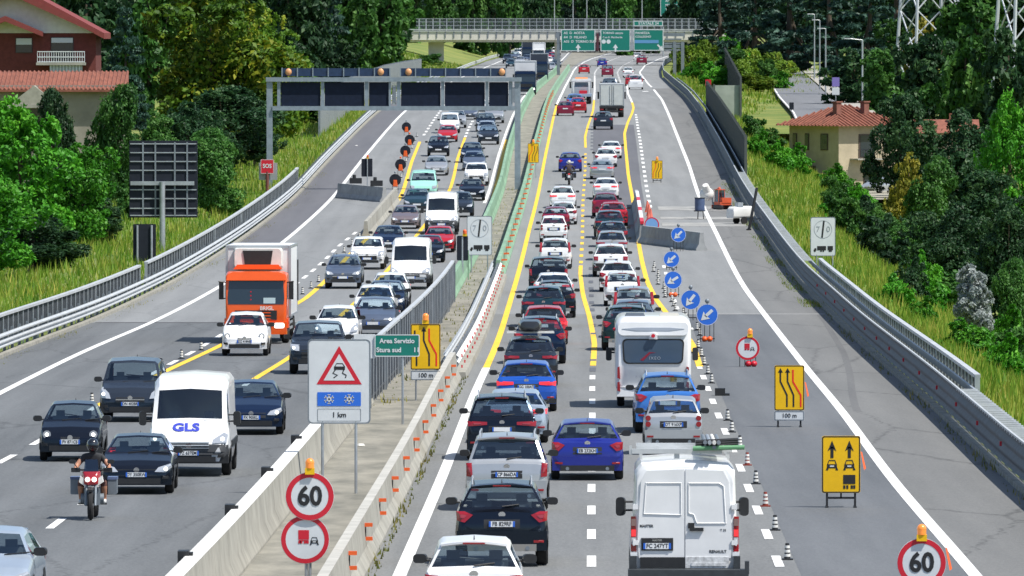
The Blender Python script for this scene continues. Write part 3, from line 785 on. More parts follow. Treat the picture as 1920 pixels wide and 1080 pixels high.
def surf_rear(T):
    hw, st, L = T['W'] / 2, T['st'], T['L']
    xs = [0] + [st[i][1] * hw for i in range(3)]; yx = [st[0][0]] + [st[i][0] for i in range(3)]
    zs = [0] + [st[i][4] for i in range(4)]; yz = [st[0][0]] + [st[i][0] for i in range(4)]
    return lambda x, z: max(lin(xs, yx, abs(x)), lin(zs, yz, z)) - L / 2
def surf_front(T):
    hw, st, L = T['W'] / 2, T['st'], T['L']
    s3 = [st[-1], st[-2], st[-3], st[-4]]
    xs = [0] + [s[1] * hw for s in s3[:3]]; yx = [s3[0][0]] + [s[0] for s in s3[:3]]
    zs = [0] + [s[4] for s in s3]; yz = [s3[0][0]] + [s[0] for s in s3]
    return lambda x, z: min(lin(xs, yx, abs(x)), lin(zs, yz, z)) - L / 2
def rear_bit(T, root, name, poly, m, out=0.012, depth=0.08, mirror=False, smooth=30):
    f = surf_rear(T)
    for sx in ((1, -1) if mirror else (1,)):
        b = MB(); P = [(sx * a, z) for a, z in poly]
        (b.fan if len(P) <= 6 else b.prism)(P, lambda a, z, d: (a, f(a, z) - out + d, z), depth + out)
        b.build(name, m, root, smooth)
def front_bit(T, root, name, poly, m, out=0.012, depth=0.08, mirror=False, smooth=30):
    f = surf_front(T)
    for sx in ((1, -1) if mirror else (1,)):
        b = MB(); P = [(sx * a, z) for a, z in poly]
        (b.fan if len(P) <= 6 else b.prism)(P, lambda a, z, d: (a, f(a, z) + out - d, z), depth + out)
        b.build(name, m, root, smooth)
def strip_poly(x0, x1, z0, z1, n=6):
    xs = [x0 + (x1 - x0) * i / n for i in range(n + 1)]
    return [(x, z0) for x in xs] + [(x, z1) for x in reversed(xs)]
def wheel_mesh(r, w):
    b = MB(); n = 20
    for sgn in (1,):
        secs = []
        for x, rr in ((-w / 2, r * .62), (-w / 2, r * .9), (-w * .36, r), (w * .36, r), (w / 2, r * .9), (w / 2, r * .62), (w * .40, r * .60)):
            secs.append([(x, rr * math.cos(2 * math.pi * i / n), rr * math.sin(2 * math.pi * i / n)) for i in range(n)])
        b.loft(secs, closed=True)
        b.m = [0] * len(b.f)
    me_t = b.mesh('tyre', M_TYRE)
    c = MB()
    for i in range(5):
        a = 2 * math.pi * i / 5
        c.box((w * .43, math.cos(a) * r * .32, math.sin(a) * r * .32), (.02, r * .16, r * .62), rot=None if False else Matrix.Rotation(a - math.pi / 2, 3, 'X'))
    c.cyl((w * .30, 0, 0), (w * .34, 0, 0), r * .61, n, mi=1); c.cyl((w * .40, 0, 0), (w * .46, 0, 0), r * .14, 10)
    for i in range(2):
        pass
    me_r = c.mesh('rim', [M_RIM, M_BLACK])
    return me_t, me_r
def add_wheels(T, root, r=0.32, w=0.21, ya=None, yb=None):
    mt, mr = wheel_mesh(r, w); hw, L = T['W'] / 2, T['L']
    ya = 0.18 * L if ya is None else ya; yb = 0.80 * L if yb is None else yb
    arch = MB(); n = 14
    for y in (ya, yb):
        for sx in (-1, 1):
            o = new_obj('wheel', mt, root); o.location = (sx * (hw - w / 2 - .005), y - L / 2, r)
            if sx < 0: o.rotation_euler = (0, 0, math.pi)
            new_obj('rim', mr, o)
            a = MB(); P = [(sx * (hw + .004), y - L / 2 + (r + .05) * math.cos(math.pi * i / n), r + (r + .05) * math.sin(math.pi * i / n)) for i in range(n + 1)]
            P += [(sx * (hw - .25), p[1], p[2]) for p in P]
            P2 = P[:n + 1] + [(sx * (hw + .004), y - L / 2, r)]
            a.add(P2, [tuple(range(n + 2))]); a.build('wheel_arch', M_BLACK, root)
def add_mirrors(T, root, m=None, z=None, big=False):
    hw, L = T['W'] / 2, T['L']; y = T['st'][T['win'][3]][0] - L / 2 - 0.28
    z = T['belt'] + 0.06 if z is None else z
    for sx in (-1, 1):
        b = MB(); hh, ww = (.36, .17) if big else (.15, .22)
        cx = sx * (hw + (.17 if big else .10))
        b.prism(rrect(ww, hh, min(ww, hh) * .4, 4, cx, z + hh / 2), lambda a, c, d: (a - sx * d * .2, y - .04 + d, c), .12)
        b.cyl((sx * (hw - .08), y + .03, z + hh * .3), (cx, y + .03, z + hh * .3), .022, 6)
        if big: b.cyl((sx * (hw - .08), y + .03, z + hh * .75), (cx, y + .03, z + hh * .75), .022, 6)
        b.build('mirror', m or M_BLACK, root)
def add_plate(root, y, z, face, txt=None, x=0.0, blue=True):
    sgn = -1 if face == 'rear' else 1
    b = MB().box((x, y, z), (.52, .014, .112)); pl = b.build('number_plate', M_PLATE, root)
    if blue:
        e = MB()
        for sx in (-1, 1): e.box((x + sx * .24, y + sgn * .009, z), (.04, .006, .112))
        e.build('plate_band', M_BLUE, pl)
    if txt:
        lettering(txt, .115, M_INK, pl, (x, y + sgn * .0085, z), '-y' if sgn < 0 else '+y', bold=.02, sx=.86)
    return pl
def rear_kit(T, root, lights='block', bumper='body', bmat=None, plate_z=None, wiper=True, spoiler=True, lit=False, rails=False, badge=True, trim=None):
    hw, L = T['W'] / 2, T['L']; st = T['st']; f = surf_rear(T); zb = st[2][3]; z1 = st[1][4]; zl = st[1][2]
    LM = M_BRAKE if lit else M_RED
    zt = z1
    if lights == 'block':
        P = [(hw * .70, zt - .20), (hw * .97, zt - .17), (hw * .98, zt - .02), (hw * .72, zt - .04)]
    elif lights == 'tri':
        P = [(hw * .62, zt - .05), (hw * .80, zt - .20), (hw * .97, zt - .16), (hw * .985, zt + .02), (hw * .80, zt + .02)]
    elif lights == 'wide':
        P = [(hw * .42, zt - .12), (hw * .96, zt - .16), (hw * .985, zt - .02), (hw * .42, zt - .04)]
    elif lights == 'vert':
        P = [(hw * .83, zt - .30), (hw * .98, zt - .28), (hw * .99, zt + .02), (hw * .85, zt + .03)]
    elif lights == 'tower':
        P = [(hw * .80, zt - .12), (hw * .96, zt - .10), (hw * .90, zt + .36), (hw * .78, zt + .36)]
    elif lights == 'round':
        P = None
        for sx in (-1, 1):
            for dz in (-.03, -.19):
                b = MB(); ly = f(hw * .86, zt + dz)
                b.cyl((sx * hw * .86, ly - .02, zt + dz), (sx * hw * .86, ly + .1, zt + dz), .072, 14); b.build('tail_light', LM, root)
    elif lights == 'square':
        P = [(hw * .70, zt - .22), (hw * .95, zt - .22), (hw * .95, zt - .01), (hw * .70, zt - .01)]
    if P:
        rear_bit(T, root, 'tail_light', P, LM, out=.026, depth=.16, mirror=True)
        xm = sum(p[0] for p in P) / len(P); zm = sum(p[1] for p in P) / len(P)
        Q = [(xm + (a - xm) * .5, zm + (z - zm) * .34) for a, z in P]
        rear_bit(T, root, 'light_lens', [(xm + (a - xm) * .8, z) for a, z in Q], M_LENS if not lit else M_BRAKE, out=.036, depth=.02, mirror=True)
    # bumper
    zbt, zbb = zl + (z1 - zl) * .50, zl - .02
    bm = bmat or (M_PAINT0 if bumper == 'body' else M_BLACK)
    poly = strip_poly(-hw * .97, hw * .97, zbb, zbt, 12)
    rear_bit(T, root, 'bumper', poly, bm, out=.05, depth=.22)
    rear_bit(T, root, 'bumper_insert', strip_poly(-hw * .74, hw * .74, zbb - .01, zbb + .13, 8), trim or M_BLACK, out=.062, depth=.1)
    for sx in (-1, 1):
        rear_bit(T, root, 'reflector', [(sx * hw * .68, zbb + .16), (sx * hw * .9, zbb + .16), (sx * hw * .9, zbb + .21), (sx * hw * .68, zbb + .21)], M_RED, out=.066, depth=.02)
    b = MB()
    for sx in (-1, 1): b.cyl((sx * hw * .55, f(0, zbb) - .07, zbb + .05), (sx * hw * .55, f(0, zbb) + .15, zbb + .05), .045, 10)
    b.build('exhaust', M_GALVD, root)
    pz = plate_z or (zbt + .14)
    if badge:
        b = MB(); b.prism(circ(.055, 14, 0, pz + .19), lambda a, z, d: (a * 1.3, f(0, pz + .19) - .012 + d, z), .03); b.build('badge', M_CHROME, root)
    # recess around plate
    rear_bit(T, root, 'plate_recess', strip_poly(-.36, .36, pz - .09, pz + .09, 2), M_BLACK, out=.004, depth=.02)
    y0, y1 = st[2][0] - L / 2, st[3][0] - L / 2; zr = st[3][4]; zw = st[2][4]
    if wiper:
        b = MB(); p0 = Vector((0, y0 + .02, zw + .06)); b.cyl(p0 + Vector((0, -.02, 0)), Vector((.34, y0 + .05, zw + .10)), .014, 6); b.build('wiper', M_BLACK, root)
    if spoiler:
        w = st[3][5] * hw
        b = MB(); b.prism(strip_poly(-w, w, -.07, .10, 6), lambda a, q, d: (a, y1 + q - .06 * (1 - (a / w) ** 2), zr + .012 + d - .05 * (a / w) ** 2 - (.02 if q < 0 else 0)), .035); b.build('spoiler', M_PAINT0, root)
        b = MB(); b.box((0, y1 - .135, zr - .004), (.36, .02, .025)); b.build('third_brake_light', M_RED, root)
    if rails:
        w = st[4][5] * hw * .92
        for sx in (-1, 1):
            b = MB(); b.tube([(sx * w, y1 + .15, zr + .0), (sx * w, y1 + .3, T['H'] + .05), (sx * w, st[5][0] - L / 2 - .2, T['H'] + .04), (sx * w, st[5][0] - L / 2, st[5][4])], .02, 6); b.build('roof_rail', M_GALV, root)
    b = MB(); b.box((0, y1 + .22, T['H'] - .01), (.03, .14, .10), taper=.3); b.build('antenna', M_BLACK, root)
    return pz, f(0, pz) - .02
def front_kit(T, root, lamps='almond', grille='wide', lit=True, bumper='body', badge=True, chrome=False):
    hw, L = T['W'] / 2, T['L']; st = T['st']; f = surf_front(T)
    z2, z3, z1 = st[-2][4], st[-3][4], st[-1][4]; zl = st[-2][2]
    if lamps == 'round':
        for sx in (-1, 1):
            b = MB(); y = f(hw * .74, z2 - .04)
            b.cyl((sx * hw * .74, y - .12, z2 - .04), (sx * hw * .74, y + .03, z2 - .04), .105, 16); b.build('headlight', M_LAMP, root)
            b = MB(); b.cyl((sx * hw * .74, y, z2 - .04), (sx * hw * .74, y + .036, z2 - .04), .05, 12); b.build('light_lens', M_LAMPON, root)
    else:
        P = {'almond': [(hw * .50, z2 - .14), (hw * .80, z2 - .15), (hw * .97, z2 - .03), (hw * .93, z2 + .06), (hw * .60, z2 - .03)],
             'tall': [(hw * .62, z2 - .16), (hw * .92, z2 - .14), (hw * .97, z2 + .06), (hw * .90, z2 + .18), (hw * .68, z2)],
             'slim': [(hw * .45, z2 - .08), (hw * .9, z2 - .10), (hw * .97, z2 + .01), (hw * .5, z2 - .01)],
             'van': [(hw * .58, .83), (hw * .92, .85), (hw * .95, 1.04), (hw * .86, 1.10), (hw * .60, .93)],
             'box': [(hw * .64, z2 - .18), (hw * .95, z2 - .16), (hw * .96, z2 + .06), (hw * .64, z2 + .03)]}[lamps]
        front_bit(T, root, 'headlight', P, M_LAMP, out=.024, depth=.14, mirror=True)
        xm = sum(p[0] for p in P) / len(P); zm = sum(p[1] for p in P) / len(P)
        front_bit(T, root, 'light_lens', circ(.05, 10, xm + .04, zm - .01), M_LAMPON if lit else M_LAMP, out=.036, depth=.02, mirror=True)
    gw = {'wide': .46, 'small': .30, 'full': .56}[grille]
    gz0 = z1 - (.26 if grille == 'full' else .10); gz1 = z1 + .04
    front_bit(T, root, 'grille', strip_poly(-hw * gw, hw * gw, gz0, gz1, 6), M_BLACK, out=.02, depth=.1)
    if chrome:
        front_bit(T, root, 'grille_bar', strip_poly(-hw * gw, hw * gw, (gz0 + gz1) / 2 - .015, (gz0 + gz1) / 2 + .015, 6), M_CHROME, out=.03, depth=.02)
    if badge:
        b = MB(); y = f(0, gz1); b.prism(circ(.07, 14, 0, gz1 - .02), lambda a, z, d: (a, y + .04 - d, z), .06); b.build('badge', M_CHROME, root)
    bm = M_PAINT0 if bumper == 'body' else M_BLACK
    front_bit(T, root, 'bumper', strip_poly(-hw * .96, hw * .96, zl - .03, z1 - .12, 12), bm, out=.035, depth=.25)
    front_bit(T, root, 'lower_intake', strip_poly(-hw * .66, hw * .66, zl + .0, zl + .14, 8), M_BLACK, out=.046, depth=.1)
    for sx in (-1, 1):
        front_bit(T, root, 'fog_light', [(sx * (hw * .70 + a), zl + .12 + z) for a, z in ((0, 0), (.16, .01), (.16, .08), (.02, .08))], M_BLACK, out=.05, depth=.05)
    zp = zl + .23
    b = MB(); p0 = st[T['win'][3]]
    for sx in (-.35, .25): b.cyl((sx, p0[0] - L / 2 - .03, p0[4] + .03), (sx - .5, p0[0] - L / 2 - .10, p0[4] + .075), .012, 5)
    b.build('wiper', M_BLACK, root)
    return zp, f(0, zp) + .052
PROTO = {}
def make_car(key, typ, rear=None, front=None, glass=None, wheel=(.32, .21), mirror_body=False, extra=None):
    T = dict(TYPES[typ]); root = bpy.data.objects.new('car', None); C.objects.link(root)
    car_body(T, root, glass)
    add_wheels(T, root, *wheel)
    add_mirrors(T, root, M_PAINT0 if mirror_body else M_BLACK)
    info = dict(T=T, root=root)
    if rear is not None: info['rp'] = rear_kit(T, root, **rear)
    if front is not None: info['fp'] = front_kit(T, root, **front)
    if extra: extra(T, root)
    PROTO[key] = info
    return info
make_car('hatch', 'hatch', dict(lights='tri'), dict(lamps='almond'))
make_car('hatch_lit', 'hatch', dict(lights='wide', lit=True), dict(lamps='slim', grille='full'))
make_car('suv', 'suv', dict(lights='tri', trim=mat('skid_plate', (.30, .29, .27), .45, .4), rails=True), dict(lamps='almond', grille='full', chrome=True), wheel=(.36, .24))
make_car('suv_wide', 'suv', dict(lights='wide', bumper='black'), dict(lamps='slim', grille='wide', chrome=True), glass='dark', wheel=(.36, .24))
make_car('mpv', 'mpv', dict(lights='vert', rails=True), dict(lamps='tall', grille='wide'), glass='dark', wheel=(.34, .22))
make_car('mpv_wide', 'mpv', dict(lights='wide', rails=True), dict(lamps='tall'), glass='dark', wheel=(.34, .22))
make_car('sedan', 'sedan', dict(lights='wide', wiper=False, spoiler=False, lit=True), dict(lamps='almond', grille='full'), wheel=(.33, .22))
make_car('mini', 'mini', dict(lights='block'), dict(lamps='round', grille='small', chrome=True), wheel=(.29, .18))
make_car('tower', 'mini', dict(lights='tower', bumper='body'), dict(lamps='tall', grille='small'), wheel=(.29, .18))
make_car('micro', 'micro', dict(lights='round', bumper='body', spoiler=False, plate_z=.80), dict(lamps='tall', grille='small'), wheel=(.28, .17))
make_car('square', 'suv', dict(lights='square', bumper='black'), dict(lamps='round', grille='wide'), wheel=(.34, .22))
make_car('boxy', 'boxy', dict(lights='tower'), dict(lamps='tall', grille='wide', chrome=True, bumper='black'), wheel=(.31, .20))
make_car('offroad', 'offroad', dict(lights='vert'), dict(lamps='box', grille='full', bumper='body'), wheel=(.38, .25))
make_car('microbus', 'microbus', dict(lights='vert'), dict(lamps='box', grille='wide', bumper='body', lit=False), wheel=(.33, .21))
def road_dir(fn, Y, L=12.0):
    return math.atan2(fn(Y + L) - fn(Y - L), 2 * L)
NOSMALL = ('wiper', 'badge', 'exhaust', 'reflector', 'antenna', 'plate_band', 'rim', 'light_lens', 'bumper_insert', 'plate_recess', 'wheel_arch', 'roof_rail', 'fog_light', 'grille_bar')
REARBITS = ('tail_light', 'exhaust', 'bumper_insert', 'spoiler', 'third_brake_light', 'plate_recess', 'rear_window_wiper')
FRONTBITS = ('headlight', 'grille', 'grille_bar', 'lower_intake', 'fog_light')
USED = set()
def put_vehicle(info, u, v, label, cat, colour=None, oncoming=False, group=None, plate=None, sc=1.0, yaw=0.0, name='car', fn=None, noplate=False):
    g = ground(u, v); Y = g.y; T = info['T']; small = F / Y < 30
    src = info['root']
    c = copy_tree(src, None, NOSMALL if small else ())
    c.name = name
    fn = fn or (M1 if oncoming else L1)
    h = road_dir(fn, Y) + R(yaw)
    d = Vector((math.sin(h), math.cos(h), slope(Y)))
    mid = Vector((g.x, Y, 0)) + d * (T['L'] / 2 - T.get('over', .18 * T['L'] if not oncoming else .2 * T['L']) ) * 1.0
    c.location = (mid.x, mid.y, hz(mid.y) + .012)
    c.rotation_euler = (math.atan(slope(mid.y)) * (-1 if oncoming else 1), 0, -h + (math.pi if oncoming else 0))
    c.scale = (sc,) * 3
    tag(c, label, cat, group)
    if colour:
        pm = PAINT[colour]
        for ch in c.children:
            if ch.data and len(ch.material_slots) and ch.material_slots[0].material == M_PAINT0:
                ch.material_slots[0].link = 'OBJECT'; ch.material_slots[0].material = pm
    if not noplate:
        if not oncoming and 'rp' in info: add_plate(c, info['rp'][1], info['rp'][0], 'rear', plate, blue=not small)
        if oncoming and 'fp' in info: add_plate(c, info['fp'][1], info['fp'][0], 'front', plate, blue=not small)
    return c
# ------------------------------------------------------------------ vans, lorries, motorhome, motorcycles
def van_extras_front(T, root):
    hw, L = T['W'] / 2, T['L']; f = surf_front(T)
    b = MB()
    for dz in (0, .07, .14): b.prism(strip_poly(-hw * .5, hw * .5, .70 + dz, .725 + dz, 6), lambda a, z, d: (a, f(a, z) + .045 - d, z), .03)
    b.build('grille_bar', M_GALVD, root)
    for sx in (-1, 1):
        pass
    front_bit(T, root, 'bumper_upper', strip_poly(-hw * .95, hw * .95, .55, .79, 10), mat('bumper_grey', (.05, .053, .058), .55, var=.15), out=.03, depth=.2)
    for sx in (-1, 1):
        b = MB(); b.box((sx * (hw + .008), -.3, .78), (.03, L * .66, .16)); b.build('side_strip', M_BLACK, root)
VAN = dict(TYPES['van'])
make_car('van', 'van', None, dict(lamps='van', grille='full', bumper='black'), wheel=(.35, .23), extra=van_extras_front)
for ch in list(PROTO['van']['root'].children):
    if ch.name.startswith('mirror'): bpy.data.objects.remove(ch)
add_mirrors(PROTO['van']['T'], PROTO['van']['root'], M_BLACK, z=1.25, big=True)
make_car('panelvan', 'van', None, dict(lamps='van', grille='wide', bumper='black', chrome=True), wheel=(.35, .23))
for ch in list(PROTO['panelvan']['root'].children):
    if ch.name.startswith('mirror'): bpy.data.objects.remove(ch)
add_mirrors(PROTO['panelvan']['T'], PROTO['panelvan']['root'], M_BLACK, z=1.25, big=True)
# rear of the white van: doors, lights, handle, bumper, letters
def work_van():
    T = dict(TYPES['van']); root = bpy.data.objects.new('van', None); C.objects.link(root)
    car_body(T, root, 'dark'); add_wheels(T, root, .35, .23); add_mirrors(T, root, M_BLACK, z=1.25, big=True)
    hw, L = T['W'] / 2, T['L']; y0 = T['st'][0][0] - L / 2
    W0 = M_PAINT0
    top = lambda x: 2.34 - .10 * (abs(x) / hw) ** 4
    for sx in (-1, 1):
        P = [(sx * .012, .66), (sx * hw * .84, .66), (sx * hw * .86, 1.1), (sx * hw * .80, 2.1), (sx * hw * .70, 2.30), (sx * .012, 2.33)]
        b = MB(); b.prism(P, lambda a, z, d: (a, y0 - .03 + d, z), .05); door = b.build('rear_door', W0, root, smooth=25)
        # pressed window panel as a raised frame
        if sx < 0: Q = [(-hw * .76, 1.48), (-.06, 1.46), (-.06, 2.08), (-hw * .72, 2.08)]
        else: Q = [(.22, 1.30), (hw * .76, 1.30), (hw * .72, 2.02), (hw * .64, 2.08), (.06, 2.08), (.06, 1.50), (.16, 1.47)]
        cx = sum(p[0] for p in Q) / len(Q); cz = sum(p[1] for p in Q) / len(Q)
        n = len(Q); o_ = [(a, y0 - .034, z) for a, z in Q]; m_ = [(cx + (a - cx) * .965, y0 - .048, cz + (z - cz) * .965) for a, z in Q]; i_ = [(cx + (a - cx) * .93, y0 - .032, cz + (z - cz) * .93) for a, z in Q]
        b = MB(); b.loft([o_ + [o_[0]], m_ + [m_[0]], i_ + [i_[0]]]); b.build('pressed_panel', W0, door, smooth=60)
        for z in (.95, 1.62):
            b = MB(); b.box((sx * hw * .90, y0 - .03, z), (.10, .06, .09)); b.cyl((sx * hw * .93, y0 - .04, z - .06), (sx * hw * .93, y0 - .04, z + .06), .02, 8); b.build('hinge', W0, door)
        b = MB(); b.prism([(sx * hw * .885, .78), (sx * hw * .985, .78), (sx * hw * .985, 1.44), (sx * hw * .90, 1.44)], lambda a, z, d: (a, y0 - .02 + d + .04 * (abs(a) > hw * .95), z), .12)
        lt = b.build('tail_light', M_RED, root)
        for z, m in ((1.33, mat('lens_smoke', (.22, .14, .13), .2)), (1.13, M_BRAKE), (.98, mat('lens_clear', (.45, .46, .48), .2))):
            b = MB(); b.box((sx * hw * .935, y0 - .024, z), (.085, .02, .13)); b.build('light_lens', m, lt)
        b = MB(); b.box((sx * hw * .93, y0 - .02, .73), (.13, .02, .07)); b.build('warning_sticker', M_PLATE, root)
    b = MB(); b.box((.22, y0 - .055, 1.20), (.26, .05, .06)); b.box((.12, y0 - .04, 1.27), (.12, .02, .10)); b.build('door_handle', M_BLACK, root)
    b = MB(); b.box((-.52, y0 - .045, .99), (.60, .03, .09)); b.box((-.52, y0 - .036, .88), (.60, .02, .16)); b.build('plate_recess', M_BLACK, root)
    add_plate(root, y0 - .056, .885, 'rear', 'FC 247YT', x=-.52)
    lettering('RENAULT', .075, M_INK, root, (.62, y0 - .034, .78), bold=.02)
    lettering('MASTER', .07, M_INK, root, (-.72, y0 - .034, 1.26), bold=.02)
    lettering('MASTER', .05, M_CHROME, root, (-.52, y0 - .063, .99), bold=.02)
    lettering('T 33', .06, M_INK, root, (.72, y0 - .034, 1.18), bold=.01)
    b = MB(); b.box((-.42, y0 - .036, .575), (.84, .02, .20)); b.build('lower_panel', M_BLACK, root)
    b = MB(); b.box((.42, y0 - .038, .575), (.82, .02, .21)); b.box((.45, y0 - .05, .54), (.66, .02, .06)); b.build('scratched_panel', mat('worn_white', (.55, .56, .57), .6, var=.35, scale=14), root)
    # heavy step bumper
    b = MB(); b.box((.06, y0 - .30, .36), (2.26, .52, .20)); b.box((1.16, y0 - .42, .50), (.08, .26, .24)); b.box((-.98, y0 - .06, .52), (.14, .14, .36)); b.box((.98, y0 - .06, .52), (.12, .14, .36))
    b.build('step_bumper', mat('step_dark', (.03, .036, .042), .6, var=.3, scale=6), root)
    # roof rack with pipes and lashed tools
    rk = MB()
    for y in (-2.2, -.6, 1.0):
        rk = MB(); rk.box((0, y, 2.66), (1.80, .08, .06))
        for sx in (-.82, .82): rk.box((sx, y, 2.58), (.05, .06, .18))
        rk.build('roof_bar', M_RAILTOP, root)
    rk = MB(); rk.box((-.15, -2.62, 2.66), (1.7, .12, .09)); rk.box((-1.02, -2.62, 2.68), (.05, .1, .16)); rk.box((-.15, -2.6, 2.58), (.1, .1, .12))
    rk.build('roller_bar', M_RAILTOP, root)
    return root, T
def roof_load(root):
    b = MB(); rr = random.Random(4)
    for i in range(9):
        x = .38 + .085 * (i % 5); z = 2.74 + .09 * (i // 5)
        b.cyl((x, -2.75 - rr.random() * .2, z), (x, .9, z), .038, 9, mi=i % 3)
    for i in range(3): b.cyl((.20, -2.7 + i * .02, 2.74 + i * .05), (1.0, -2.66, 2.80 + i * .04), .035, 8, mi=3)
    b.cyl((.15, -2.78, 2.72), (1.12, -2.78, 2.74), .045, 9, mi=4)
    return b.build('pipe_bundle', [M_GALV, M_CONCW, M_GALVD, M_BLACK, mat('hose_green', (.12, .30, .15), .5)], root)
wv, wvT = work_van(); roof_load(wv); PROTO['workvan'] = dict(T=wvT, root=wv)

def box_section(w, z0, z1, r, y):
    return [(a, y, z) for a, z in rrect(w, z1 - z0, r, 5, 0, (z0 + z1) / 2)]
def motorhome():
    T = dict(L=6.9, W=2.32, H=2.92, over=1.6); root = bpy.data.objects.new('motorhome', None); C.objects.link(root); L = 6.9
    Wm = M_PAINT0
    b = MB(); b.loft([box_section(2.10, .55, 2.70, .30, -L / 2 + .02), box_section(2.28, .45, 2.84, .34, -L / 2 + .14), box_section(2.32, .42, 2.90, .34, -L / 2 + .5), box_section(2.32, .42, 2.92, .30, L / 2 - 2.0), box_section(2.2, .42, 2.7, .4, L / 2 - 1.4)], closed=True, caps=True)
    b.build('body', Wm, root, smooth=50)
    TV = dict(TYPES['van']); sub = MB()
    sub.loft([box_section(2.0, .42, 1.9, .3, L / 2 - 1.7), box_section(1.98, .42, 1.5, .3, L / 2 - .7), box_section(1.8, .42, 1.0, .25, L / 2)], closed=True, caps=True); sub.build('cab', Wm, root, smooth=50)
    y0 = -L / 2
    # rear shell: upper moulding, window, lower panel
    b = MB(); b.prism([(x, z) for x, z in rrect(2.14, .42, .16, 5, 0, 2.52)], lambda a, z, d: (a, y0 - .07 + .10 * (z - 2.3) + d, z), .12); b.build('upper_moulding', Wm, root, smooth=50)
    b = MB(); b.prism([(-.95, 2.52), (-.5, 2.46), (.5, 2.46), (.95, 2.52), (.5, 2.56), (-.5, 2.56)], lambda a, z, d: (a, y0 - .085 + .10 * (z - 2.3) + d, z), .03); b.build('moulding_recess', mat('grey_trim', (.32, .36, .42), .4), root)
    for sx, m in ((-.55, mat('smoked_skylight', (.10, .12, .15), .15)), (.5, mat('vent_beige', (.45, .44, .40), .5))):
        b = MB(); b.box((sx, y0 + 1.2, 2.95), (.62, .5, .10), taper=.85); b.build('roof_hatch', m, root)
    P = rrect(1.90, .80, .15, 5, 0, 1.80); P = [(a * (1 - .06 * (2.2 - z)), z) for a, z in P]
    b = MB(); b.prism(P, lambda a, z, d: (a, y0 - .012 + d, z), .04); fr = b.build('window_frame', M_BLACK, root)
    P2 = [(a * .95, 1.80 + (z - 1.80) * .90) for a, z in P]
    b = MB(); b.prism(P2, lambda a, z, d: (a, y0 - .020 + d, z), .02); b.build('rear_window', mat('smoked_window', (.055, .085, .125), .12, coat=.5), fr)
    b = MB(); b.add([(-.40, y0 - .026, 1.52), (-.30, y0 - .026, 1.50), (-.08, y0 - .026, 1.74), (.10, y0 - .026, 1.76), (-.12, y0 - .026, 1.78)], [(0, 1, 2, 3, 4)]); b.build('window_logo', mat('logo_maroon', (.22, .01, .03), .4), fr)
    lettering('IXEO', .14, mat('logo_grey', (.30, .33, .37), .4), fr, (.05, y0 - .026, 1.58), bold=.0, spacing=1.2)
    lettering('BÜRSTNER', .12, mat('letter_grey', (.30, .33, .38), .4), root, (-.02, y0 + .01 - .03, .98), bold=.0, spacing=2.4, sx=.9)
    b = MB(); b.cyl((0, y0 - .14, 2.30), (0, y0 + .02, 2.30), .10, 14); b.box((0, y0 - .06, 2.24), (.26, .12, .10)); b.build('reversing_camera', Wm, root)
    b = MB(); b.cyl((0, y0 - .155, 2.30), (0, y0 - .13, 2.30), .06, 12); b.build('camera_lens', M_SIGNR, root)
    for sx in (-1, 1):
        for z0, z1 in ((.92, 1.32), (.52, .84)):
            b = MB(); b.prism([(sx * 1.00, z0), (sx * 1.09, z0 + .03), (sx * 1.09, z1 - .03), (sx * 1.02, z1)], lambda a, z, d: (a, y0 - .03 + d, z), .12); b.build('tail_light', M_RED, root)
        b = MB(); b.sphere((sx * 1.18, y0 + .25, 2.50), .05); b.build('marker_lamp', M_SIGNR if sx < 0 else M_CONCW, root)
        b = MB(); b.prism(rrect(.18, .42, .06, 4, sx * 1.34, 1.55), lambda a, z, d: (a, L / 2 - 1.6 + d, z), .1); b.cyl((sx * 1.0, L / 2 - 1.5, 1.6), (sx * 1.3, L / 2 - 1.5, 1.6), .03, 6); b.build('mirror', M_BLACK, root)
    b = MB(); b.prism(strip_poly(-1.10, 1.10, .36, .66, 8), lambda a, z, d: (a, y0 - .10 + .08 * abs(a) ** 3 + d, z), .3); b.build('bumper', Wm, root)
    b = MB(); b.box((.62, y0 - .03, .93), (.2, .01, .2)); b.build('sticker', mat('sticker_yellow', (.5, .33, .04), .5, col2=(.06, .05, .04), scale=12), root)
    b = MB(); b.box((0, y0 + 1.2, .42), (2.0, 2.4, .16)); b.build('chassis', M_BLACK, root)
    mt, mr = wheel_mesh(.34, .22)
    for y in (-L / 2 + 1.6, L / 2 - 1.0):
        for sx in (-1, 1):
            o = new_obj('wheel', mt, root); o.location = (sx * .98, y, .34); o.rotation_euler = (0, 0, 0 if sx > 0 else math.pi); new_obj('rim', mr, o)
    return dict(T=T, root=root)
PROTO['motorhome'] = motorhome()

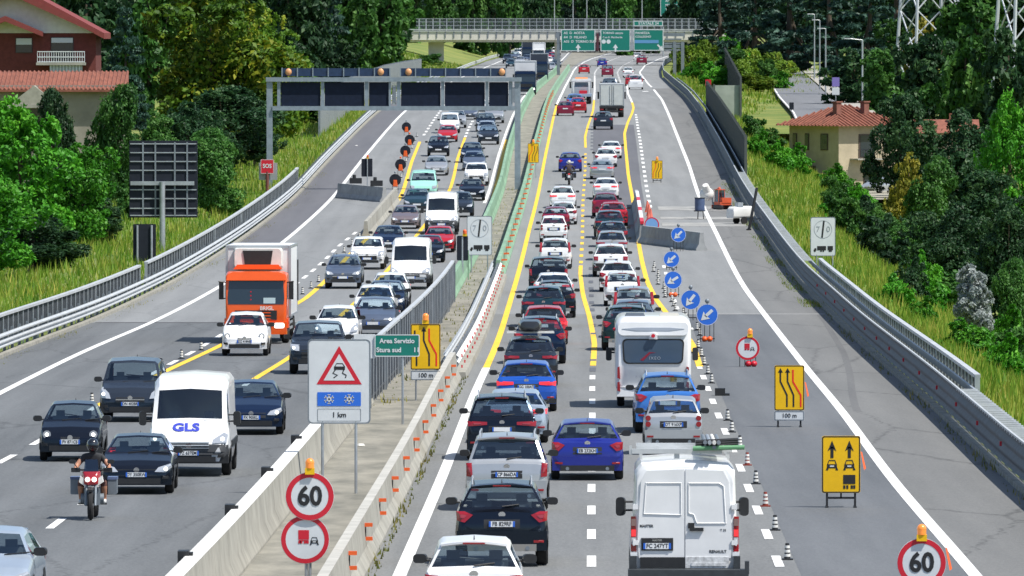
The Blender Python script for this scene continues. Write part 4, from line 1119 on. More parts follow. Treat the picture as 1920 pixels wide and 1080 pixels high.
def lorry(cab_col=None, box_m=None, L=8.0, W=2.48, Hb=3.75, name='lorry', reefer=False, rear_doors=False):
    T = dict(L=L, W=W, H=Hb, over=1.35); root = bpy.data.objects.new(name, None); C.objects.link(root)
    pm = cab_col or M_PAINT0; bm = box_m or mat('box_white', (.66, .67, .68), .5, var=.06, scale=.8)
    yf = L / 2; cl = 1.75
    # cab
    cw = W * .96
    def sec(y, w, z0, z1, r): return box_section(w, z0, z1, r, y)
    b = MB(); b.loft([sec(yf - cl, cw, .55, 2.72, .10), sec(yf - .45, cw, .55, 2.78, .16), sec(yf - .16, cw * .985, .45, 2.70, .16), sec(yf - .02, cw * .96, .42, 1.62, .12), sec(yf, cw * .90, .46, 1.2, .10)], closed=True, caps=True)
    b.build('cab', pm, root, smooth=45)
    hw = cw / 2
    b = MB(); b.prism([(-hw * .90, 1.52), (hw * .90, 1.52), (hw * .92, 1.75), (hw * .88, 2.42), (-hw * .88, 2.42), (-hw * .92, 1.75)], lambda a, z, d: (a, yf - .005 - .13 * max(0, (z - 1.5)) - .03 * (a / hw) ** 2 + .03 - d, z), .06)
    b.build('windscreen', mat('lorry_screen', (.018, .030, .042), .06, coat=.6), root)
    b = MB(); b.prism([(-hw * .97, 2.44), (hw * .97, 2.44), (hw * .92, 2.66), (hw * .75, 2.76), (-hw * .75, 2.76), (-hw * .92, 2.66)], lambda a, z, d: (a, yf - .02 - .25 * max(0, z - 2.44) + .05 - d, z), .35); b.build('sun_visor', pm, root, smooth=40)
    for z in (.98, 1.10, 1.22):
        b = MB(); b.prism(strip_poly(-hw * .66, hw * .66, z - .045, z + .025, 6), lambda a, q, d: (a, yf + .03 - d - .04 * (a / hw) ** 2, q), .06); b.build('grille_bar', pm, root)
    b = MB(); b.box((0, yf + .005, 1.10), (cw * .68, .03, .36)); b.build('grille', M_BLACK, root)
    b = MB(); b.cyl((0, yf + .02, 1.12), (0, yf + .06, 1.12), .13, 16); b.build('badge', M_CHROME, root)
    b = MB(); b.prism(strip_poly(-hw * 1.0, hw * 1.0, .36, .84, 8), lambda a, z, d: (a, yf + .10 - d - .10 * (abs(a) / hw) ** 4, z), .5); b.build('bumper', pm, root, smooth=40)
    b = MB(); b.box((0, yf + .085, .56), (cw * .5, .06, .22)); b.build('lower_intake', M_BLACK, root)
    for sx in (-1, 1):
        b = MB(); b.prism(rrect(.38, .20, .06, 4, sx * hw * .76, .70), lambda a, z, d: (a, yf + .105 - d - .10 * (abs(a) / hw) ** 4, z), .1); b.build('headlight', M_LAMPON, root)
        b = MB(); b.box((sx * (hw + .16), yf - .25, 2.05), (.18, .10, .70)); b.cyl((sx * hw, yf - .2, 2.36), (sx * (hw + .26), yf - .1, 2.40), .025, 6); b.cyl((sx * hw, yf - .2, 1.74), (sx * (hw + .16), yf - .25, 1.74), .025, 6); b.build('mirror', M_BLACK, root)
        b = MB(); b.box((sx * (hw + .003), yf - .85, 2.05), (.012, .8, .62)); b.build('side_window', M_TINT, root)
        b = MB(); b.box((sx * (hw + .02), yf - .9, .78), (.06, 1.0, .36)); b.build('step', pm, root)
    # box
    y1, y0 = yf - cl - .22, -L / 2
    zb = 1.0
    b = MB(); b.loft([box_section(W, zb, Hb, .03, y) for y in (y0, y1)], closed=True, caps=True); bx = b.build('cargo_box', bm, root, smooth=20)
    b = MB()
    for sx in (-1, 1):
        for zz in (zb + .03, Hb - .03): b.box((sx * (W / 2), (y0 + y1) / 2, zz), (.05, y1 - y0 + .04, .08))
        for yy in (y0, y1):
            b.box((sx * (W / 2 - .02), yy, (zb + Hb) / 2), (.10, .05, Hb - zb))
    for yy in (y0, y1):
        for zz in (zb + .05, Hb - .05): b.box((0, yy, zz), (W - .1, .05, .12))
    b.build('box_edge', mat('alu_edge', (.42, .45, .48), .4, .5), bx)
    if reefer:
        b = MB(); b.loft([box_section(1.9, 2.86, 3.66, .10, y1 + .01), box_section(1.8, 2.90, 3.64, .14, y1 + .42)], closed=True, caps=True); b.build('cooling_unit', M_CONCW, root, smooth=40)
        b = MB(); b.prism([(-.50, 3.02), (.50, 3.02), (.58, 3.56), (-.58, 3.56)], lambda a, z, d: (a, y1 + .46 - d, z), .08); b.build('fan_grille', M_BLACK, root)
        b = MB(); b.prism([(-.95, 2.84), (.95, 2.84), (.80, 3.02), (-.80, 3.02)], lambda a, z, d: (a, y1 + .47 - d, z), .30); b.build('cooling_skirt', pm, root)
    if rear_doors:
        for sx in (-1, 1):
            b = MB(); b.box((sx * W * .235, y0 - .035, (zb + Hb) / 2 + .05), (W * .43, .03, Hb - zb - .35)); d_ = b.build('rear_door', mat('door_grey', (.50, .53, .52), .5, var=.08), root)
            b = MB(); b.cyl((sx * W * .08, y0 - .07, zb + .2), (sx * W * .08, y0 - .07, Hb - .2), .02, 6); b.box((sx * W * .08, y0 - .07, zb + .7), (.06, .03, .16)); b.build('lock_rod', M_GALVD, d_)
            b = MB(); b.box((sx * W * .40, y0 - .05, .80), (.34, .06, .14)); b.build('tail_light', M_RED, root)
        b = MB(); b.box((0, y0 - .05, zb + .02), (W, .10, .22)); b.box((0, y0 - .02, .58), (W * .92, .1, .14)); b.build('underrun_bar', M_BLACK, root)
    b = MB(); b.box((0, (y0 + y1) / 2, .82), (.9, y1 - y0, .26)); b.box((0, (y0 + y1) / 2 - .1, .93), (W * .9, y1 - y0 - .2, .12)); b.build('chassis', M_BLACK, root)
    for sx in (-1, 1):
        b = MB()
        for z in (.52, .74, .92): b.box((sx * W * .47, -.1, z), (.04, (y1 - y0) * .42, .09))
        b.build('side_guard', M_GALV, root)
    mt, mr = wheel_mesh(.48, .28); mt2, mr2 = wheel_mesh(.48, .56)
    for y, me, mr_ in ((yf - 1.35, mt, mr), (y0 + 1.9, mt2, mr2)):
        for sx in (-1, 1):
            o = new_obj('wheel', me, root); o.location = (sx * (W / 2 - (.16 if me is mt else .30)), y, .48); o.rotation_euler = (0, 0, 0 if sx > 0 else math.pi); new_obj('rim', mr_, o)
    return dict(T=T, root=root)
PROTO['orange_lorry'] = lorry(PAINT['orange'], reefer=True)
rt = PROTO['orange_lorry']['root']
lettering('BRIGL', .20, M_CONCW, rt, (-.42, 4.03, 1.36), '+y', bold=.03)
b = MB(); b.box((-.52, 4.0, 1.66), (.46, .02, .22)); b.build('windscreen_card', mat('card_pale', (.50, .62, .64), .6), rt)
b = MB()
for z in (1.7, 1.85, 2.0): b.box((.2, 3.97 - .10 * (z - 1.7), z), (.05, .02, .05))
b.build('pennant', M_SIGNR, rt)
add_plate(rt, 4.13, .47, 'front')
for y in (-3.9,):
    b = MB(); b.box((-1.28, y, 2.3), (.05, .05, 1.6)); b.build('side_marker', M_BLACK, rt)
PROTO['box_lorry'] = lorry(None, mat('box_grey', (.40, .42, .42), .5, var=.08), L=7.2, W=2.4, Hb=3.3, rear_doors=True)
PROTO['white_lorry'] = lorry(None, None, L=9.0, W=2.5, Hb=3.9)
PROTO['navy_lorry'] = lorry(PAINT['navy'], mat('box_navy', (.03, .04, .06), .5), L=9.0, W=2.5, Hb=3.9)
def tow_truck():
    p = lorry(None, None, L=7.4, W=2.3, Hb=3.0); root = p['root']
    for ch in list(root.children):
        if ch.name.split('.')[0] in ('cargo_box',):
            for g in list(ch.children): bpy.data.objects.remove(g)
            bpy.data.objects.remove(ch)
    b = MB(); b.box((0, -.95, 1.06), (2.35, 5.4, .12)); b.box((0, -3.66, 1.0), (2.35, .12, .30)); b.build('flat_bed', mat('bed_blue', (.30, .38, .50), .5, .3), root)
    b = MB()
    for sx in (-1, 1): b.tube([(sx * 1.05, 1.5, 1.1), (sx * 1.05, 1.5, 2.5)], .05, 6)
    b.cyl((-1.05, 1.5, 2.5), (1.05, 1.5, 2.5), .05, 6); b.box((0, 1.3, 1.5), (1.6, .4, .7)); b.build('headboard', M_GALV, root)
    b = MB(); b.box((.2, .2, 1.3), (.9, 1.2, .35)); b.build('winch', M_SIGNR, root)
    b = MB(); b.box((0, 2.7, 2.85), (1.4, .2, .14)); b.build('light_bar', M_AMBER, root)
    b = MB(); b.prism([(-.8, 1.75), (.8, 1.75), (.75, 2.4), (-.75, 2.4)], lambda a, z, d: (a, 1.93 + d, z), .04); b.build('cab_rear_window', M_TINT, root)
    p['T']['over'] = 1.9
    return p
PROTO['tow'] = tow_truck()

# ---- people and motorcycles
def skin_body(name, joints, edges, root_i, mats, colour_fn, parent=None, sub=2):
    me = bpy.data.meshes.new(name); me.from_pydata([j[0] for j in joints], edges, [])
    ob = bpy.data.objects.new(name, me)
    ob.modifiers.new('Skin', 'SKIN'); me.skin_vertices[0].data[root_i].use_root = True
    for i, j in enumerate(joints):
        r = j[1]; me.skin_vertices[0].data[i].radius = (r, r) if not isinstance(r, tuple) else r
    s = ob.modifiers.new('Sub', 'SUBSURF'); s.levels = sub; s.render_levels = sub
    out = eval_mesh(ob); bpy.data.objects.remove(ob)
    out.materials.clear()
    for m in mats: out.materials.append(m)
    for p in out.polygons: p.material_index = colour_fn(p.center); p.use_smooth = True
    out.name = name
    return new_obj(name, out, parent)
def rider(kind):
    M_SKIN = mat('skin', (.42, .20, .12), .55); M_SHIRT = mat('jacket_' + kind, (.02, .022, .026) if kind == 'a' else (.045, .03, .028), .8)
    M_TRO = mat('trousers_' + kind, (.10, .045, .035) if kind == 'a' else (.03, .035, .05), .85); M_SHOE = mat('shoe_' + kind, (.62, .62, .60) if kind == 'a' else (.03, .03, .03), .7)
    J = [((0, -.32, .92), .15), ((0, -.28, 1.12), .15), ((0, -.20, 1.34), (.19, .14)), ((0, -.16, 1.46), .07), ((0, -.13, 1.58), .085)]
    E = [(0, 1), (1, 2), (2, 3), (3, 4)]
    for sx in (-1, 1):
        k = len(J)
        J += [((sx * .20, -.19, 1.38), .075), ((sx * .36, -.08, 1.18), .058), ((sx * .38, .14, 1.10), .045), ((sx * .37, .24, 1.10), .045)]
        E += [(2, k), (k, k + 1), (k + 1, k + 2), (k + 2, k + 3)]
        k = len(J)
        J += [((sx * .14, -.28, .86), .11), ((sx * .26, .10, .80), .085), ((sx * .25, -.10, .42), .06), ((sx * .27, .06, .36), .05)]
        E += [(0, k), (k, k + 1), (k + 1, k + 2), (k + 2, k + 3)]
    def col(c):
        if c.z < .43: return 3
        if c.z < .95 and abs(c.x) > .06: return 2 if c.z > .72 or kind == 'b' else 0
        if abs(c.x) > .27 and c.z < 1.33 and kind == 'a': return 0
        return 1
    r = skin_body('person', J, E, 0, [M_SKIN, M_SHIRT, M_TRO, M_SHOE], col)
    b = MB(); b.sphere((0, -.12, 1.64), .145, 14, 10, sc=(.95, 1.1, 1.1)); h = b.build('helmet', mat('helmet_' + kind, (.012, .014, .018) if kind == 'a' else (.55, .50, .46), .15, coat=.8), r, smooth=60)
    b = MB(); b.sphere((0, -.05, 1.65), .115, 12, 8, sc=(.98, 1, .55)); b.build('visor', mat('visor_dark', (.02, .03, .04), .05), r, smooth=60)
    return r
def motorcycle(kind):
    T = dict(L=2.2, W=.9, H=1.4, over=.32); root = bpy.data.objects.new('motorcycle', None); C.objects.link(root)
    body = mat('bike_red', (.30, .012, .02), .25, coat=.7) if kind == 'a' else M_BLACK
    def bike_wheel(y, w):
        b = MB(); n = 24; r = .32
        secs = [[(x, y + rr * math.cos(2 * math.pi * i / n), r + rr * math.sin(2 * math.pi * i / n)) for i in range(n)] for x, rr in ((-w * .5, r * .72), (-w * .5, r * .88), (-w * .2, r), (w * .2, r), (w * .5, r * .88), (w * .5, r * .72))]
        b.loft(secs + [secs[0]], closed=True); o = b.build('wheel', M_TYRE, root)
        c = MB()
        for i in range(6):
            a = math.pi * i / 3; c.cyl((0, y, r), (0, y + .24 * math.cos(a), r + .24 * math.sin(a)), .012, 5)
        c.cyl((-.06, y, r), (.06, y, r), .05, 8); c.build('rim', M_RIM, o)
    bike_wheel(.76, .12); bike_wheel(-.76, .17)
    b = MB()
    for sx in (-1, 1): b.cyl((sx * .10, .76, .32), (sx * .10, .48, 1.02), .03, 8)
    b.build('fork', M_GALVD, root)
    b = MB(); b.loft([[(a, .96 - .02, z) for a, z in rrect(.10, .05, .02, 3, 0, .66)], [(a, .72, z) for a, z in rrect(.14, .06, .02, 3, 0, .70)], [(a, .5, z) for a, z in rrect(.12, .05, .02, 3, 0, .66)]], closed=True, caps=True); b.build('mudguard', M_BLACK, root)
    b = MB(); b.loft([[(a, y, z) for a, z in rrect(w, h, .05, 3, 0, zc)] for y, w, h, zc in ((.66, .22, .16, .86), (.58, .36, .30, .92), (.42, .42, .34, .92), (.15, .34, .28, .90), (-.1, .28, .2, .86))], closed=True, caps=True); b.build('fairing', body, root, smooth=50)
    for sx in (-1, 1):
        b = MB(); b.prism([(sx * .10, .72), (sx * .27, .84), (sx * .24, .98), (sx * .15, .92)], lambda a, z, d: (a, .60 - d, z), .3); b.build('side_fairing', M_CONCW if kind == 'a' else M_BLACK, root)
        b = MB(); b.cyl((sx * .075, .66, .90), (sx * .075, .70, .90), .055, 12); b.build('headlight', M_LAMPON if kind == 'a' else M_LAMP, root)
        b = MB(); b.loft([box_section(.20, .52, .88, .03, y) for y in (-.95, -.45)], closed=True, caps=True)
        b.v = [(x + sx * .42, y, z) for x, y, z in b.v]; pn = b.build('pannier', M_GALVD if kind == 'a' else M_BLACK, root)
        b = MB(); b.box((sx * .42, -.7, .885), (.215, .53, .06)); b.build('pannier_lid', mat('lid_blue', (.10, .14, .26), .4), pn)
        b = MB(); b.cyl((sx * .30, .35, 1.12), (sx * .40, .36, 1.26), .012, 6); b.prism(rrect(.16, .09, .04, 3, sx * .43, 1.29), lambda a, z, d: (a, .36 + d, z), .04); b.build('mirror', M_BLACK, root)
    b = MB(); b.prism([(-.17, 1.02), (.17, 1.02), (.14, 1.34), (-.14, 1.34)], lambda a, z, d: (a, .56 - .4 * (z - 1.02) - d, z), .015); b.build('windscreen', M_TINT, root)
    b = MB(); b.cyl((-.42, .24, 1.10), (.42, .24, 1.10), .02, 8)
    for sx in (-1, 1): b.cyl((sx * .30, .24, 1.10), (sx * .45, .22, 1.10), .028, 8); b.box((sx * .36, .32, 1.10), (.20, .05, .10))
    b.build('handlebar', M_BLACK, root)
    b = MB(); b.box((0, -.02, .50), (.36, .50, .38)); b.cyl((-.26, .05, .45), (.26, .05, .45), .12, 12); b.build('engine', M_GALVD, root)
    b = MB(); b.loft([[(a, y, z) for a, z in rrect(w, .12, .05, 3, 0, zc)] for y, w, zc in ((-.05, .26, .84), (-.35, .32, .82), (-.9, .24, .90))], closed=True, caps=True); b.build('saddle', M_BLACK, root, smooth=50)
    b = MB(); b.cyl((.18, -.1, .40), (.24, -.9, .56), .055, 10); b.build('exhaust', M_GALV, root)
    b = MB(); b.box((0, -1.02, .80), (.14, .03, .07)); b.build('tail_light', M_BRAKE, root)
    b = MB(); b.box((0, -1.04, .62), (.18, .012, .18)); b.build('number_plate', M_PLATE, root)
    for sx in (-1, 1):
        b = MB(); b.cyl((sx * .12, -.05, .33), (sx * .32, -.03, .33), .022, 6); b.build('footrest', M_BLACK, root)
    return dict(T=T, root=root)
PROTO['bike_a'] = motorcycle('a'); PROTO['bike_b'] = motorcycle('b')
# ------------------------------------------------------------------ the traffic
Q = 'vehicles queueing away from the camera'; O = 'vehicles coming towards the camera'
FLEET = [
 # proto, u, v, colour, oncoming, scale, label, category, plate
 ('mini', 889, 1182, 'white', 0, 1.06, 'white hatchback cut off by the bottom edge, only roof and rear window showing', 'car', None),
 ('suv', 941, 1060, 'black', 0, 1.0, 'black sport utility car with grey skid plate behind the silver people carrier', 'car', 'FB 829RF'),
 ('mpv', 951, 956, 'silver', 0, 0.99, 'silver people carrier with upright red tail lights ahead of the black utility car', 'car', 'CP 866DA'),
 ('mpv_wide', 941, 862, 'black', 0, 0.97, 'black people carrier with wide red lights ahead of the silver people carrier', 'car', None),
 ('sedan', 966, 830, 'ice', 0, 1.0, 'pale silver saloon half hidden behind the black people carrier', 'car', None),
 ('hatch_lit', 987, 771, 'blue', 0, 1.02, 'bright blue hatchback with large lit tail lights in the left queue', 'car', 'GG 100AT'),
 ('suv_wide', 995, 724, 'dark', 0, 0.96, 'dark crossover carrying a black roof box on white bars', 'car', None),
 ('suv', 1012, 682, 'navy', 0, 1.0, 'dark blue crossover right behind the red car in the left queue', 'car', None),
 ('hatch_lit', 1021, 646, 'red', 0, 1.0, 'red hatchback between two dark crossovers in the left queue', 'car', None),
 ('suv_wide', 1019, 613, 'teal', 0, 1.0, 'dark slate crossover just ahead of the red hatchback in the left queue', 'car', None),
 ('suv', 1041, 596, 'black', 0, 0.95, 'black car drifting to the right beside the slate crossover', 'car', None),
 ('sedan', 1038, 572, 'white', 0, 1.0, 'white saloon with one red light showing over the dark cars', 'car', None),
 ('offroad', 1028, 549, 'black', 0, 0.96, 'large black off-road car ahead of the white saloon in the left queue', 'car', None),
 ('tower', 1041, 504, 'white', 0, 1.05, 'white car with tall red corner lights ahead of the black off-road car', 'car', None),
 ('micro', 1038, 456, 'white', 0, 1.03, 'tiny white two-seater on the left side of the left queue', 'car', None),
 ('hatch', 1042, 431, 'maroon', 0, 0.95, 'dark maroon car hidden behind the tiny white two-seater', 'car', None),
 ('hatch', 1056, 421, 'white', 0, 0.96, 'white hatchback beside the dark maroon car, left queue', 'car', None),
 ('hatch_lit', 1055, 390, 'white', 0, 0.97, 'white hatchback following the motorcycle', 'car', None),
 ('hatch', 1069, 322, 'royal', 0, 1.0, 'blue hatchback ahead of the motorcycle with open road before it', 'car', None),
 ('hatch', 1060, 217, 'maroon', 0, 0.97, 'dark red hatchback touching the left yellow line far up the road', 'car', None),
 ('mini', 1084, 212, 'red', 0, 1.03, 'bright red small car beside the dark red hatchback', 'car', None),
 ('hatch', 1078, 203, 'sky', 0, 1.0, 'blue car partly behind the two red cars far up the road', 'car', None),
 ('hatch', 1095, 138, 'red', 0, 1.0, 'red car alone in the left lane under the green signs', 'car', None),
 ('hatch', 1101, 899, 'royal', 0, 1.0, 'deep blue hatchback standing across the dashed centre line', 'car', 'EB 232KH'),
 ('micro', 1262, 852, 'silver', 0, 1.0, 'tiny silver two-seater just ahead of the white van', 'car', 'DT 916XP'),
 ('suv', 1251, 811, 'sky', 0, 1.0, 'mid blue crossover with roof bars behind the motorhome', 'car', None),
 ('suv', 1175, 657, 'green', 0, 1.0, 'dark green crossover partly hidden by the motorhome', 'car', None),
 ('hatch', 1187, 633, 'steel', 0, 1.0, 'steel blue car roof showing above the dark green crossover', 'car', None),
 ('tower', 1188, 612, 'silver', 0, 1.08, 'silver hatchback with tall tail lights behind the white city car', 'car', None),
 ('tower', 1167, 574, 'white', 0, 1.03, 'white city car with tall red lights beside the right yellow line', 'car', None),
 ('hatch', 1158, 547, 'white', 0, 0.98, 'white hatchback just ahead of the white city car, right queue', 'car', None),
 ('square', 1145, 519, 'white', 0, 0.98, 'white crossover with square red tail lights in the right queue', 'car', None),
 ('suv_wide', 1147, 488, 'silver', 0, 0.94, 'pale silver car just ahead of the square-lit white crossover', 'car', None),
 ('hatch', 1148, 463, 'dark', 0, 0.98, 'dark grey hatchback just ahead of the pale silver car', 'car', None),
 ('suv_wide', 1143, 446, 'teal', 0, 0.96, 'dark slate car right behind the bright red car, right queue', 'car', None),
 ('hatch', 1150, 424, 'red', 0, 1.0, 'bright red hatchback overlapping the crimson car, right queue', 'car', None),
 ('suv', 1135, 407, 'maroon', 0, 0.93, 'crimson car left of the bright red hatchback, right queue', 'car', None),
 ('sedan', 1136, 373, 'white', 0, 1.0, 'white saloon ahead of the two red cars', 'car', None),
 ('sedan', 1129, 336, 'silver', 0, 0.99, 'silver saloon beside the resurfaced patch of the right lane', 'car', None),
 ('hatch', 1136, 313, 'white', 0, 0.98, 'white hatchback second from the front of the right queue', 'car', None),
 ('sedan', 1146, 297, 'white', 0, 0.95, 'white car leading the right queue, offset to the right', 'car', None),
 ('suv', 1131, 243, 'dark', 0, 0.98, 'dark grey utility car right behind the grey box lorry', 'car', None),
 ('mpv', 1143, 174, 'steel', 0, 1.0, 'dark car with pale tailgate ahead of the box lorry', 'car', None),
 ('boxy', 1139, 144, 'maroon', 0, 1.0, 'dark red boxy car in the middle lane under the green signs', 'car', None),
 ('hatch', 1129, 125, 'royal', 0, 1.0, 'dark blue car far up the curving left lane', 'car', None),
 ('hatch', 1185, 161, 'red', 0, 1.0, 'red car peeping out behind the small white van', 'car', None),
 ('boxy', 1192, 168, 'white', 0, 1.0, 'small white van on the gore of the slip road', 'van', None),
 ('mini', 1178, 145, 'white', 0, 1.0, 'small white car ahead of the small white van', 'car', None),
 ('suv', 1203, 121, 'maroon', 0, 1.05, 'red utility car near the right edge line under the green signs', 'car', None),
 ('hatch', 1196, 113, 'white', 0, 1.0, 'white car far ahead of the red utility car', 'car', None),
 # oncoming
 ('hatch', -30, 1148, 'ice', 1, 1.0, 'silver blue car cut off by the bottom left corner', 'car', None),
 ('sedan', 258, 925, 'black', 1, 0.96, 'black hatchback with oval grille driving beside the motorcycle', 'car', 'DY 350RW'),
 ('mini', 134, 864, 'black', 1, 1.0, 'small black retro car with round headlights behind the motorcycle', 'car', 'FV 871CS'),
 ('boxy', 247, 790, 'dark', 1, 1.0, 'dark grey boxy family van with chrome-edged grille', 'car', 'DN 402BR'),
 ('hatch', 472, 814, 'navy', 1, 1.0, 'dark blue hatchback with star badge beside the white courier van', 'car', 'FX 905KL'),
 ('mini', 460, 667, 'white', 1, 1.04, 'white small car right in front of the orange lorry', 'car', 'DZ 418NE'),
 ('offroad', 596, 701, 'dark', 1, 1.0, 'dark off-road car behind the slippery road sign', 'car', None),
 ('tower', 632, 652, 'white', 1, 1.04, 'white city car behind the dark off-road car', 'car', None),
 ('hatch_lit', 701, 629, 'steel', 1, 1.02, 'grey blue hatchback with lozenge badge beside the picket screen', 'car', None),
 ('suv', 702, 607, 'white', 1, 0.95, 'white car right behind the grey blue hatchback', 'car', None),
 ('hatch', 722, 591, 'navy', 1, 1.0, 'dark blue car between two white cars near the picket screen', 'car', None),
 ('hatch_lit', 731, 574, 'white', 1, 1.0, 'white car right in front of the white delivery van', 'car', None),
 ('suv', 644, 541, 'steel', 1, 0.96, 'blue grey utility car near the yellow line, oncoming', 'car', None),
 ('offroad', 689, 505, 'white', 1, 0.94, 'white utility car with huge black grille, oncoming', 'car', None),
 ('sedan', 728, 472, 'navy', 1, 1.0, 'dark blue saloon behind the white utility car with huge grille', 'car', None),
 ('hatch', 803, 492, 'black', 1, 0.97, 'black car with bright headlights beside the white delivery van', 'car', None),
 ('hatch', 823, 473, 'red', 1, 0.97, 'red car beside the black car near the end of restriction sign', 'car', None),
 ('hatch', 760, 429, 'mauve', 1, 0.96, 'mauve grey car beside the white concrete blocks', 'car', None),
 ('hatch', 782, 397, 'teal', 1, 1.0, 'dark slate car between the mauve car and the mint van', 'car', None),
 ('suv', 862, 407, 'dark', 1, 0.95, 'dark grey car beside the second white van', 'car', None),
 ('sedan', 885, 376, 'black', 1, 1.0, 'black saloon in the lane next to the median, oncoming', 'car', None),
 ('offroad', 893, 348, 'white', 1, 0.92, 'white upright off-road car in the lane next to the median', 'car', None),
 ('hatch', 889, 320, 'steel', 1, 1.0, 'grey car right behind the white upright off-road car', 'car', None),
 ('suv', 884, 305, 'navy', 1, 0.95, 'dark blue car third behind the white upright off-road car', 'car', None),
 ('hatch', 818, 329, 'silver', 1, 0.98, 'silver car right behind the mint green van', 'car', None),
 ('suv', 822, 293, 'black', 1, 0.97, 'black car with bright headlights behind the silver car', 'car', None),
 ('hatch', 839, 266, 'red', 1, 0.98, 'red hatchback coming from under the message gantry', 'car', None),
 ('microbus', 843, 250, 'white', 1, 0.95, 'white van right behind the red hatchback under the gantry', 'van', None),
 ('suv', 856, 240, 'silver', 1, 1.0, 'silver car beside the white van under the gantry', 'car', None),
 ('suv', 916, 271, 'dark', 1, 0.98, 'dark grey utility car nearest the median below the gantry', 'car', None),
 ('hatch', 913, 258, 'ice', 1, 1.0, 'pale blue car right behind the dark grey utility car', 'car', None),
 ('suv', 911, 247, 'black', 1, 1.0, 'black car two behind the dark grey utility car near the median', 'car', None),
 ('suv', 927, 231, 'silver', 1, 1.0, 'silver utility car just below the right end of the gantry', 'car', None),
 ('hatch', 879, 224, 'steel', 1, 1.0, 'grey car on the dashed line just below the gantry', 'car', None),
 ('hatch', 898, 214, 'white', 1, 1.0, 'white car peeping below the gantry edge', 'car', None),
 ('suv', 952, 119, 'dark', 1, 1.05, 'dark car at the head of the far traffic jam', 'car', None),
 ('suv', 958, 128, 'teal', 1, 1.0, 'slate utility car just above the gantry lamps', 'car', None),
 ('hatch', 975, 121, 'silver', 1, 1.0, 'silver car in the far jam left of the navy lorry', 'car', None),
 ('hatch', 988, 117, 'steel', 1, 1.0, 'grey blue car below the navy lorry in the far jam', 'car', None),
 ('mpv', 971, 107, 'white', 1, 1.0, 'white car left of the navy lorry under the bridge', 'car', None),
 ('hatch', 1028, 121, 'white', 1, 1.0, 'white car in the far jam nearest the median', 'car', None),
 ('suv', 1036, 114, 'red', 1, 1.0, 'red car in the far jam by the sign post', 'car', None),
 ('hatch', 1029, 107, 'navy', 1, 1.0, 'dark blue car behind the white car in the far jam', 'car', None),
 ('suv', 1022, 99, 'ice', 1, 1.0, 'pale car deep in the far jam under the bridge', 'car', None),
 ('hatch', 1037, 97, 'steel', 1, 1.0, 'grey car deepest in the far jam near the median', 'car', None),
 ('suv', 966, 113, 'steel', 1, 1.0, 'grey car wedged between the dark cars at the head of the far jam', 'car', None),
 ('hatch', 1043, 127, 'dark', 1, 1.0, 'dark car by the green barrier in the far jam', 'car', None),
 ('hatch', 1032, 134, 'silver', 1, 1.0, 'silver car nearest the camera in the far jam right of the dark lorry', 'car', None),
 ('mpv', 1042, 104, 'white', 1, 1.0, 'white people carrier by the sign post under the bridge', 'car', None),
 ('suv', 979, 100, 'ice', 1, 1.0, 'pale car left behind the navy lorry under the bridge', 'car', None),
 ('hatch', 1000, 102, 'red', 1, 1.0, 'red car between the two lorries under the bridge', 'car', None),
 ('suv', 1041, 119, 'steel', 1, 1.0, 'blue grey car behind the dark car at the green barrier', 'car', None),
 ('hatch', 1018, 126, 'navy', 1, 1.0, 'dark blue car right behind the dark lorry by the gantry leg', 'car', None),
]
for key, u, v, colr, onc, sc, lab, cat, plate in FLEET:
    put_vehicle(PROTO[key], u, v, lab, cat, colr, bool(onc), O if onc else Q, plate, sc, yaw=random.uniform(-.9, .9))
# oblong roof box on white bars
rb_car = [o for o in C.objects if o.get('label', '').startswith('dark crossover carrying')][0]
tb = MB(); tb.loft([[(a, y, z) for a, z in rrect(w, h, min(w, h) * .42, 5, -.02, 1.84 + h / 2)] for y, w, h in ((-1.05, .30, .16), (-.98, .66, .34), (-.4, .80, .40), (.5, .76, .36), (1.0, .4, .16))], closed=True, caps=True)
rb = tb.build('roof_box', mat('roofbox_black', (.02, .022, .026), .3, coat=.4), rb_car, smooth=60)
tb = MB()
for y in (-.85, .35): tb.box((0, y, 1.80), (1.62, .07, .05))
tb.build('roof_bar', M_CONCW, rb_car)
put_vehicle(PROTO['workvan'], 1283, 1108, 'white work van with pipes on its roof rack and a dark step bumper', 'van', 'white', False, Q, name='van', sc=1.0)
put_vehicle(PROTO['motorhome'], 1224, 762, 'white motorhome with smoked rear window and reversing camera', 'motorhome', 'white', False, Q, name='motorhome').scale = (1, 1, .955)
g = put_vehicle(PROTO['van'], 357, 891, 'white courier van with blue letters above the grille', 'van', 'white', True, O, 'FZ 637EM', name='van')
lg = mat('gls_blue', (.03, .05, .42), .5)
T_ = PROTO['van']['T']; fs = surf_front(T_)
lettering('GLS', .40, lg, g, (.08, 5.155 - 2.8 + .012, 1.20 + .012), '+y', bold=.045, rx=R(-50))
put_vehicle(PROTO['panelvan'], 770, 542, 'white high-roof delivery van behind the white car, oncoming', 'van', 'white', True, O, name='van', sc=.97)
put_vehicle(PROTO['van'], 828, 438, 'white van with dark bumper farther back beside the red car', 'van', 'white', True, O, name='van', sc=.98)
put_vehicle(PROTO['microbus'], 794, 373, 'mint green minibus next to the yellow line, oncoming', 'van', 'mint', True, O, name='van')
put_vehicle(PROTO['orange_lorry'], 483, 643, 'orange lorry with white refrigerated box behind the white small car', 'lorry', None, True, O, name='lorry')
put_vehicle(PROTO['box_lorry'], 1147, 220, 'grey box lorry with two rear doors far up the middle lane', 'lorry', 'white', False, Q, name='lorry')
put_vehicle(PROTO['tow'], 1090, 195, 'white breakdown truck with empty pale blue flat bed', 'lorry', 'white', False, Q, name='lorry', sc=.95)
put_vehicle(PROTO['white_lorry'], 985, 178, 'white lorry beside the right leg of the message gantry', 'lorry', 'navy', True, O, name='lorry')
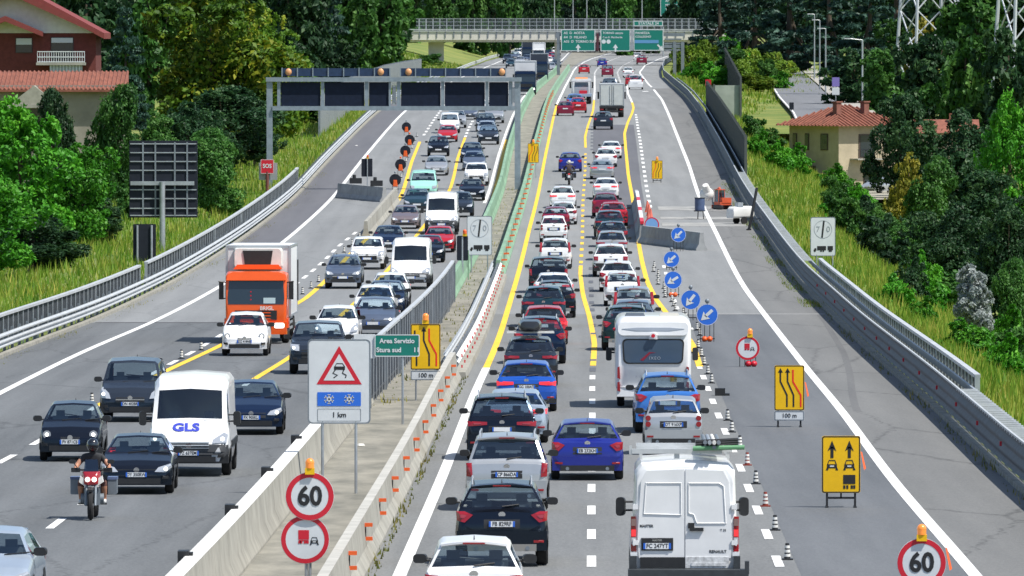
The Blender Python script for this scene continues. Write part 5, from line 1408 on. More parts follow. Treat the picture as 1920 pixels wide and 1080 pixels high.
put_vehicle(PROTO['navy_lorry'], 1011, 153, 'dark lorry behind the white lorry by the gantry leg', 'lorry', None, True, O, name='lorry')
put_vehicle(PROTO['navy_lorry'], 990, 114, 'navy lorry at the head of the jam under the bridge', 'lorry', None, True, O, name='lorry', sc=.95)
put_vehicle(PROTO['white_lorry'], 1010, 117, 'cream lorry to the right of the navy lorry under the bridge', 'lorry', 'white', True, O, name='lorry', sc=.95)
for key, u, v, onc, lab, rk, rlab in (('bike_a', 170, 976, True, 'touring motorcycle with red fairing and metal panniers, headlights on', 'a', 'rider in black helmet and dark top on the oncoming motorcycle'),
                                  ('bike_b', 1067, 347, False, 'black motorcycle following the blue hatchback', 'b', 'rider in pale helmet seen from behind on the black motorcycle')):
    m_ = put_vehicle(PROTO[key], u, v, lab, 'motorcycle', None, onc, None, name='motorcycle', noplate=True)
    p_ = rider(rk); p_.name = 'person'
    p_.location = m_.location; p_.rotation_euler = m_.rotation_euler
    tag(p_, rlab, 'person')
def kill(o):
    for c in list(o.children): kill(c)
    bpy.data.objects.remove(o)
for i in PROTO.values(): kill(i['root'])
# ------------------------------------------------------------------ signs, cones, gantries, bridge, road works
def sign_root(name, label, u, v, cat='sign', group=None, p=None):
    p = ground(u, v) if p is None else p
    return thing(name, label, cat, p, 0, group)
def board(root, w, h, zc, m, y=0.0, th=.03, r=.06, name='board', x=0.0, edge=None):
    b = MB(); b.prism(rrect(w, h, r, 4, x, zc), plate_fn(y), th); o = b.build(name, m, root, smooth=20)
    if edge:
        outer = rrect(w * .985, h - w * .015, r, 4, x, zc); inner = rrect(w * .985 - .05, h - w * .015 - .05, r * .7, 4, x, zc)
        ring(o, outer, inner, y - .004, edge, 'border')
    return o
def ring(parent, outer, inner, y, m, name='border'):
    n = len(outer); b = MB()
    b.add([(a, y, z) for a, z in outer] + [(a, y, z) for a, z in inner], [(i, (i + 1) % n, n + (i + 1) % n, n + i) for i in range(n)])
    return b.build(name, m, parent, smooth=0)
def flat(parent, polys, y, m, name='symbol'):
    b = MB()
    for P in polys: b.prism(P, plate_fn(y), .003)
    return b.build(name, m, parent, smooth=0)
def stroke(pts, w):
    """polyline -> polygon"""
    L, Rr = [], []
    for i, p in enumerate(pts):
        a = Vector(pts[max(0, i - 1)]); c = Vector(pts[min(len(pts) - 1, i + 1)]); d = (c - a).normalized(); n = Vector((-d.y, d.x)) * w / 2
        L.append((p[0] + n.x, p[1] + n.y)); Rr.append((p[0] - n.x, p[1] - n.y))
    return [[L[i], L[i + 1], Rr[i + 1], Rr[i]] for i in range(len(pts) - 1)]
def legs(root, xs, h, r=.03, m=None, y=.03, z0=-.1, name='leg'):
    for x in xs:
        b = MB(); b.cyl((x, y, z0), (x, y, h), r, 8); b.build(name, m or M_GALV, root)
def lamp(root, x, z, r=.09, m=None, base=True):
    b = MB(); b.cyl((x, .0, z), (x, .0, z + r * 1.2), r * .95, 12); b.sphere((x, 0, z + r * 1.2), r, 12, 8); b.build('lamp', m or M_AMBER, root, smooth=50)
    if base: b = MB(); b.box((x, 0, z - .06), (r * 2.1, .12, .12)); b.build('lamp_base', M_SIGNY, root)
def sandbag(root, x, m=None):
    for dx in (-.1, .1):
        b = MB(); b.sphere((x + dx, .08, .11), .13, 12, 8, sc=(.9, 1.2, .85)); b.build('sandbag', m or M_ORANGE, root, smooth=60)
def disc(root, r, zc, y, face, rim=None, x=0.0, rimw=.16, name='disc'):
    b = MB(); b.prism(circ(r, 32, x, zc), plate_fn(y), .03); d = b.build(name, face, root, smooth=20)
    if rim: ring(d, circ(r * .985, 32, x, zc), circ(r * (1 - rimw), 32, x, zc), y - .004, rim, 'rim')
    return d
def truck_symbol(d, x, z, k, y):
    flat(d, [[(x - .50 * k, z - .05 * k), (x - .04 * k, z - .05 * k), (x - .04 * k, z + .36 * k), (x - .50 * k, z + .36 * k)]] +
         [[(x - .50 * k + i * .17 * k, z - .22 * k), (x - .39 * k + i * .17 * k, z - .22 * k), (x - .39 * k + i * .17 * k, z - .10 * k), (x - .50 * k + i * .17 * k, z - .10 * k)] for i in (0, .4, 1.4, 2.0)] + [[(x - .48 * k, z - .11 * k), (x - .06 * k, z - .11 * k), (x - .06 * k, z - .07 * k), (x - .48 * k, z - .07 * k)]], y, M_SIGNR, 'lorry_symbol')
def car_symbol(d, x, z, k, y, m=None):
    P = stroke([(x - .17 * k, z), (x - .11 * k, z + .16 * k), (x + .11 * k, z + .16 * k), (x + .17 * k, z)], .035 * k)
    P += [[(x - .19 * k, z - .14 * k), (x + .19 * k, z - .14 * k), (x + .19 * k, z + .01 * k), (x - .19 * k, z + .01 * k)]]
    P += [[(x + s * .19 * k - .05 * k, z - .22 * k), (x + s * .19 * k + .05 * k, z - .22 * k), (x + s * .17 * k + .03 * k, z - .12 * k), (x + s * .17 * k - .03 * k, z - .12 * k)] for s in (-1, 1)]
    flat(d, P, y, m or M_INK, 'car_symbol')
    flat(d, [[(x - .08 * k, z - .09 * k), (x + .08 * k, z - .09 * k), (x + .08 * k, z - .04 * k), (x - .08 * k, z - .04 * k)]], y - .003, M_SIGNW, 'car_mark')
def arrow_up(x, z0, z1, w, hd):
    return [[(x - w / 2, z0), (x + w / 2, z0), (x + w / 2, z1 - hd * .6), (x - w / 2, z1 - hd * .6)], [(x - hd * .42, z1 - hd), (x, z1 - hd * .72), (x + hd * .42, z1 - hd), (x, z1)]]
def no_overtake(root, r, zc, y, x=0.0):
    d = disc(root, r, zc, y, M_SIGNW, M_SIGNR, x, .2)
    truck_symbol(d, x + .10 * r * 2, zc + .02, r * .95, y - .006); car_symbol(d, x + .38 * r, zc - .02, r * .8, y - .006)
    return d
def lanes_board(root, w, h, z0, arrows, red, order, y=0.0):
    """yellow board with shifting lanes; order: lane list of (x0,x1,kind)"""
    bd = board(root, w, h, z0 + h / 2, M_SIGNY, y, edge=M_INK, r=.05)
    for x0, x1, kind in order:
        P = stroke([(x0 * w, z0 + h * .08), (x0 * w, z0 + h * .34), (x1 * w, z0 + h * .64), (x1 * w, z0 + h * (.86 if kind != 'red' else .90))], w * .055)
        if kind == 'arrow': P.append([(x1 * w - w * .085, z0 + h * .84), (x1 * w + w * .085, z0 + h * .84), (x1 * w, z0 + h * .94)])
        flat(bd, P, y - .006, mat('sign_redline', (.75, .02, .01), .5) if kind == 'red' else M_INK, 'lane_symbol')
    return bd
def stand(root, w, h, y=.05):
    for x in (-w * .36, w * .36):
        b = MB(); b.box((x, y, h / 2), (.05, .05, h)); b.box((x, y, .02), (.06, .5, .04)); b.build('leg', M_BLACK, root)
    b = MB(); b.box((0, y, h * .45), (w * .72, .04, .05)); b.box((0, y, h * .7), (.04, .04, h * .5)); b.build('crossbar', M_BLACK, root)
def flag(root, x, z):
    b = MB(); b.add([(x, .05, z + .35), (x + .04, .12, z + .33), (x + .13, .16, z - .05), (x + .08, .02, z - .08)], [(0, 1, 2, 3)]); b.add([(x + .02, .2, z + .3), (x + .12, .25, z - .04), (x + .10, .1, z - .06)], [(0, 1, 2)])
    b.build('warning_flag', M_ORANGE, root)

# slippery road board
t = sign_root('warning_sign', 'grey board with red slippery road triangle and two snowflakes on the median', 636, 927)
bd = board(t, 1.50, 2.02, 2.70, M_SIGNW, r=.10); ring(bd, rrect(1.50, 2.02, .10, 4, 0, 2.70), rrect(1.44, 1.96, .09, 4, 0, 2.70), -.004, M_GALVD)
tri = lambda s, zc: [(0, zc + s * .60), (-s * .60, zc - s * .42), (s * .60, zc - s * .42)]
flat(bd, [tri(.90, 3.01)], -.006, M_SIGNR, 'triangle'); flat(bd, [tri(.62, 2.985)], -.010, M_SIGNW, 'triangle_field')
flat(bd, stroke([(-.10, 3.06), (-.06, 3.13), (.08, 3.13), (.13, 3.06)], .02) + [[(-.12, 2.98), (.14, 2.98), (.14, 3.06), (-.12, 3.06)]] + stroke([(-.09, 2.98), (-.15, 2.90), (-.04, 2.85), (-.13, 2.79)], .03) + stroke([(.11, 2.98), (.08, 2.90), (.17, 2.85), (.15, 2.79)], .03), -.014, M_INK, 'skid_symbol')
b = MB(); b.prism(rrect(1.04, .33, .01, 2, 0, 2.28), plate_fn(-.010), .006); bp = b.build('blue_panel', M_SIGNB, bd)
for x in (-.24, .24):
    flat(bp, sum([stroke([(x + .11 * math.cos(a), 2.28 + .11 * math.sin(a)), (x - .11 * math.cos(a), 2.28 - .11 * math.sin(a))], .035) for a in (0.52, 1.57, 2.62)], []) + sum([stroke([(x + .12 * math.cos(a + .25), 2.28 + .12 * math.sin(a + .25)), (x + .07 * math.cos(a), 2.28 + .07 * math.sin(a)), (x + .12 * math.cos(a - .25), 2.28 + .12 * math.sin(a - .25))], .02) for a in np.arange(.52, 6.5, 1.047)], []), -.016, M_SIGNW, 'snowflake')
ring(bd, rrect(1.04, .30, .02, 2, 0, 1.90), rrect(1.02, .28, .02, 2, 0, 1.90), -.006, M_GALVD, 'caption_frame')
lettering('1 km', .17, M_INK, bd, (0, -.006, 1.90), bold=.015)
legs(t, (-.40, .40), 1.75, .035)
# service area board
t = sign_root('direction_sign', 'green board naming a service area beside the yellow lane board', 755, 797)
p = board(t, 1.30, .64, 2.30, M_SIGNG, y=-.02, r=.05, x=-.16); ring(p, rrect(1.30, .64, .05, 4, -.16, 2.30), rrect(1.25, .59, .04, 4, -.16, 2.30), -.024, M_SIGNW)
lettering('Area Servizio', .19, M_SIGNW, p, (-.16, -.026, 2.43), bold=.03, sx=.98); lettering('Stura sud', .19, M_SIGNW, p, (-.76, -.026, 2.17), bold=.03, align='LEFT'); lettering('11', .19, M_SIGNW, p, (.40, -.026, 2.17), bold=.03)
board(t, .62, .70, 2.28, M_SIGNW, y=.02, r=.03, x=-1.10, name='blank_panel')
legs(t, (0,), 1.95, .035)
# yellow board with lamp beside it
t = sign_root('works_sign', 'yellow lane shift board with lamp and 100 m plate on the median', 798, 752, group='yellow lane boards')
lanes_board(t, .93, 1.42, .98, 0, 0, [(-.30, -.36, 'line'), (.12, -.06, 'arrow'), (.36, .12, 'red')])
p = board(t, .93, .30, .80, M_SIGNW, r=.02, name='distance_plate', edge=M_GALVD); lettering('100 m', .19, M_INK, p, (0, -.006, .80), bold=.01)
legs(t, (-.3, .3), 1.2, .03); lamp(t, 0, 2.52, .10)
# speed limit and no overtaking on the median
t = sign_root('speed_sign', 'round 60 limit above a round no lorry overtaking disc at the concrete barrier', 576, 1118)
d = disc(t, .455, 1.87, 0, M_SIGNW, M_SIGNR, .05, .23); lettering('60', .50, M_INK, d, (.05, -.008, 1.86), bold=.03, sx=.92)
no_overtake(t, .455, 1.06, .04, -.04)
legs(t, (-.02, .05), 2.2, .03, y=.10); lamp(t, .05, 2.40, .085)
# end of limit boards
def end_board(root, num, z0):
    bd = board(root, 1.30, 2.02, z0 + 1.01, M_SIGNW, r=.10); ring(bd, rrect(1.30, 2.02, .10, 4, 0, z0 + 1.01), rrect(1.24, 1.96, .09, 4, 0, z0 + 1.01), -.004, M_GALVD)
    ring(bd, circ(.47, 28, 0, z0 + 1.38), circ(.445, 28, 0, z0 + 1.38), -.006, M_GALV, 'circle')
    if num: lettering(num[0], .42, M_GALV, bd, (-.26, -.008, z0 + 1.38), bold=.0); lettering(num[1], .42, M_GALV, bd, (.27, -.008, z0 + 1.38), bold=.0)
    flat(bd, stroke([(-.05, z0 + .95), (.05, z0 + 1.83)], .085), -.010, M_INK, 'bar')
    flat(bd, [[(-.30, z0 + .30), (.16, z0 + .30), (.16, z0 + .52), (-.30, z0 + .52)], [(.24, z0 + .30), (.52, z0 + .30), (.52, z0 + .52), (.24, z0 + .52)], [(-.50, z0 + .28), (-.34, z0 + .28), (-.34, z0 + .40), (-.42, z0 + .42)]] + [circ(.05, 10, x, z0 + .26) for x in (-.42, -.1, .02, .34, .42)], -.008, M_INK, 'road_train_symbol')
t = sign_root('end_limit_sign', 'grey board ending the 70 limit for road trains on the median', 899, 512); end_board(t, '70', .92); legs(t, (-.42, .42), 1.0, .035)
t = sign_root('end_limit_sign', 'grey board ending a limit for road trains on the grass beyond the right railing', 1543, 0, p=at_depth(1543, 517, 458)); end_board(t, '70', 1.02); legs(t, (-.33, .50), 1.1, .035, z0=-1.6)
t = sign_root('panel_sign', 'dark back of a narrow board with orange lamp left of the median end-of-limit board', 867, 526)
board(t, .56, 1.24, 1.62, M_SIGNBACK, th=.05); legs(t, (0.0,), 2.2, .05); lamp(t, .12, 2.34, .10, M_ORANGE); legs(t, (.3,), 1.5, .03, M_GREEN, y=.3)
# blue keep-left discs
for i, (u, vb, vc, ang, bag, lab) in enumerate(((1272, 471, 440, 225, 0, 'round blue arrow sign in front of the concrete blocks'), (1259, 506, 486, 222, 0, 'round blue arrow sign second from the concrete blocks'), (1262, 557, 525, 212, 1, 'round blue arrow sign with an orange bag, third from the concrete blocks'),
                                        (1295, 601, 562, 232, 0, 'round blue arrow sign overlapped by the nearest one'), (1326, 641, 590, 222, 1, 'nearest and largest round blue arrow sign, orange sandbags at its foot'))):
    t = sign_root('arrow_sign', lab, u, vb, group='round blue arrow signs')
    s_ = F / ground(u, vb).y; zc = (vb - vc) / s_
    d = disc(t, .425, zc, 0, M_SIGNB, M_SIGNW, 0, .06)
    a = R(ang); dx, dz = math.cos(a), math.sin(a); nx, nz = -dz, dx
    P = [[(-dx * .27 + nx * .06, zc - dz * .27 + nz * .06), (-dx * .27 - nx * .06, zc - dz * .27 - nz * .06), (dx * .10 - nx * .06, zc + dz * .10 - nz * .06), (dx * .10 + nx * .06, zc + dz * .10 + nz * .06)],
         [(dx * .33, zc + dz * .33), (dx * .02 + nx * .19, zc + dz * .02 + nz * .19), (dx * .07, zc + dz * .07), (dx * .02 - nx * .19, zc + dz * .02 - nz * .19)]]
    flat(d, P, -.008, M_SIGNW, 'arrow')
    for x in (-.26, -.1, .1, .26): legs(t, (x,), zc - .1, .014, M_BLACK, y=.05)
    b = MB(); b.box((0, .05, .12), (.6, .04, .04)); b.build('crossbar', M_BLACK, t)
    b = MB(); b.sphere((0, .02, zc + .53), .09, 10, 8, sc=(1, .6, 1)); b.cyl((0, .02, zc + .40), (0, .02, zc + .5), .03, 6); b.build('lamp', M_GALVD, t, smooth=50)
    if bag: sandbag(t, 0)
t = sign_root('no_overtaking_sign', 'round no lorry overtaking disc with orange lamp standing on the closed lane', 1402, 688)
no_overtake(t, .425, .66, 0)
legs(t, (-.28, -.1, .1, .28), .5, .014, M_BLACK, y=.05); lamp(t, .08, 1.16, .09); sandbag(t, .12, M_SIGNR)
t = sign_root('works_sign', 'yellow lane shift board with 100 m plate on the closed lane', 1480, 801, group='yellow lane boards')
lanes_board(t, .86, 1.30, .48, 0, 0, [(-.08, -.30, 'arrow'), (.14, -.06, 'arrow'), (.38, .12, 'red')]); p = board(t, .86, .28, .33, M_SIGNW, r=.02, name='distance_plate', edge=M_GALVD); lettering('100 m', .17, M_INK, p, (0, -.006, .33), bold=.01); stand(t, .9, .5); flag(t, .44, .95)
t = sign_root('works_sign', 'yellow board with two up arrows and cars on the closed lane', 1577, 952, group='yellow lane boards')
p = board(t, .89, 1.32, 1.0, M_SIGNY, edge=M_INK, r=.05); flat(p, arrow_up(-.21, 1.15, 1.55, .07, .24), -.006, M_INK, 'arrow'); flat(p, arrow_up(.19, 1.15, 1.55, .07, .24), -.006, M_INK, 'arrow')
car_symbol(p, -.21, 1.0, .60, -.006, M_INK); car_symbol(p, .19, 1.0, .60, -.006, M_INK)
flat(p, [[(.05, .55), (.33, .55), (.33, .76), (.05, .76)]] + [[(x, .44), (x + .05, .44), (x + .05, .52), (x, .52)] for x in (.05, .12, .22, .28)], -.006, M_INK, 'lorry_symbol')
stand(t, .9, .5); flag(t, .45, .95)
t = sign_root('speed_sign', 'round 60 limit disc with orange lamp cut off at the bottom right', 1728, 1128)
d = disc(t, .455, .72, 0, M_SIGNW, M_SIGNR, 0, .22); lettering('60', .50, M_INK, d, (0, -.008, .71), bold=.03, sx=.92); stand(t, .8, .7); lamp(t, 0, 1.24, .09); flag(t, .44, .65)
t = sign_root('works_sign', 'small far yellow lane board with lamp on the median beside the gantry leg', 1000, 334, group='yellow lane boards')
lanes_board(t, .82, 1.45, 1.15, 0, 0, [(-.36, -.12, 'red'), (-.10, .12, 'line'), (.14, .36, 'line')]); legs(t, (-.2, .2), 1.2, .03); lamp(t, 0, 2.7, .09)
t = sign_root('works_sign', 'small far yellow lane board standing on the closed lane', 1232, 342, group='yellow lane boards')
lanes_board(t, .80, 1.36, .25, 0, 0, [(-.36, -.12, 'red'), (-.10, .12, 'line'), (.14, .36, 'line')]); stand(t, .8, .3); lamp(t, 0, 1.7, .09)

# ---- backs of signs on the left
def left_point(u, v, Y):
    return at_depth(u, v, Y)
p0 = at_depth(305, 470, 500)
t = thing('message_board', 'large dark back of a message board with pale grid frame left of the road', 'sign', p0)
b = MB(); b.box((.05, 0, 4.05), (3.85, .30, 4.35)); bd = b.build('panel', M_SIGNBACK, t)
for z in (6.05, 5.55, 5.05, 4.55, 3.45, 2.95, 2.4, 2.0): b = MB(); b.box((.05, -.18, z), (3.75, .06, .06)); b.build('rib', M_GALV, bd)
for x in (-1.15, -.45, .65, 1.35): b = MB(); b.box((x + .05, -.19, 4.05), (.09, .05, 4.2)); b.build('rib', M_GALVD, bd)
b = MB(); b.box((0, -.28, 3.82), (3.6, .16, .22)); b.build('cross_beam', M_GALV, t); b = MB(); b.cyl((0, -.38, -1.2), (0, -.38, 3.9), .16, 14); b.build('post', M_GALV, t)
t = thing('panel_sign', 'small dark back of a board on two posts beside the left guardrail', 'sign', at_depth(271, 505, 470))
board(t, 1.22, 1.98, 1.42, M_SIGNBACK, th=.04); legs(t, (-.38, .38), 2.35, .06, y=-.05, z0=-.8)
t = thing('emergency_phone_sign', 'red sign reading SOS on a post beside the left guardrail', 'sign', at_depth(501, 356, 625))
bd = board(t, .92, 1.0, 1.65, M_SIGNR, y=-.05, th=.25, r=.04, edge=M_SIGNW); lettering('SOS', .40, M_SIGNW, bd, (0, -.06, 1.68), bold=.03, sx=.9); b = MB(); b.cyl((0, .05, -.8), (0, .05, 1.3), .12, 12); b.build('post', mat('post_rust', (.16, .05, .04), .7), t); b = MB(); b.box((.05, .5, 1.3), (1.3, .3, 1.2)); b.build('cabinet', M_GALV, t)
for i, (u, vb, vc) in enumerate(((762, 254, 240), (768, 277, 264), (760, 300, 285), (751, 328, 311), (741, 362, 340))):
    lab = ('%s of five dark round sign backs with orange bags on the oncoming side' % ['farthest', 'second farthest', 'middle one', 'second nearest', 'nearest'][i])
    t = sign_root('arrow_sign', lab, u, vb, group='round sign backs on the closed oncoming lane'); s_ = F / ground(u, vb).y; zc = (vb - vc) / s_ + .1
    disc(t, .42, zc, 0, M_SIGNBACK); lamp(t, 0, zc + .46, .07, M_ORANGE if i % 2 else M_GALVD, base=False); legs(t, (-.2, .2), zc, .015, M_BLACK, y=-.04)
    b = MB(); b.loft([[(a, -.10, z) for a, z in ((-.14, zc - .42), (.14, zc - .42), (.10, zc - .02), (-.10, zc - .02))], [(a, -.05, z) for a, z in ((-.18, zc - .48), (.18, zc - .48), (.12, zc), (-.12, zc))]], closed=True, caps=True); b.build('bag', M_ORANGE, t)
t = sign_root('panel_sign', 'dark back of a board with lamp above the concrete blocks on the oncoming side', 688, 352)
board(t, .80, 1.30, 1.45, M_SIGNBACK, th=.04); legs(t, (.03,), 2.1, .04, y=-.05); lamp(t, .05, 2.2, .08, M_ORANGE)

# ---- cones
cb = MB(); cb.box((0, 0, .02), (.30, .30, .04), 0); cb.cyl((0, 0, .04), (0, 0, .44), .085, 12, 0, .05)
for z, r in ((.09, .083), (.20, .074), (.31, .065)): cb.cyl((0, 0, z), (0, 0, z + .07), r + .004, 12, 1, r - .001)
cone_me = cb.mesh('cone', [M_BLACK, M_CONCW]); cb.m = [0 if m == 0 else 1 for m in cb.m]
cone_red = cb.mesh('cone', [mat('cone_rust', (.22, .03, .015), .6), M_CONCW])
def cone(u, v, label, me=cone_me, p=None, rz=0.0, group='lane cones'):
    o = new_obj('traffic_cone', me); o.location = ground(u, v) if p is None else p; o.rotation_euler = (0, 0, rz); o.scale = (.78,) * 3
    tag(o, label, 'cone', group); return o
NEAR = [(1476, 1050), (1453, 995), (1435, 950), (1417, 908), (1401, 873), (1387, 840), (1372, 811), (1364, 789), (1334, 719), (1327, 702), (1320, 685), (1315, 669), (1309, 653)]
ORD = ['nearest', 'second', 'third', 'fourth', 'fifth', 'sixth', 'seventh', 'eighth', 'ninth', 'tenth', 'eleventh', 'twelfth', 'thirteenth']
for i, (u, v) in enumerate(NEAR):
    cone(u, v, 'small black and white cone beside the right dashed line, %s from the camera' % ORD[i] if i else 'small black and white cone beside the right dashed line, nearest the camera', cone_red if i in (2, 4) else cone_me)
for i, Y in enumerate(np.arange(352, 470, 7.5)):
    cone(0, 0, 'small cone right of the curving yellow line behind the motorhome', p=Vector((y3(Y) + .55 + .1 * math.sin(i * 2.1), Y, hz(Y) + .01)))
for u, v, lab in ((340, 673, 'small cone by the yellow line, nearer of two left of the white small car'), (377, 657, 'small cone by the yellow line, farther of two left of the white small car'), (583, 541, 'small cone right behind the orange lorry'), (597, 529, 'second small cone behind the orange lorry'), (172, 757, 'small cone left of the dark grey boxy family van'), (567, 552, 'small cone touching the orange lorry outline')):
    cone(u, v, lab)
for i, Y in enumerate(np.arange(465, 800, 14)):
    cone(0, 0, 'tiny far cone left of the oncoming yellow line', p=Vector((ym2(Y) - .45, Y, hz(Y) + .01)), group='far cones on the oncoming side')
o = MB().box((0, 0, .12), (.32, .3, .24)).box((.2, 0, .04), (.2, .4, .08)).build('battery_box', M_BLACK); o.location = ground(1350, 742); tag(o, 'small black box lying by the cones on the closed lane', 'box')

# ---- concrete blocks of the closures
nj4 = module_mesh([(-.32, 0), (-.32, .1), (-.17, .36), (-.10, 1.02), (.10, 1.02), (.17, .36), (.32, .1), (.32, 0)], 4.0, mat('block_concrete', (.30, .31, .31), .9, var=.2, scale=1.2))
nj4w = module_mesh([(-.30, 0), (-.30, .1), (-.16, .36), (-.10, 1.02), (.10, 1.02), (.16, .36), (.30, .1), (.30, 0)], 4.0, M_CONC)
def block_run(name, label, p, q, me):
    d = q - p; n = max(1, int(round(d.length / 4.0)))
    t = thing(name, label, 'barrier', p)
    for i in range(n):
        o = new_obj('block', me, t); o.location = d * (i / n); o.rotation_euler = (math.atan2(d.z, math.hypot(d.x, d.y)), 0, -math.atan2(d.x, d.y)); o.scale = (1, d.length / n / 4.0, 1)
    return t
block_run('barrier_blocks', 'dark grey concrete blocks set across the closed oncoming lane', ground(636, 371), ground(721, 379), nj4)
block_run('barrier_blocks', 'pale concrete blocks along the yellow line on the oncoming side', ground(686, 447), ground(742, 380), nj4w)
block_run('barrier_blocks', 'dark grey concrete blocks behind the first blue arrow sign', ground(1316, 470), ground(1206, 456), nj4)
rw = block_run('barrier_blocks', 'long row of blocks with white rail beside the workers\' clutter', ground(1204, 455), ground(1193, 384), nj4)
for i in range(9):
    b = MB(); b.box((0, 4 + i * 8, 1.16), (.22, 8.0, .16)); o = b.build('top_plank', M_SIGNW if i % 3 else M_SIGNR, rw)
    o.rotation_euler = rw.children[0].rotation_euler
for u, lab in ((667, 'left'), (706, 'right')):
    o = MB().box((0, 0, .20), (.85, .5, .38)).cyl((-.1, 0, .38), (-.1, 0, .62), .12, 10).build('lamp_box', [M_BLACK]); o.location = ground(u, 368) + Vector((0, 0.9, 1.0 - .0)); tag(o, 'dark lamp box on the blocks, %s of the dark sign back' % lab, 'lamp')
    o.location = ground(u, 372 if u < 690 else 377) + Vector((0, 0, 1.02))

# ---- roadworks machinery
def digger(p):
    t = thing('mini_excavator', 'small orange excavator parked on the right shoulder', 'excavator', p, R(25)); t.scale = (.62,) * 3
    OR = mat('digger_orange', (.55, .085, .03), .5, var=.15)
    for sx in (-.55, .55):
        b = MB(); b.loft([[(a + sx, y, z) for a, z in rrect(.34, h, .12, 4, 0, .26)] for y, h in ((-1.0, .30), (-.85, .50), (.85, .50), (1.0, .30))], closed=True, caps=True); b.build('track', M_BLACK, t)
    b = MB(); b.box((0, 0, .66), (1.3, 1.5, .34)); b.box((.1, -.55, 1.0), (1.1, .5, .55)); b.build('body', OR, t)
    b = MB(); b.box((-.25, .2, 1.45), (.75, .9, 1.3)); c = b.build('cab', M_TINT, t)
    b = MB()
    for x in (-.6, .1):
        for y in (-.22, .62): b.cyl((x, y, .8), (x, y, 2.1), .04, 6)
    b.box((-.25, .2, 2.14), (.85, .95, .08)); b.build('cab_frame', OR, t)
    b = MB(); b.tube([(.35, .7, .9), (.35, 1.5, 2.3), (.35, 2.3, 2.0)], .11, 8); b.build('boom', OR, t)
    b = MB(); b.tube([(.35, 2.3, 2.0), (.35, 2.5, .8)], .09, 8); b.box((.35, 2.4, .55), (.5, .45, .45)); b.build('bucket', M_GALVD, t)
    b = MB(); b.box((0, 1.25, .3), (1.4, .08, .36)); b.build('dozer_blade', OR, t)
digger(ground(1355, 393))
t = thing('compressor', 'white site compressor trailer beside the right guardrail', 'machine', ground(1388, 420), R(-60)); t.scale = (.75,) * 3
b = MB(); b.loft([[(a, y, z) for a, z in rrect(1.2, h, .2, 4, 0, .5 + h / 2)] for y, h in ((-1.0, .7), (-.8, .95), (.8, 1.0), (1.0, .6))], closed=True, caps=True); b.build('housing', M_CONCW, t, smooth=50)
for sx in (-.62, .62): b = MB(); b.cyl((sx - .08, 0, .3), (sx + .08, 0, .3), .3, 14); b.build('wheel', M_TYRE, t)
b = MB(); b.cyl((0, 1.0, .45), (0, 2.0, .4), .04, 8); b.build('drawbar', M_GALV, t); b = MB(); b.box((.3, -.3, 1.6), (.5, .5, .4)); b.build('control_box', M_GALV, t)
t = thing('hand_tool', 'long dark pole leaning on the right guardrail beside the compressor', 'tool', ground(1404, 432)); b = MB(); b.cyl((0, 0, 0), (.5, .3, 2.6), .09, 8); b.build('shaft', M_BLACK, t); b = MB(); b.box((0, 0, .05), (.3, .2, .1)); b.build('head', M_BLACK, t)
t = thing('water_tank', 'blue barrel on a stand beside the right edge line', 'barrel', ground(1312, 411)); b = MB(); b.cyl((0, 0, .55), (0, 0, 1.35), .32, 16); b.build('barrel', mat('barrel_blue', (.06, .09, .17), .5, var=.2), t); b = MB(); b.cyl((0, 0, .5), (0, 0, .56), .38, 16); b.cyl((0, 0, 1.33), (0, 0, 1.38), .34, 16); b.build('hoop', M_BLACK, t)
for a in (0, 2.1, 4.2): b = MB(); b.cyl((.25 * math.cos(a), .25 * math.sin(a), 0), (.2 * math.cos(a), .2 * math.sin(a), .55), .03, 6); b.build('leg', M_BLACK, t)
t = thing('cement_mixer', 'pale grey cement mixer just behind the blue barrel', 'mixer', ground(1325, 392)); b = MB(); b.sphere((0, 0, 1.0), .48, 14, 10, sc=(1, 1, .95)); b.cyl((0, -.2, 1.2), (-.1, -.5, 1.6), .3, 12, 0, .2); b.build('drum', M_CONCW, t, smooth=60)
for sx in (-.4, .4): b = MB(); b.cyl((sx, 0, 0), (sx * .9, 0, 1.0), .04, 6); b.build('leg', M_GALVD, t)
for i, (u, v) in enumerate(((1214, 398), (1217, 405), (1220, 414), (1216, 420))):
    o = new_obj('traffic_cone', MB().box((0, 0, .03), (.5, .5, .06)).cyl((0, 0, .06), (0, 0, .95), .24, 12, 0, .06).mesh('cone', mat('cone_salmon', (.55, .12, .08), .6, var=.2))); o.location = ground(u, v); o.scale = (.75, .75, .8); tag(o, 'large faded orange cone inside the works behind the white rail', 'cone', 'faded cones in the works')
t = sign_root('arrow_sign', 'blue disc lying against the blocks among the faded cones', 1222, 440); disc(t, .45, .6, 0, mat('disc_pale', (.16, .33, .60), .5), M_SIGNR); legs(t, (-.3, .3), .5, .02, M_BLACK, y=.05); sandbag(t, 0)

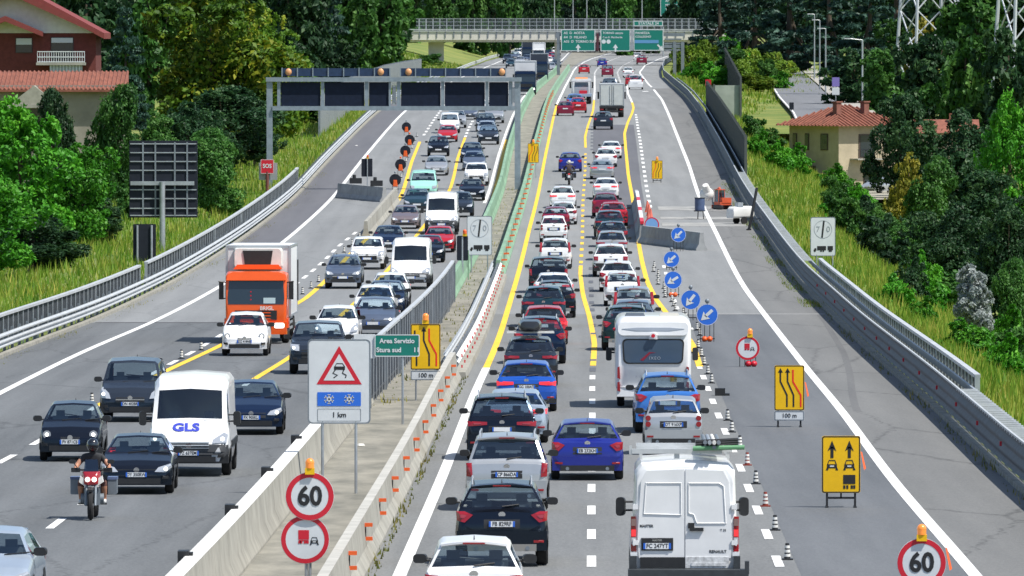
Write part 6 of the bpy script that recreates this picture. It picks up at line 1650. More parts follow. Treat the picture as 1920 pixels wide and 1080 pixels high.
# ---- message gantry over the oncoming lanes
gy = ground(970, 356).y; gp = ground(970, 356); gs = F / gy
def gx(u): return (u - 960) / F * gy
def gzv(v): return at_depth(960, v, gy).z
t = thing('message_gantry', 'grey steel gantry with dark message panels and amber lamps over the oncoming lanes', 'gantry', gp)
def gbox(u0, u1, v0, v1, dy, m, name, parent, y=0.0, tp=None):
    b = MB(); b.box(((gx(u0) + gx(u1)) / 2 - gp.x, y, (gzv(v0) + gzv(v1)) / 2 - gp.z), (abs(gx(u1) - gx(u0)), dy, abs(gzv(v1) - gzv(v0))))
    return b.build(name, m, tp or t)
M_GANT = mat('gantry_grey', (.24, .29, .33), .5, .3, var=.15)
gbox(965, 976, 145, 357, .38, M_GANT, 'leg', t); gbox(500, 511, 145, 372, .38, M_GANT, 'leg', t)
gbox(499, 978, 145, 153, .5, M_GANT, 'beam', t, y=-.1); gbox(511, 965, 199, 207, .5, M_GANT, 'beam', t, y=-.1)
M_VMS = mat('vms_panel', (.008, .014, .032), .6, var=.2, spec=.2)
for u0, u1 in ((527, 601), (609, 683), (692, 729), (752, 826), (834, 909), (917, 953)):
    pn = gbox(u0, u1, 154, 199, .30, M_VMS, 'message_panel', t, y=.1)
for u0, u1 in ((520, 526), (602, 608), (684, 691), (729, 733), (744, 751), (827, 833), (910, 916), (954, 961)): gbox(u0, u1, 153, 199, .34, M_GANT, 'upright', t, y=.0)
M_STRIP = mat('strip_navy', (.022, .042, .09), .4, var=.2, spec=.3)
for a, c in ((529, 731), (751, 948)):
    n = 7; w = (c - a) / n
    for i in range(n):
        gbox(a + i * w + 1, a + (i + 1) * w - 1, 128, 143, .25, M_STRIP, 'lamp_box', t, y=.1)
    for i in range(n + 1): gbox(a + i * w - 1, a + i * w + 1, 127, 144, .30, M_GANT, 'upright', t, y=.05)
for u in (541, 714, 766, 941):
    b = MB(); b.sphere((gx(u) - gp.x, -.10, gzv(135) - gp.z), .26, 12, 8, sc=(.9, .6, 1)); b.build('lamp', mat('amber_dim', (.62, .30, .13), .4), t, smooth=50)
b = MB(); b.cyl((gx(739) - gp.x, 0, gzv(196) - gp.z), (gx(739) - gp.x, 0, gzv(160) - gp.z), .14, 12); b.build('cable_drum', M_CONCW, t)
for u in (963, 740): b = MB(); b.box((gx(u) - gp.x, -.1, gzv(178) - gp.z), (.22, .2, 1.1)); b.build('equipment_box', M_GALVD, t)

# ---- green direction gantry
gp2 = ground(1160, 141); gy2 = gp2.y
def q(u, v, y=0.0):
    p = at_depth(u, v, gy2) - gp2; return Vector((p.x, y, p.z))
t2 = thing('direction_gantry', 'steel gantry with green motorway direction boards across the right carriageway', 'gantry', gp2)
def qbox(u0, u1, v0, v1, dy, m, name, y=0.0, parent=None):
    a, c = q(u0, v0), q(u1, v1); b = MB(); b.box(((a.x + c.x) / 2, y, (a.z + c.z) / 2), (abs(c.x - a.x), dy, abs(a.z - c.z))); return b.build(name, m, parent or t2)
for u0, u1 in ((1262, 1268), (1277, 1283), (1044, 1050)): qbox(u0, u1, 60 if u0 < 1100 else 78, 150, .4, M_GALVD, 'leg', y=.3)
qbox(1044, 1283, 62, 68, .3, M_GALVD, 'beam', y=.35); qbox(1044, 1283, 84, 90, .3, M_GALVD, 'beam', y=.35)
for u0, u1, v0, v1 in ((1052, 1116, 55, 96), (1126, 1182, 55, 96), (1188, 1244, 55, 95), (1188, 1243, 39, 49)):
    bd = qbox(u0, u1, v0, v1, .08, M_SIGNG, 'board')
    a, c = q(u0, v1), q(u1, v0); w, h = c.x - a.x, c.z - a.z
    ring(bd, rrect(w, h, .05, 2, (a.x + c.x) / 2, (a.z + c.z) / 2), rrect(w - .22, h - .22, .05, 2, (a.x + c.x) / 2, (a.z + c.z) / 2), -.05, M_SIGNW)
def qt(txt, u, v, size, al='LEFT'): p = q(u, v); lettering(txt, size, M_SIGNW, t2, (p.x, -.06, p.z), bold=.02, align=al)
for i, tx in enumerate(('A5  D  AOSTA', 'A4  D  MILANO', 'A55  D  TORINO SUD')): qt(tx, 1057, 62 + i * 8, .52)
qt('TORINO centro', 1130, 62, .46); qt('C.so R. Margherita', 1130, 70, .40); qt('PIANEZZA', 1191, 62, .48); qt('COLLEGNO', 1191, 69, .46); qt('STATALE 24', 1216, 44, .60, 'CENTER')
for u in (1132, 1141): p = q(u, 78); b = MB(); b.prism(circ(.33, 14, p.x, p.z), plate_fn(-.055), .01); b.build('exit_disc', M_SIGNW, t2)
a, c = q(1190, 81), q(1235, 75); b = MB(); b.box(((a.x + c.x) / 2, -.05, (a.z + c.z) / 2), (c.x - a.x, .02, c.z - a.z)); b.build('blue_strip', mat('strip_blue', (.10, .27, .50), .5), t2)
for u, a_ in ((1084, 90), (1154, 90), (1238, -45)):
    p = q(u, 90 if a_ > 0 else 89); dx, dz = math.cos(R(a_)), math.sin(R(a_)); nx, nz = -dz, dx
    b = MB()
    for P in ([(p.x - dx * .6 + nx * .13, p.z - dz * .6 + nz * .13), (p.x - dx * .6 - nx * .13, p.z - dz * .6 - nz * .13), (p.x - nx * .13, p.z - nz * .13), (p.x + nx * .13, p.z + nz * .13)], [(p.x + dx * .6, p.z + dz * .6), (p.x + nx * .4, p.z + nz * .4), (p.x - nx * .4, p.z - nz * .4)]): b.prism(P, plate_fn(-.06), .01)
    b.build('arrow', M_SIGNW, t2)
qbox(1118, 1123, 62, 95, .2, mat('signal_maroon', (.07, .02, .03), .5), 'lamp_panel', y=-.02); qbox(1183, 1187, 56, 95, .2, M_GALV, 'lamp_panel', y=.1)
for u0, u1 in ((1246, 1262),):
    for v in (72, 80, 92): qbox(u0, u1 + 16, v, v + 3, .15, M_GALVD, 'brace', y=.3)

# ---- overpass
by = 1600.0; bz = lambda v: at_depth(960, v, by).z; bxp = lambda u: (u - 960) / F * by
bo = Vector((bxp(1040), by, hz(by)))
t3 = thing('overpass', 'pale concrete road bridge with mesh fences crossing the motorway', 'bridge', bo)
M_BRG = mat('bridge_concrete', (.60, .575, .51), .9, var=.14, scale=.25); M_BRGD = mat('bridge_steel', (.20, .22, .25), .6, .3)
def bb(u0, u1, v0, v1, dy, m, name, y=0.0, parent=None):
    b = MB(); b.box(((bxp(u0) + bxp(u1)) / 2 - bo.x, y, (bz(v0) + bz(v1)) / 2 - bo.z), (bxp(u1) - bxp(u0), dy, bz(v0) - bz(v1))); return b.build(name, m, parent or t3)
bb(745, 1400, 63, 75, .6, M_BRG, 'girder'); bb(745, 1400, 74.5, 79, 9.0, M_BRG, 'deck', y=4.9); bb(745, 1400, 57, 63.2, 1.0, M_BRG, 'kerb_beam', y=.2)
bb(745, 1400, 63, 75, .6, M_BRG, 'girder', y=9.4)
bb(700, 752, 50, 90, 10, M_BRG, 'abutment', y=5); bb(803, 832, 76, 128, 1.4, M_BRG, 'pier', y=4); bb(1290, 1330, 70, 130, 8, M_BRG, 'abutment', y=5); bb(1040, 1048, 76, 122, 1.2, M_BRG, 'pier', y=4)
for u in np.arange(770, 1345, 16.0): bb(u, u + 2, 56, 71, .10, M_BRGD, 'stanchion', y=-.36)
for v in (55.5, 58.5): bb(745, 1400, v - 1, v + .6, .1, M_RAILTOP, 'guard_rail', y=-.42)
for yy in (.1, 9.4):
    for u in np.arange(785, 1350, 13.0): bb(u, u + .9, 35, 57, .08, M_GALV, 'fence_post', y=yy)
    for v in (35, 41, 48): bb(780, 1350, v - .4, v + .4, .05, M_GALV, 'fence_rail', y=yy)
b = MB()
for u in np.arange(781, 1348, 1.6): b.box((bxp(u) - bo.x, .12, (bz(36) + bz(54)) / 2 - bo.z), (.035, .03, bz(36) - bz(54)))
o = b.build('fence_mesh', M_GALVD, t3, smooth=0); o['kind'] = 'stuff'
# second green sign beyond the bridge
t4 = thing('direction_sign', 'green direction board on posts above the bridge at the top edge', 'sign', Vector(((1262 - 960) / F * 1800, 1800, ground_z((1262 - 960) / F * 1800, 1800))))
zq = at_depth(960, 10, 1800).z - t4.location.z
b = MB(); b.box((0, 0, zq), (5.2, .1, 4.4)); bd = b.build('board', M_SIGNG, t4); ring(bd, rrect(5.2, 4.4, .1, 2, 0, zq), rrect(5.0, 4.2, .1, 2, 0, zq), -.06, M_SIGNW)
for i, tx in enumerate(('AOSTA', 'MILANO', 'TORINO')): lettering(tx, .7, M_SIGNW, bd, (-1.6, -.07, zq + .9 - i * .9), align='LEFT')
legs(t4, (-2, 2), zq, .15, y=.2)
b = MB(); b.box((3.2, 0, zq + .8), (1.0, .1, 3.0)); b.build('side_board', M_SIGNG, t4)
# ------------------------------------------------------------------ vegetation
def leaf_mat(name, dark, mid, light, trans=0.3):
    if name in MATS: return MATS[name]
    m = bpy.data.materials.new(name); MATS[name] = m; m.use_nodes = True
    nt = m.node_tree; N, K = nt.nodes, nt.links; N.clear()
    o = N.new('ShaderNodeOutputMaterial'); a = N.new('ShaderNodeAttribute'); a.attribute_name = 'tone'
    oi = N.new('ShaderNodeObjectInfo')
    r = N.new('ShaderNodeValToRGB'); r.color_ramp.elements[0].color = (*dark, 1); r.color_ramp.elements[1].color = (*light, 1)
    e = r.color_ramp.elements.new(.55); e.color = (*mid, 1)
    K.new(a.outputs['Fac'], r.inputs['Fac'])
    hs = N.new('ShaderNodeHueSaturation')
    mr = N.new('ShaderNodeMapRange'); mr.inputs['To Min'].default_value = .78; mr.inputs['To Max'].default_value = 1.22
    K.new(oi.outputs['Random'], mr.inputs['Value']); K.new(mr.outputs[0], hs.inputs['Value']); K.new(r.outputs[0], hs.inputs['Color'])
    d = N.new('ShaderNodeBsdfPrincipled'); d.inputs['Roughness'].default_value = .55; d.inputs['Specular IOR Level'].default_value = .3
    t = N.new('ShaderNodeBsdfTranslucent'); mx = N.new('ShaderNodeMixShader'); mx.inputs[0].default_value = trans
    K.new(hs.outputs[0], d.inputs['Base Color']); K.new(hs.outputs[0], t.inputs[0])
    K.new(d.outputs[0], mx.inputs[1]); K.new(t.outputs[0], mx.inputs[2]); K.new(mx.outputs[0], o.inputs[0])
    return m
def quad_mesh(name, P, Nrm, S, tone, m, asp=1.5):
    n = len(P)
    a = rng.normal(size=(n, 3)); t1 = np.cross(Nrm, a); t1 /= np.linalg.norm(t1, axis=1)[:, None] + 1e-9; t2 = np.cross(Nrm, t1)
    h1 = t1 * (S * asp / 2)[:, None]; h2 = t2 * (S / 2)[:, None]
    bend = Nrm * (S * .18)[:, None]
    V = np.stack([P - h1 - bend, P + h2 * .8 , P + h1 - bend, P - h2 * .8], 1).reshape(-1, 3)
    me = bpy.data.meshes.new(name); me.vertices.add(4 * n); me.vertices.foreach_set('co', V.astype(np.float32).ravel())
    me.loops.add(4 * n); me.loops.foreach_set('vertex_index', np.arange(4 * n, dtype=np.int32))
    me.polygons.add(n); me.polygons.foreach_set('loop_start', np.arange(0, 4 * n, 4, dtype=np.int32))
    at_ = me.attributes.new('tone', 'FLOAT', 'FACE'); at_.data.foreach_set('value', tone.astype(np.float32))
    me.materials.append(m); me.update(calc_edges=True)
    return me
def crown(name, m, lobes, n, leaf, seed, flat_=0.0):
    g = np.random.default_rng(seed)
    w = np.array([l[3] * l[4] for l in lobes]) ** 1.0; w /= w.sum()
    cnt = g.multinomial(n, w); PP, NN, TT = [], [], []
    for (x, y, z, rx, rz), k in zip(lobes, cnt):
        d = g.normal(size=(k, 3)); d /= np.linalg.norm(d, axis=1)[:, None]
        # clumps: pull directions towards random twig centres
        tw = g.normal(size=(max(6, k // 45), 3)); tw /= np.linalg.norm(tw, axis=1)[:, None]
        j = g.integers(0, len(tw), k); d = tw[j] * .86 + d * .34; d /= np.linalg.norm(d, axis=1)[:, None]
        rad = (.66 + .38 * g.random(len(tw)))[j] + g.normal(scale=.07, size=k)
        p = d * rad[:, None] * np.array([rx, rx, rz]) + np.array([x, y, z])
        nn = d * .55 + g.normal(scale=.55, size=(k, 3)) + np.array([0, 0, .35]); nn /= np.linalg.norm(nn, axis=1)[:, None]
        PP.append(p); NN.append(nn); TT.append(np.clip(g.normal(.5, .13, len(tw))[j] + g.normal(0, .13, k) + g.normal(0, .08), 0, 1))
    P, Nn, T = np.concatenate(PP), np.concatenate(NN), np.concatenate(TT)
    return quad_mesh(name, P, Nn, leaf * (.7 + .6 * g.random(len(P))), T, m)
def lobes_round(seed, n=16, R0=3.6, z0=2.6, z1=9.2, squat=1.0):
    g = random.Random(seed); L = []
    for i in range(n):
        f = g.random(); z = z0 + (z1 - z0) * f
        env = math.sin(math.pi * min(.97, .16 + .74 * f)) ** .7
        a = g.random() * 6.283; d = R0 * env * (.35 + .6 * g.random())
        r = R0 * (.30 + .22 * g.random()) * (1.1 - .25 * f)
        L.append((d * math.cos(a), d * math.sin(a), z, r, r * .8 * squat))
    L.append((0, 0, (z0 + z1) / 2, R0 * .62, (z1 - z0) * .42))
    return L
def trunk_mesh(name, H, r, lobes, m, seed):
    g = random.Random(seed); b = MB()
    b.cyl((0, 0, -1.5), (0, 0, H * .35), r, 9, 0, r * .75); b.cyl((0, 0, H * .35), (.1, .05, H * .75), r * .75, 8, 0, r * .25)
    for l in lobes[:8]:
        b.cyl((0, 0, H * (.22 + .3 * g.random())), (l[0] * .85, l[1] * .85, l[2]), r * .36, 6, 0, r * .10)
    return b.mesh(name, m)
M_BARK = mat('bark', (.075, .058, .042), .9, var=.3, scale=4)
LF = {
 'maple': leaf_mat('leaf_maple', (.028, .085, .008), (.098, .200, .013), (.34, .33, .022)),
 'dark': leaf_mat('leaf_dark', (.009, .034, .016), (.027, .080, .028), (.068, .140, .040)),
 'bright': leaf_mat('leaf_bright', (.020, .125, .008), (.062, .265, .014), (.145, .40, .030)),
 'mid': leaf_mat('leaf_mid', (.018, .072, .014), (.052, .155, .025), (.120, .255, .050)),
 'conifer': leaf_mat('leaf_conifer', (.012, .036, .026), (.028, .072, .050), (.062, .125, .090), .12),
 'silver': leaf_mat('leaf_silver', (.22, .27, .26), (.42, .47, .46), (.60, .64, .64)),
 'golden': leaf_mat('leaf_golden', (.08, .11, .012), (.22, .22, .025), (.46, .38, .06)),
 'olive': leaf_mat('leaf_olive', (.050, .120, .010), (.140, .240, .020), (.30, .37, .040)),
}
TREE = {}
def proto_tree(key, leafk, seed, nl, leaf, kind='round', **kw):
    if kind == 'conifer':
        L = []
        g = random.Random(seed)
        for i in range(13):
            f = i / 12.0; z = 1.6 + 8.2 * f; Rr = 3.2 * (1 - f) ** .8 + .35
            for k in range(max(3, int(7 * (1 - f)))):
                a = g.random() * 6.283; d = Rr * (.45 + .35 * g.random()); L.append((d * math.cos(a), d * math.sin(a), z - .25 * d, .9 * (1 - .5 * f) + .2, .24))
    else: L = lobes_round(seed, **kw)
    TREE[key] = (crown('crown', LF[leafk], L, nl, leaf, seed), trunk_mesh('trunk', 10, .30 if kind != 'bush' else .10, L, M_BARK, seed))
for i in range(2):
    for nm, lk, sd, kk in (('maple', 'maple', 11, dict(n=20, R0=4.2, z0=2.2, z1=9.0)), ('dark', 'dark', 21, dict(n=18, R0=3.7, z0=1.8, z1=9.2)), ('bright', 'bright', 31, dict(n=18, R0=4.0, z0=1.4, z1=8.8)), ('mid', 'mid', 41, dict(n=17, R0=3.6, z0=1.4, z1=9.0))):
        proto_tree('%s%d' % (nm, i), lk, sd + i, 19000, .235, **kk)
        proto_tree('%s%dF' % (nm, i), lk, sd + i, 6500, .42, **kk)
    continue
    proto_tree('maple%d' % i, 'maple', 11 + i, 12500, .34, n=20, R0=4.2, z0=2.2, z1=9.0)
    proto_tree('dark%d' % i, 'dark', 21 + i, 10500, .34, n=18, R0=3.7, z0=1.8, z1=9.2)
    proto_tree('bright%d' % i, 'bright', 31 + i, 11500, .32, n=18, R0=4.0, z0=1.4, z1=8.8)
    proto_tree('mid%d' % i, 'mid', 41 + i, 10000, .33, n=17, R0=3.6, z0=1.4, z1=9.0)
for i in range(2): proto_tree('conifer%d' % i, 'conifer', 51 + i, 8500, .36, kind='conifer')
proto_tree('silver0', 'silver', 61, 12000, .32, n=16, R0=3.4, z0=1.0, z1=8.6)
proto_tree('golden0', 'golden', 65, 8000, .40, n=14, R0=4.2, z0=1.2, z1=8.4)
for k, lk in (('bushb', 'bright'), ('bushm', 'mid'), ('busho', 'olive'), ('bushd', 'dark')):
    proto_tree(k, lk, {'bright': 71, 'mid': 73, 'olive': 75, 'dark': 77}[lk], 5600, .52, kind='bush', n=12, R0=5.6, z0=.8, z1=7.6)
_tk = 0
def tree(kind, u, Y, vtop, wpx, label, group, name='tree', rz=None, cat='tree', dz=0.0):
    global _tk
    _tk += 1
    X = (u - 960) / F * Y; gz = ground_z(X, Y) + dz
    top = at_depth(u, vtop, Y).z; H = max(1.0, top - gz); W = wpx / F * Y
    base = {'conifer': 7.0, 'bush': 12.5}.get(kind[:7] if kind.startswith('conifer') else kind[:4], 9.2)
    t = thing(name, label, cat, (X, Y, gz), (random.random() * 6.28) if rz is None else rz, group)
    cm, tm = TREE[kind + 'F' if (Y > 800 and kind + 'F' in TREE) else kind]
    htop = 9.6 if not kind.startswith('bush') else 8.8
    sx, sz = W / base, H / htop
    for nm, me in (('crown', cm), ('trunk', tm)):
        o = new_obj(nm if cat == 'tree' else {'crown': 'foliage', 'trunk': 'stems'}[nm], me, t); o.scale = (sx, sx, sz)
    return t
# left of the road
tree('bright0', 40, 500, 196, 250, 'bright green broadleaf tree at the far left edge', 'trees left of the motorway')
tree('bright1', 150, 515, 262, 190, 'bright green broadleaf tree left of the large dark message board', 'trees left of the motorway')
tree('bright0', -40, 455, 320, 260, 'bright green tree cut by the left edge below the others', 'trees left of the motorway')
tree('dark0', 60, 470, 400, 220, 'low dark tree in the shade at the left edge', 'trees left of the motorway')
tree('dark1', 175, 520, 372, 150, 'dark shrubby tree just left of the small sign back', 'trees left of the motorway')
tree('maple0', 400, 700, -30, 330, 'huge yellow green maple behind the message board', 'trees left of the motorway')
tree('maple1', 500, 740, 18, 200, 'yellow green maple touching the gantry leg', 'trees left of the motorway')
tree('dark1', 420, 655, 170, 250, 'dark tree under the huge maple', 'trees left of the motorway')
tree('mid0', 215, 610, 140, 140, 'dark green tree in front of the tiled roof', 'trees left of the motorway')
tree('dark1', 100, 600, 178, 120, 'dark tree in front of the porch of the tiled building', 'trees left of the motorway')
tree('dark0', 10, 590, 190, 110, 'dark tree at the left edge in front of the tiled building', 'trees left of the motorway')
tree('mid1', 300, 590, 215, 130, 'mid green tree behind the left side of the message board', 'trees left of the motorway')
tree('mid0', 400, 570, 228, 170, 'mid green tree right of the message board', 'trees left of the motorway')
tree('dark0', 350, 615, 190, 170, 'dark green tree right behind the message board', 'trees left of the motorway')
tree('dark1', 478, 690, 195, 120, 'dark tree left of the red phone sign', 'trees left of the motorway')
tree('conifer0', 235, 900, 25, 120, 'dark conifer right of the brick house', 'trees left of the motorway')
tree('dark0', 160, 980, -60, 240, 'dark tree behind the brick house roof', 'trees left of the motorway')
tree('mid1', 280, 960, -40, 200, 'green tree between the brick house and the maple', 'trees left of the motorway')
tree('dark1', 560, 1000, -60, 170, 'tall dark tree behind the message gantry', 'trees left of the motorway')
tree('conifer1', 610, 1130, -70, 130, 'dark conifer behind the gantry lamps', 'trees left of the motorway')
tree('mid0', 670, 1150, -30, 150, 'green tree left of the bridge abutment', 'trees left of the motorway')
tree('dark0', 715, 1320, -40, 130, 'dark tree rising over the bridge abutment', 'trees left of the motorway')
tree('dark1', 520, 900, 60, 150, 'dark tree half hidden by the gantry panels', 'trees left of the motorway')
tree('mid1', 575, 830, 195, 90, 'grey green shrubby tree beside the left noise wall', 'trees left of the motorway')
tree('dark0', 640, 1010, 70, 120, 'low dark tree above the gantry', 'trees left of the motorway')
for i in range(26):
    u = 728 + i * 23 + random.uniform(-8, 8)
    tree(['dark0', 'mid0', 'dark1', 'conifer0', 'mid1', 'dark0'][i % 6], u, random.uniform(1760, 1960), random.uniform(-75, -25), random.uniform(85, 130), 'tree in the dark wood above the bridge railing', 'wood beyond the bridge', dz=-1)
for i in range(16):
    tree(['dark1', 'mid1', 'dark0', 'conifer1'][i % 4], 700 + i * 42, random.uniform(2050, 2250), random.uniform(-100, -60), random.uniform(110, 150), 'tree at the back of the wood beyond the bridge', 'wood beyond the bridge, back rows', dz=-1)
for i in range(20):
    tree(['dark0', 'mid1', 'dark1', 'conifer0', 'mid0'][i % 5], -20 + i * 38 + random.uniform(-9, 9), random.uniform(1250, 1480), random.uniform(-125, -75), random.uniform(150, 200), 'tree in the dark wood behind the brick house and the maple', 'wood behind the left trees', dz=-1)
for i in range(15):
    tree(['dark1', 'conifer1', 'dark0', 'mid1', 'conifer0'][i % 5], 1320 + i * 44 + random.uniform(-9, 9), random.uniform(1620, 1800), random.uniform(-125, -75), random.uniform(140, 190), 'tree in the dark wood behind the cedars and pylons', 'wood behind the right trees', dz=-1)
# right of the road
for i, (k, u, Y, vt, w, lab) in enumerate((
 ('conifer0', 1415, 1420, -60, 150, 'dark conifer above the start of the side street'), ('conifer1', 1480, 1380, -80, 190, 'broad dark cedar left of the street lamps'), ('conifer0', 1555, 1300, -70, 200, 'broad dark cedar behind the street lamps'),
 ('conifer1', 1630, 1260, -60, 180, 'dark conifer left of the pylon'), ('mid0', 1700, 1200, 25, 150, 'tree below the pylon with pale olive top'), ('golden0', 1725, 1120, 28, 95, 'olive gold tree crown just below the pylon'), ('dark0', 1600, 1010, 85, 150, 'round dark tree right of the street lamps'),
 ('mid1', 1660, 960, 95, 170, 'dark green tree above the tiled house roof'), ('dark1', 1735, 930, 70, 190, 'large dark tree right of the tiled house'), ('mid0', 1810, 900, 50, 190, 'large green tree below the second pylon'), ('dark0', 1890, 880, 40, 180, 'large dark tree at the right edge near the top'),
 ('dark1', 1690, 790, 190, 150, 'dark tree hiding the right part of the tiled house'), ('dark0', 1790, 720, 205, 210, 'big dark tree right of the orange roof'), ('bright0', 1895, 690, 185, 150, 'bright green tree at the right edge'), ('golden0', 1705, 700, 282, 90, 'golden flowered bush beside the parked silver car'),
 ('mid1', 1745, 670, 300, 140, 'green tree below the orange roof'), ('dark1', 1850, 640, 330, 200, 'dark tree mass below the bright green one'), ('mid0', 1690, 600, 405, 120, 'green bushy tree on the lower slope'), ('dark0', 1780, 545, 380, 190, 'dark tree over the silver bush'), ('dark1', 1890, 520, 400, 170, 'dark tree at the right edge beside the silver bush'),
 ('mid1', 1640, 640, 385, 130, 'mid green tree left of the dark tree mass'), ('mid0', 1905, 455, 470, 120, 'green tree cut by the right edge behind the silver bush'), ('mid1', 1830, 1050, -50, 210, 'tree between the two pylons'), ('dark0', 1900, 1080, -60, 220, 'dark tree beside the second pylon'), ('dark1', 1765, 1150, -40, 180, 'dark tree right of the first pylon'), ('conifer0', 1350, 1560, -50, 130, 'conifer at the right end of the bridge'), ('mid0', 1330, 1700, -40, 150, 'tree beyond the right end of the bridge'), ('conifer1', 1680, 1420, -90, 170, 'dark conifer behind the first pylon'),
 ('dark0', 1590, 1460, -90, 190, 'tall dark tree far behind the street lamps'), ('dark1', 1860, 1300, -90, 240, 'dark tree far behind the second pylon'), ('dark1', 1505, 1500, -90, 170, 'tall dark tree behind the cedars'))):
    tree(k, u, Y, vt, w, lab, 'trees right of the motorway')
tree('silver0', 1825, 432, 490, 125, 'silver leaved bush on the slope beyond the right railing', 'trees right of the motorway', name='silver_bush', cat='bush')
# bushes
def bushes(n, ur, vfun, kinds, wr, hr, label, group, seed, name='bush'):
    g = random.Random(seed)
    for i in range(n):
        k = g.choice(kinds); X, Y = vfun(g)
        W, H = g.uniform(*wr), g.uniform(*hr)
        t = thing(name, label, 'bush', (X, Y, ground_z(X, Y) - .15), g.random() * 6.28, group)
        for nm, me in (('foliage', TREE[k][0]), ('stems', TREE[k][1])):
            o = new_obj(nm, me, t); o.scale = (W / 12.5, W / 12.5, H / 8.8)
def side(sgn, y0, y1, d0, d1):
    def f(g):
        Y = g.uniform(y0, y1); d = g.uniform(d0, d1)
        return ((RBAR(Y) + d) if sgn > 0 else (LBAR(Y) - d)), Y
    return f
bushes(20, 0, side(1, 640, 830, 3.2, 13), ['bushb', 'bushb', 'bushm'], (2.4, 4.5), (1.6, 3.2), 'bright green bush on the bank below the right noise wall', 'bushes below the noise wall', 1)
bushes(26, 0, side(1, 430, 640, 7, 18), ['bushb', 'bushm', 'bushd'], (2.5, 5), (1.6, 3.6), 'green bush on the lower right slope', 'bushes on the right slope', 2)
bushes(24, 0, side(1, 280, 430, 4.2, 14), ['bushb', 'bushm', 'bushb'], (1.8, 3.4), (1.2, 2.4), 'green bush behind the right bridge railing', 'bushes behind the right railing', 3)
bushes(14, 0, side(1, 200, 285, 5, 10), ['bushb', 'bushm'], (1.6, 3.0), (1.0, 2.0), 'green bush at the right edge near the ladder rail', 'bushes at the right edge', 4)
bushes(34, 0, side(1, 1090, 1540, 2.5, 16), ['busho', 'bushb', 'busho', 'bushm'], (3.5, 7), (2.2, 5.5), 'olive green bush on the bank above the slip road', 'bushes above the slip road', 5)
bushes(16, 0, side(-1, 300, 520, 8, 18), ['bushm', 'bushd', 'bushb'], (2.2, 4.2), (1.4, 3.0), 'green bush behind the left railing', 'bushes behind the left railing', 6)
bushes(20, 0, side(-1, 520, 790, 7, 17), ['bushm', 'bushd', 'bushm', 'bushb'], (2.4, 4.8), (1.6, 3.8), 'green bush between the message board and the gantry', 'bushes between board and gantry', 7)
bushes(18, 0, side(-1, 1180, 1570, 6, 26), ['busho', 'busho', 'bushm'], (3, 6), (1.6, 4.2), 'yellow green bush on the bank by the bridge pier', 'bushes by the bridge pier', 8)
bushes(14, 0, side(1, 900, 1080, 21, 34), ['bushm', 'bushd'], (3, 6), (2, 4.5), 'dark bush on the verge of the side street', 'bushes by the side street', 9)
# grass blades
def grass(name, label, y0, y1, sgn, d0, d1, n, h0, h1, m, seed, fn=None, wk=1.0):
    g = np.random.default_rng(seed)
    Y = y0 + (y1 - y0) * g.random(n) ** 1.15; D = d0 + (d1 - d0) * g.random(n)
    clump = .5 + .5 * np.sin(Y * .21 + np.sin(D * .9) * 2) * np.sin(D * .55 + Y * .05)
    V = np.zeros((n, 3, 3)); T = np.clip(.30 + .45 * clump + g.normal(0, .16, n), 0, 1)
    for i in range(n):
        y, d = float(Y[i]), float(D[i]); X = (RBAR(y) + d) if sgn > 0 else (LBAR(y) - d)
        if fn: X = fn(y) + d
        z = (ground_z(X, y) if fn is None else hz(y)) - .03
        h = (h0 + (h1 - h0) * g.random()) * (.6 + .7 * clump[i]); a = g.random() * 6.28; w = (.028 + .03 * g.random()) * wk
        V[i] = [[X - w * math.cos(a), y - w * math.sin(a), z], [X + w * math.cos(a), y + w * math.sin(a), z], [X + (g.random() - .5) * h * .7, y + (g.random() - .5) * h * .7, z + h]]
    me = bpy.data.meshes.new(name); me.vertices.add(3 * n); me.vertices.foreach_set('co', V.astype(np.float32).ravel())
    me.loops.add(3 * n); me.loops.foreach_set('vertex_index', np.arange(3 * n, dtype=np.int32)); me.polygons.add(n); me.polygons.foreach_set('loop_start', np.arange(0, 3 * n, 3, dtype=np.int32))
    a_ = me.attributes.new('tone', 'FLOAT', 'FACE'); a_.data.foreach_set('value', T.astype(np.float32)); me.materials.append(m); me.update(calc_edges=True)
    return tag(new_obj(name, me), label, 'grass', kind='stuff')
G1 = leaf_mat('grass_blades', (.050, .160, .012), (.165, .285, .024), (.44, .40, .085), .35)
grass('grass', 'tall green and straw coloured grass left of the left guardrail', 240, 900, -1, 1.2, 15, 42000, .30, .85, G1, 5)
grass('grass', 'tall green and straw coloured grass on the bank beyond the right guardrail', 190, 900, 1, 1.6, 15, 52000, .30, .85, G1, 6)
grass('grass', 'rough grass on the bank between the far noise wall and the side street', 895, 1400, 1, 1.6, 26, 12000, .3, .8, G1, 16, wk=2.2)
grass('grass', 'green grass bank left of the oncoming lanes by the bridge pier', 900, 1590, -1, 1.2, 24, 14000, .3, .8, G1, 17, wk=2.2)
grass('weeds', 'weeds growing along the foot of the right guardrail', 150, 640, 1, -.25, .2, 2600, .08, .34, leaf_mat('weed_blades', (.08, .12, .02), (.20, .21, .05), (.36, .30, .10), .3), 7)
grass('weeds', 'dry weeds along the foot of the left guardrail', 215, 700, -1, -.55, .15, 6500, .05, .22, MATS['weed_blades'], 8)
grass('weeds', 'green weeds between the right shoulder and the guardrail near the works', 395, 660, 1, -.75, .2, 5200, .08, .30, G1, 18)
grass('weeds', 'dry weeds at the foot of the concrete barrier by the queue', 155, 300, 1, .28, .5, 420, .05, .20, MATS['weed_blades'], 9, fn=MBR)
grass('weeds', 'dry weeds and litter tufts on the median', 270, 640, 1, .35, 1.3, 500, .06, .22, MATS['weed_blades'], 10, fn=MBL)

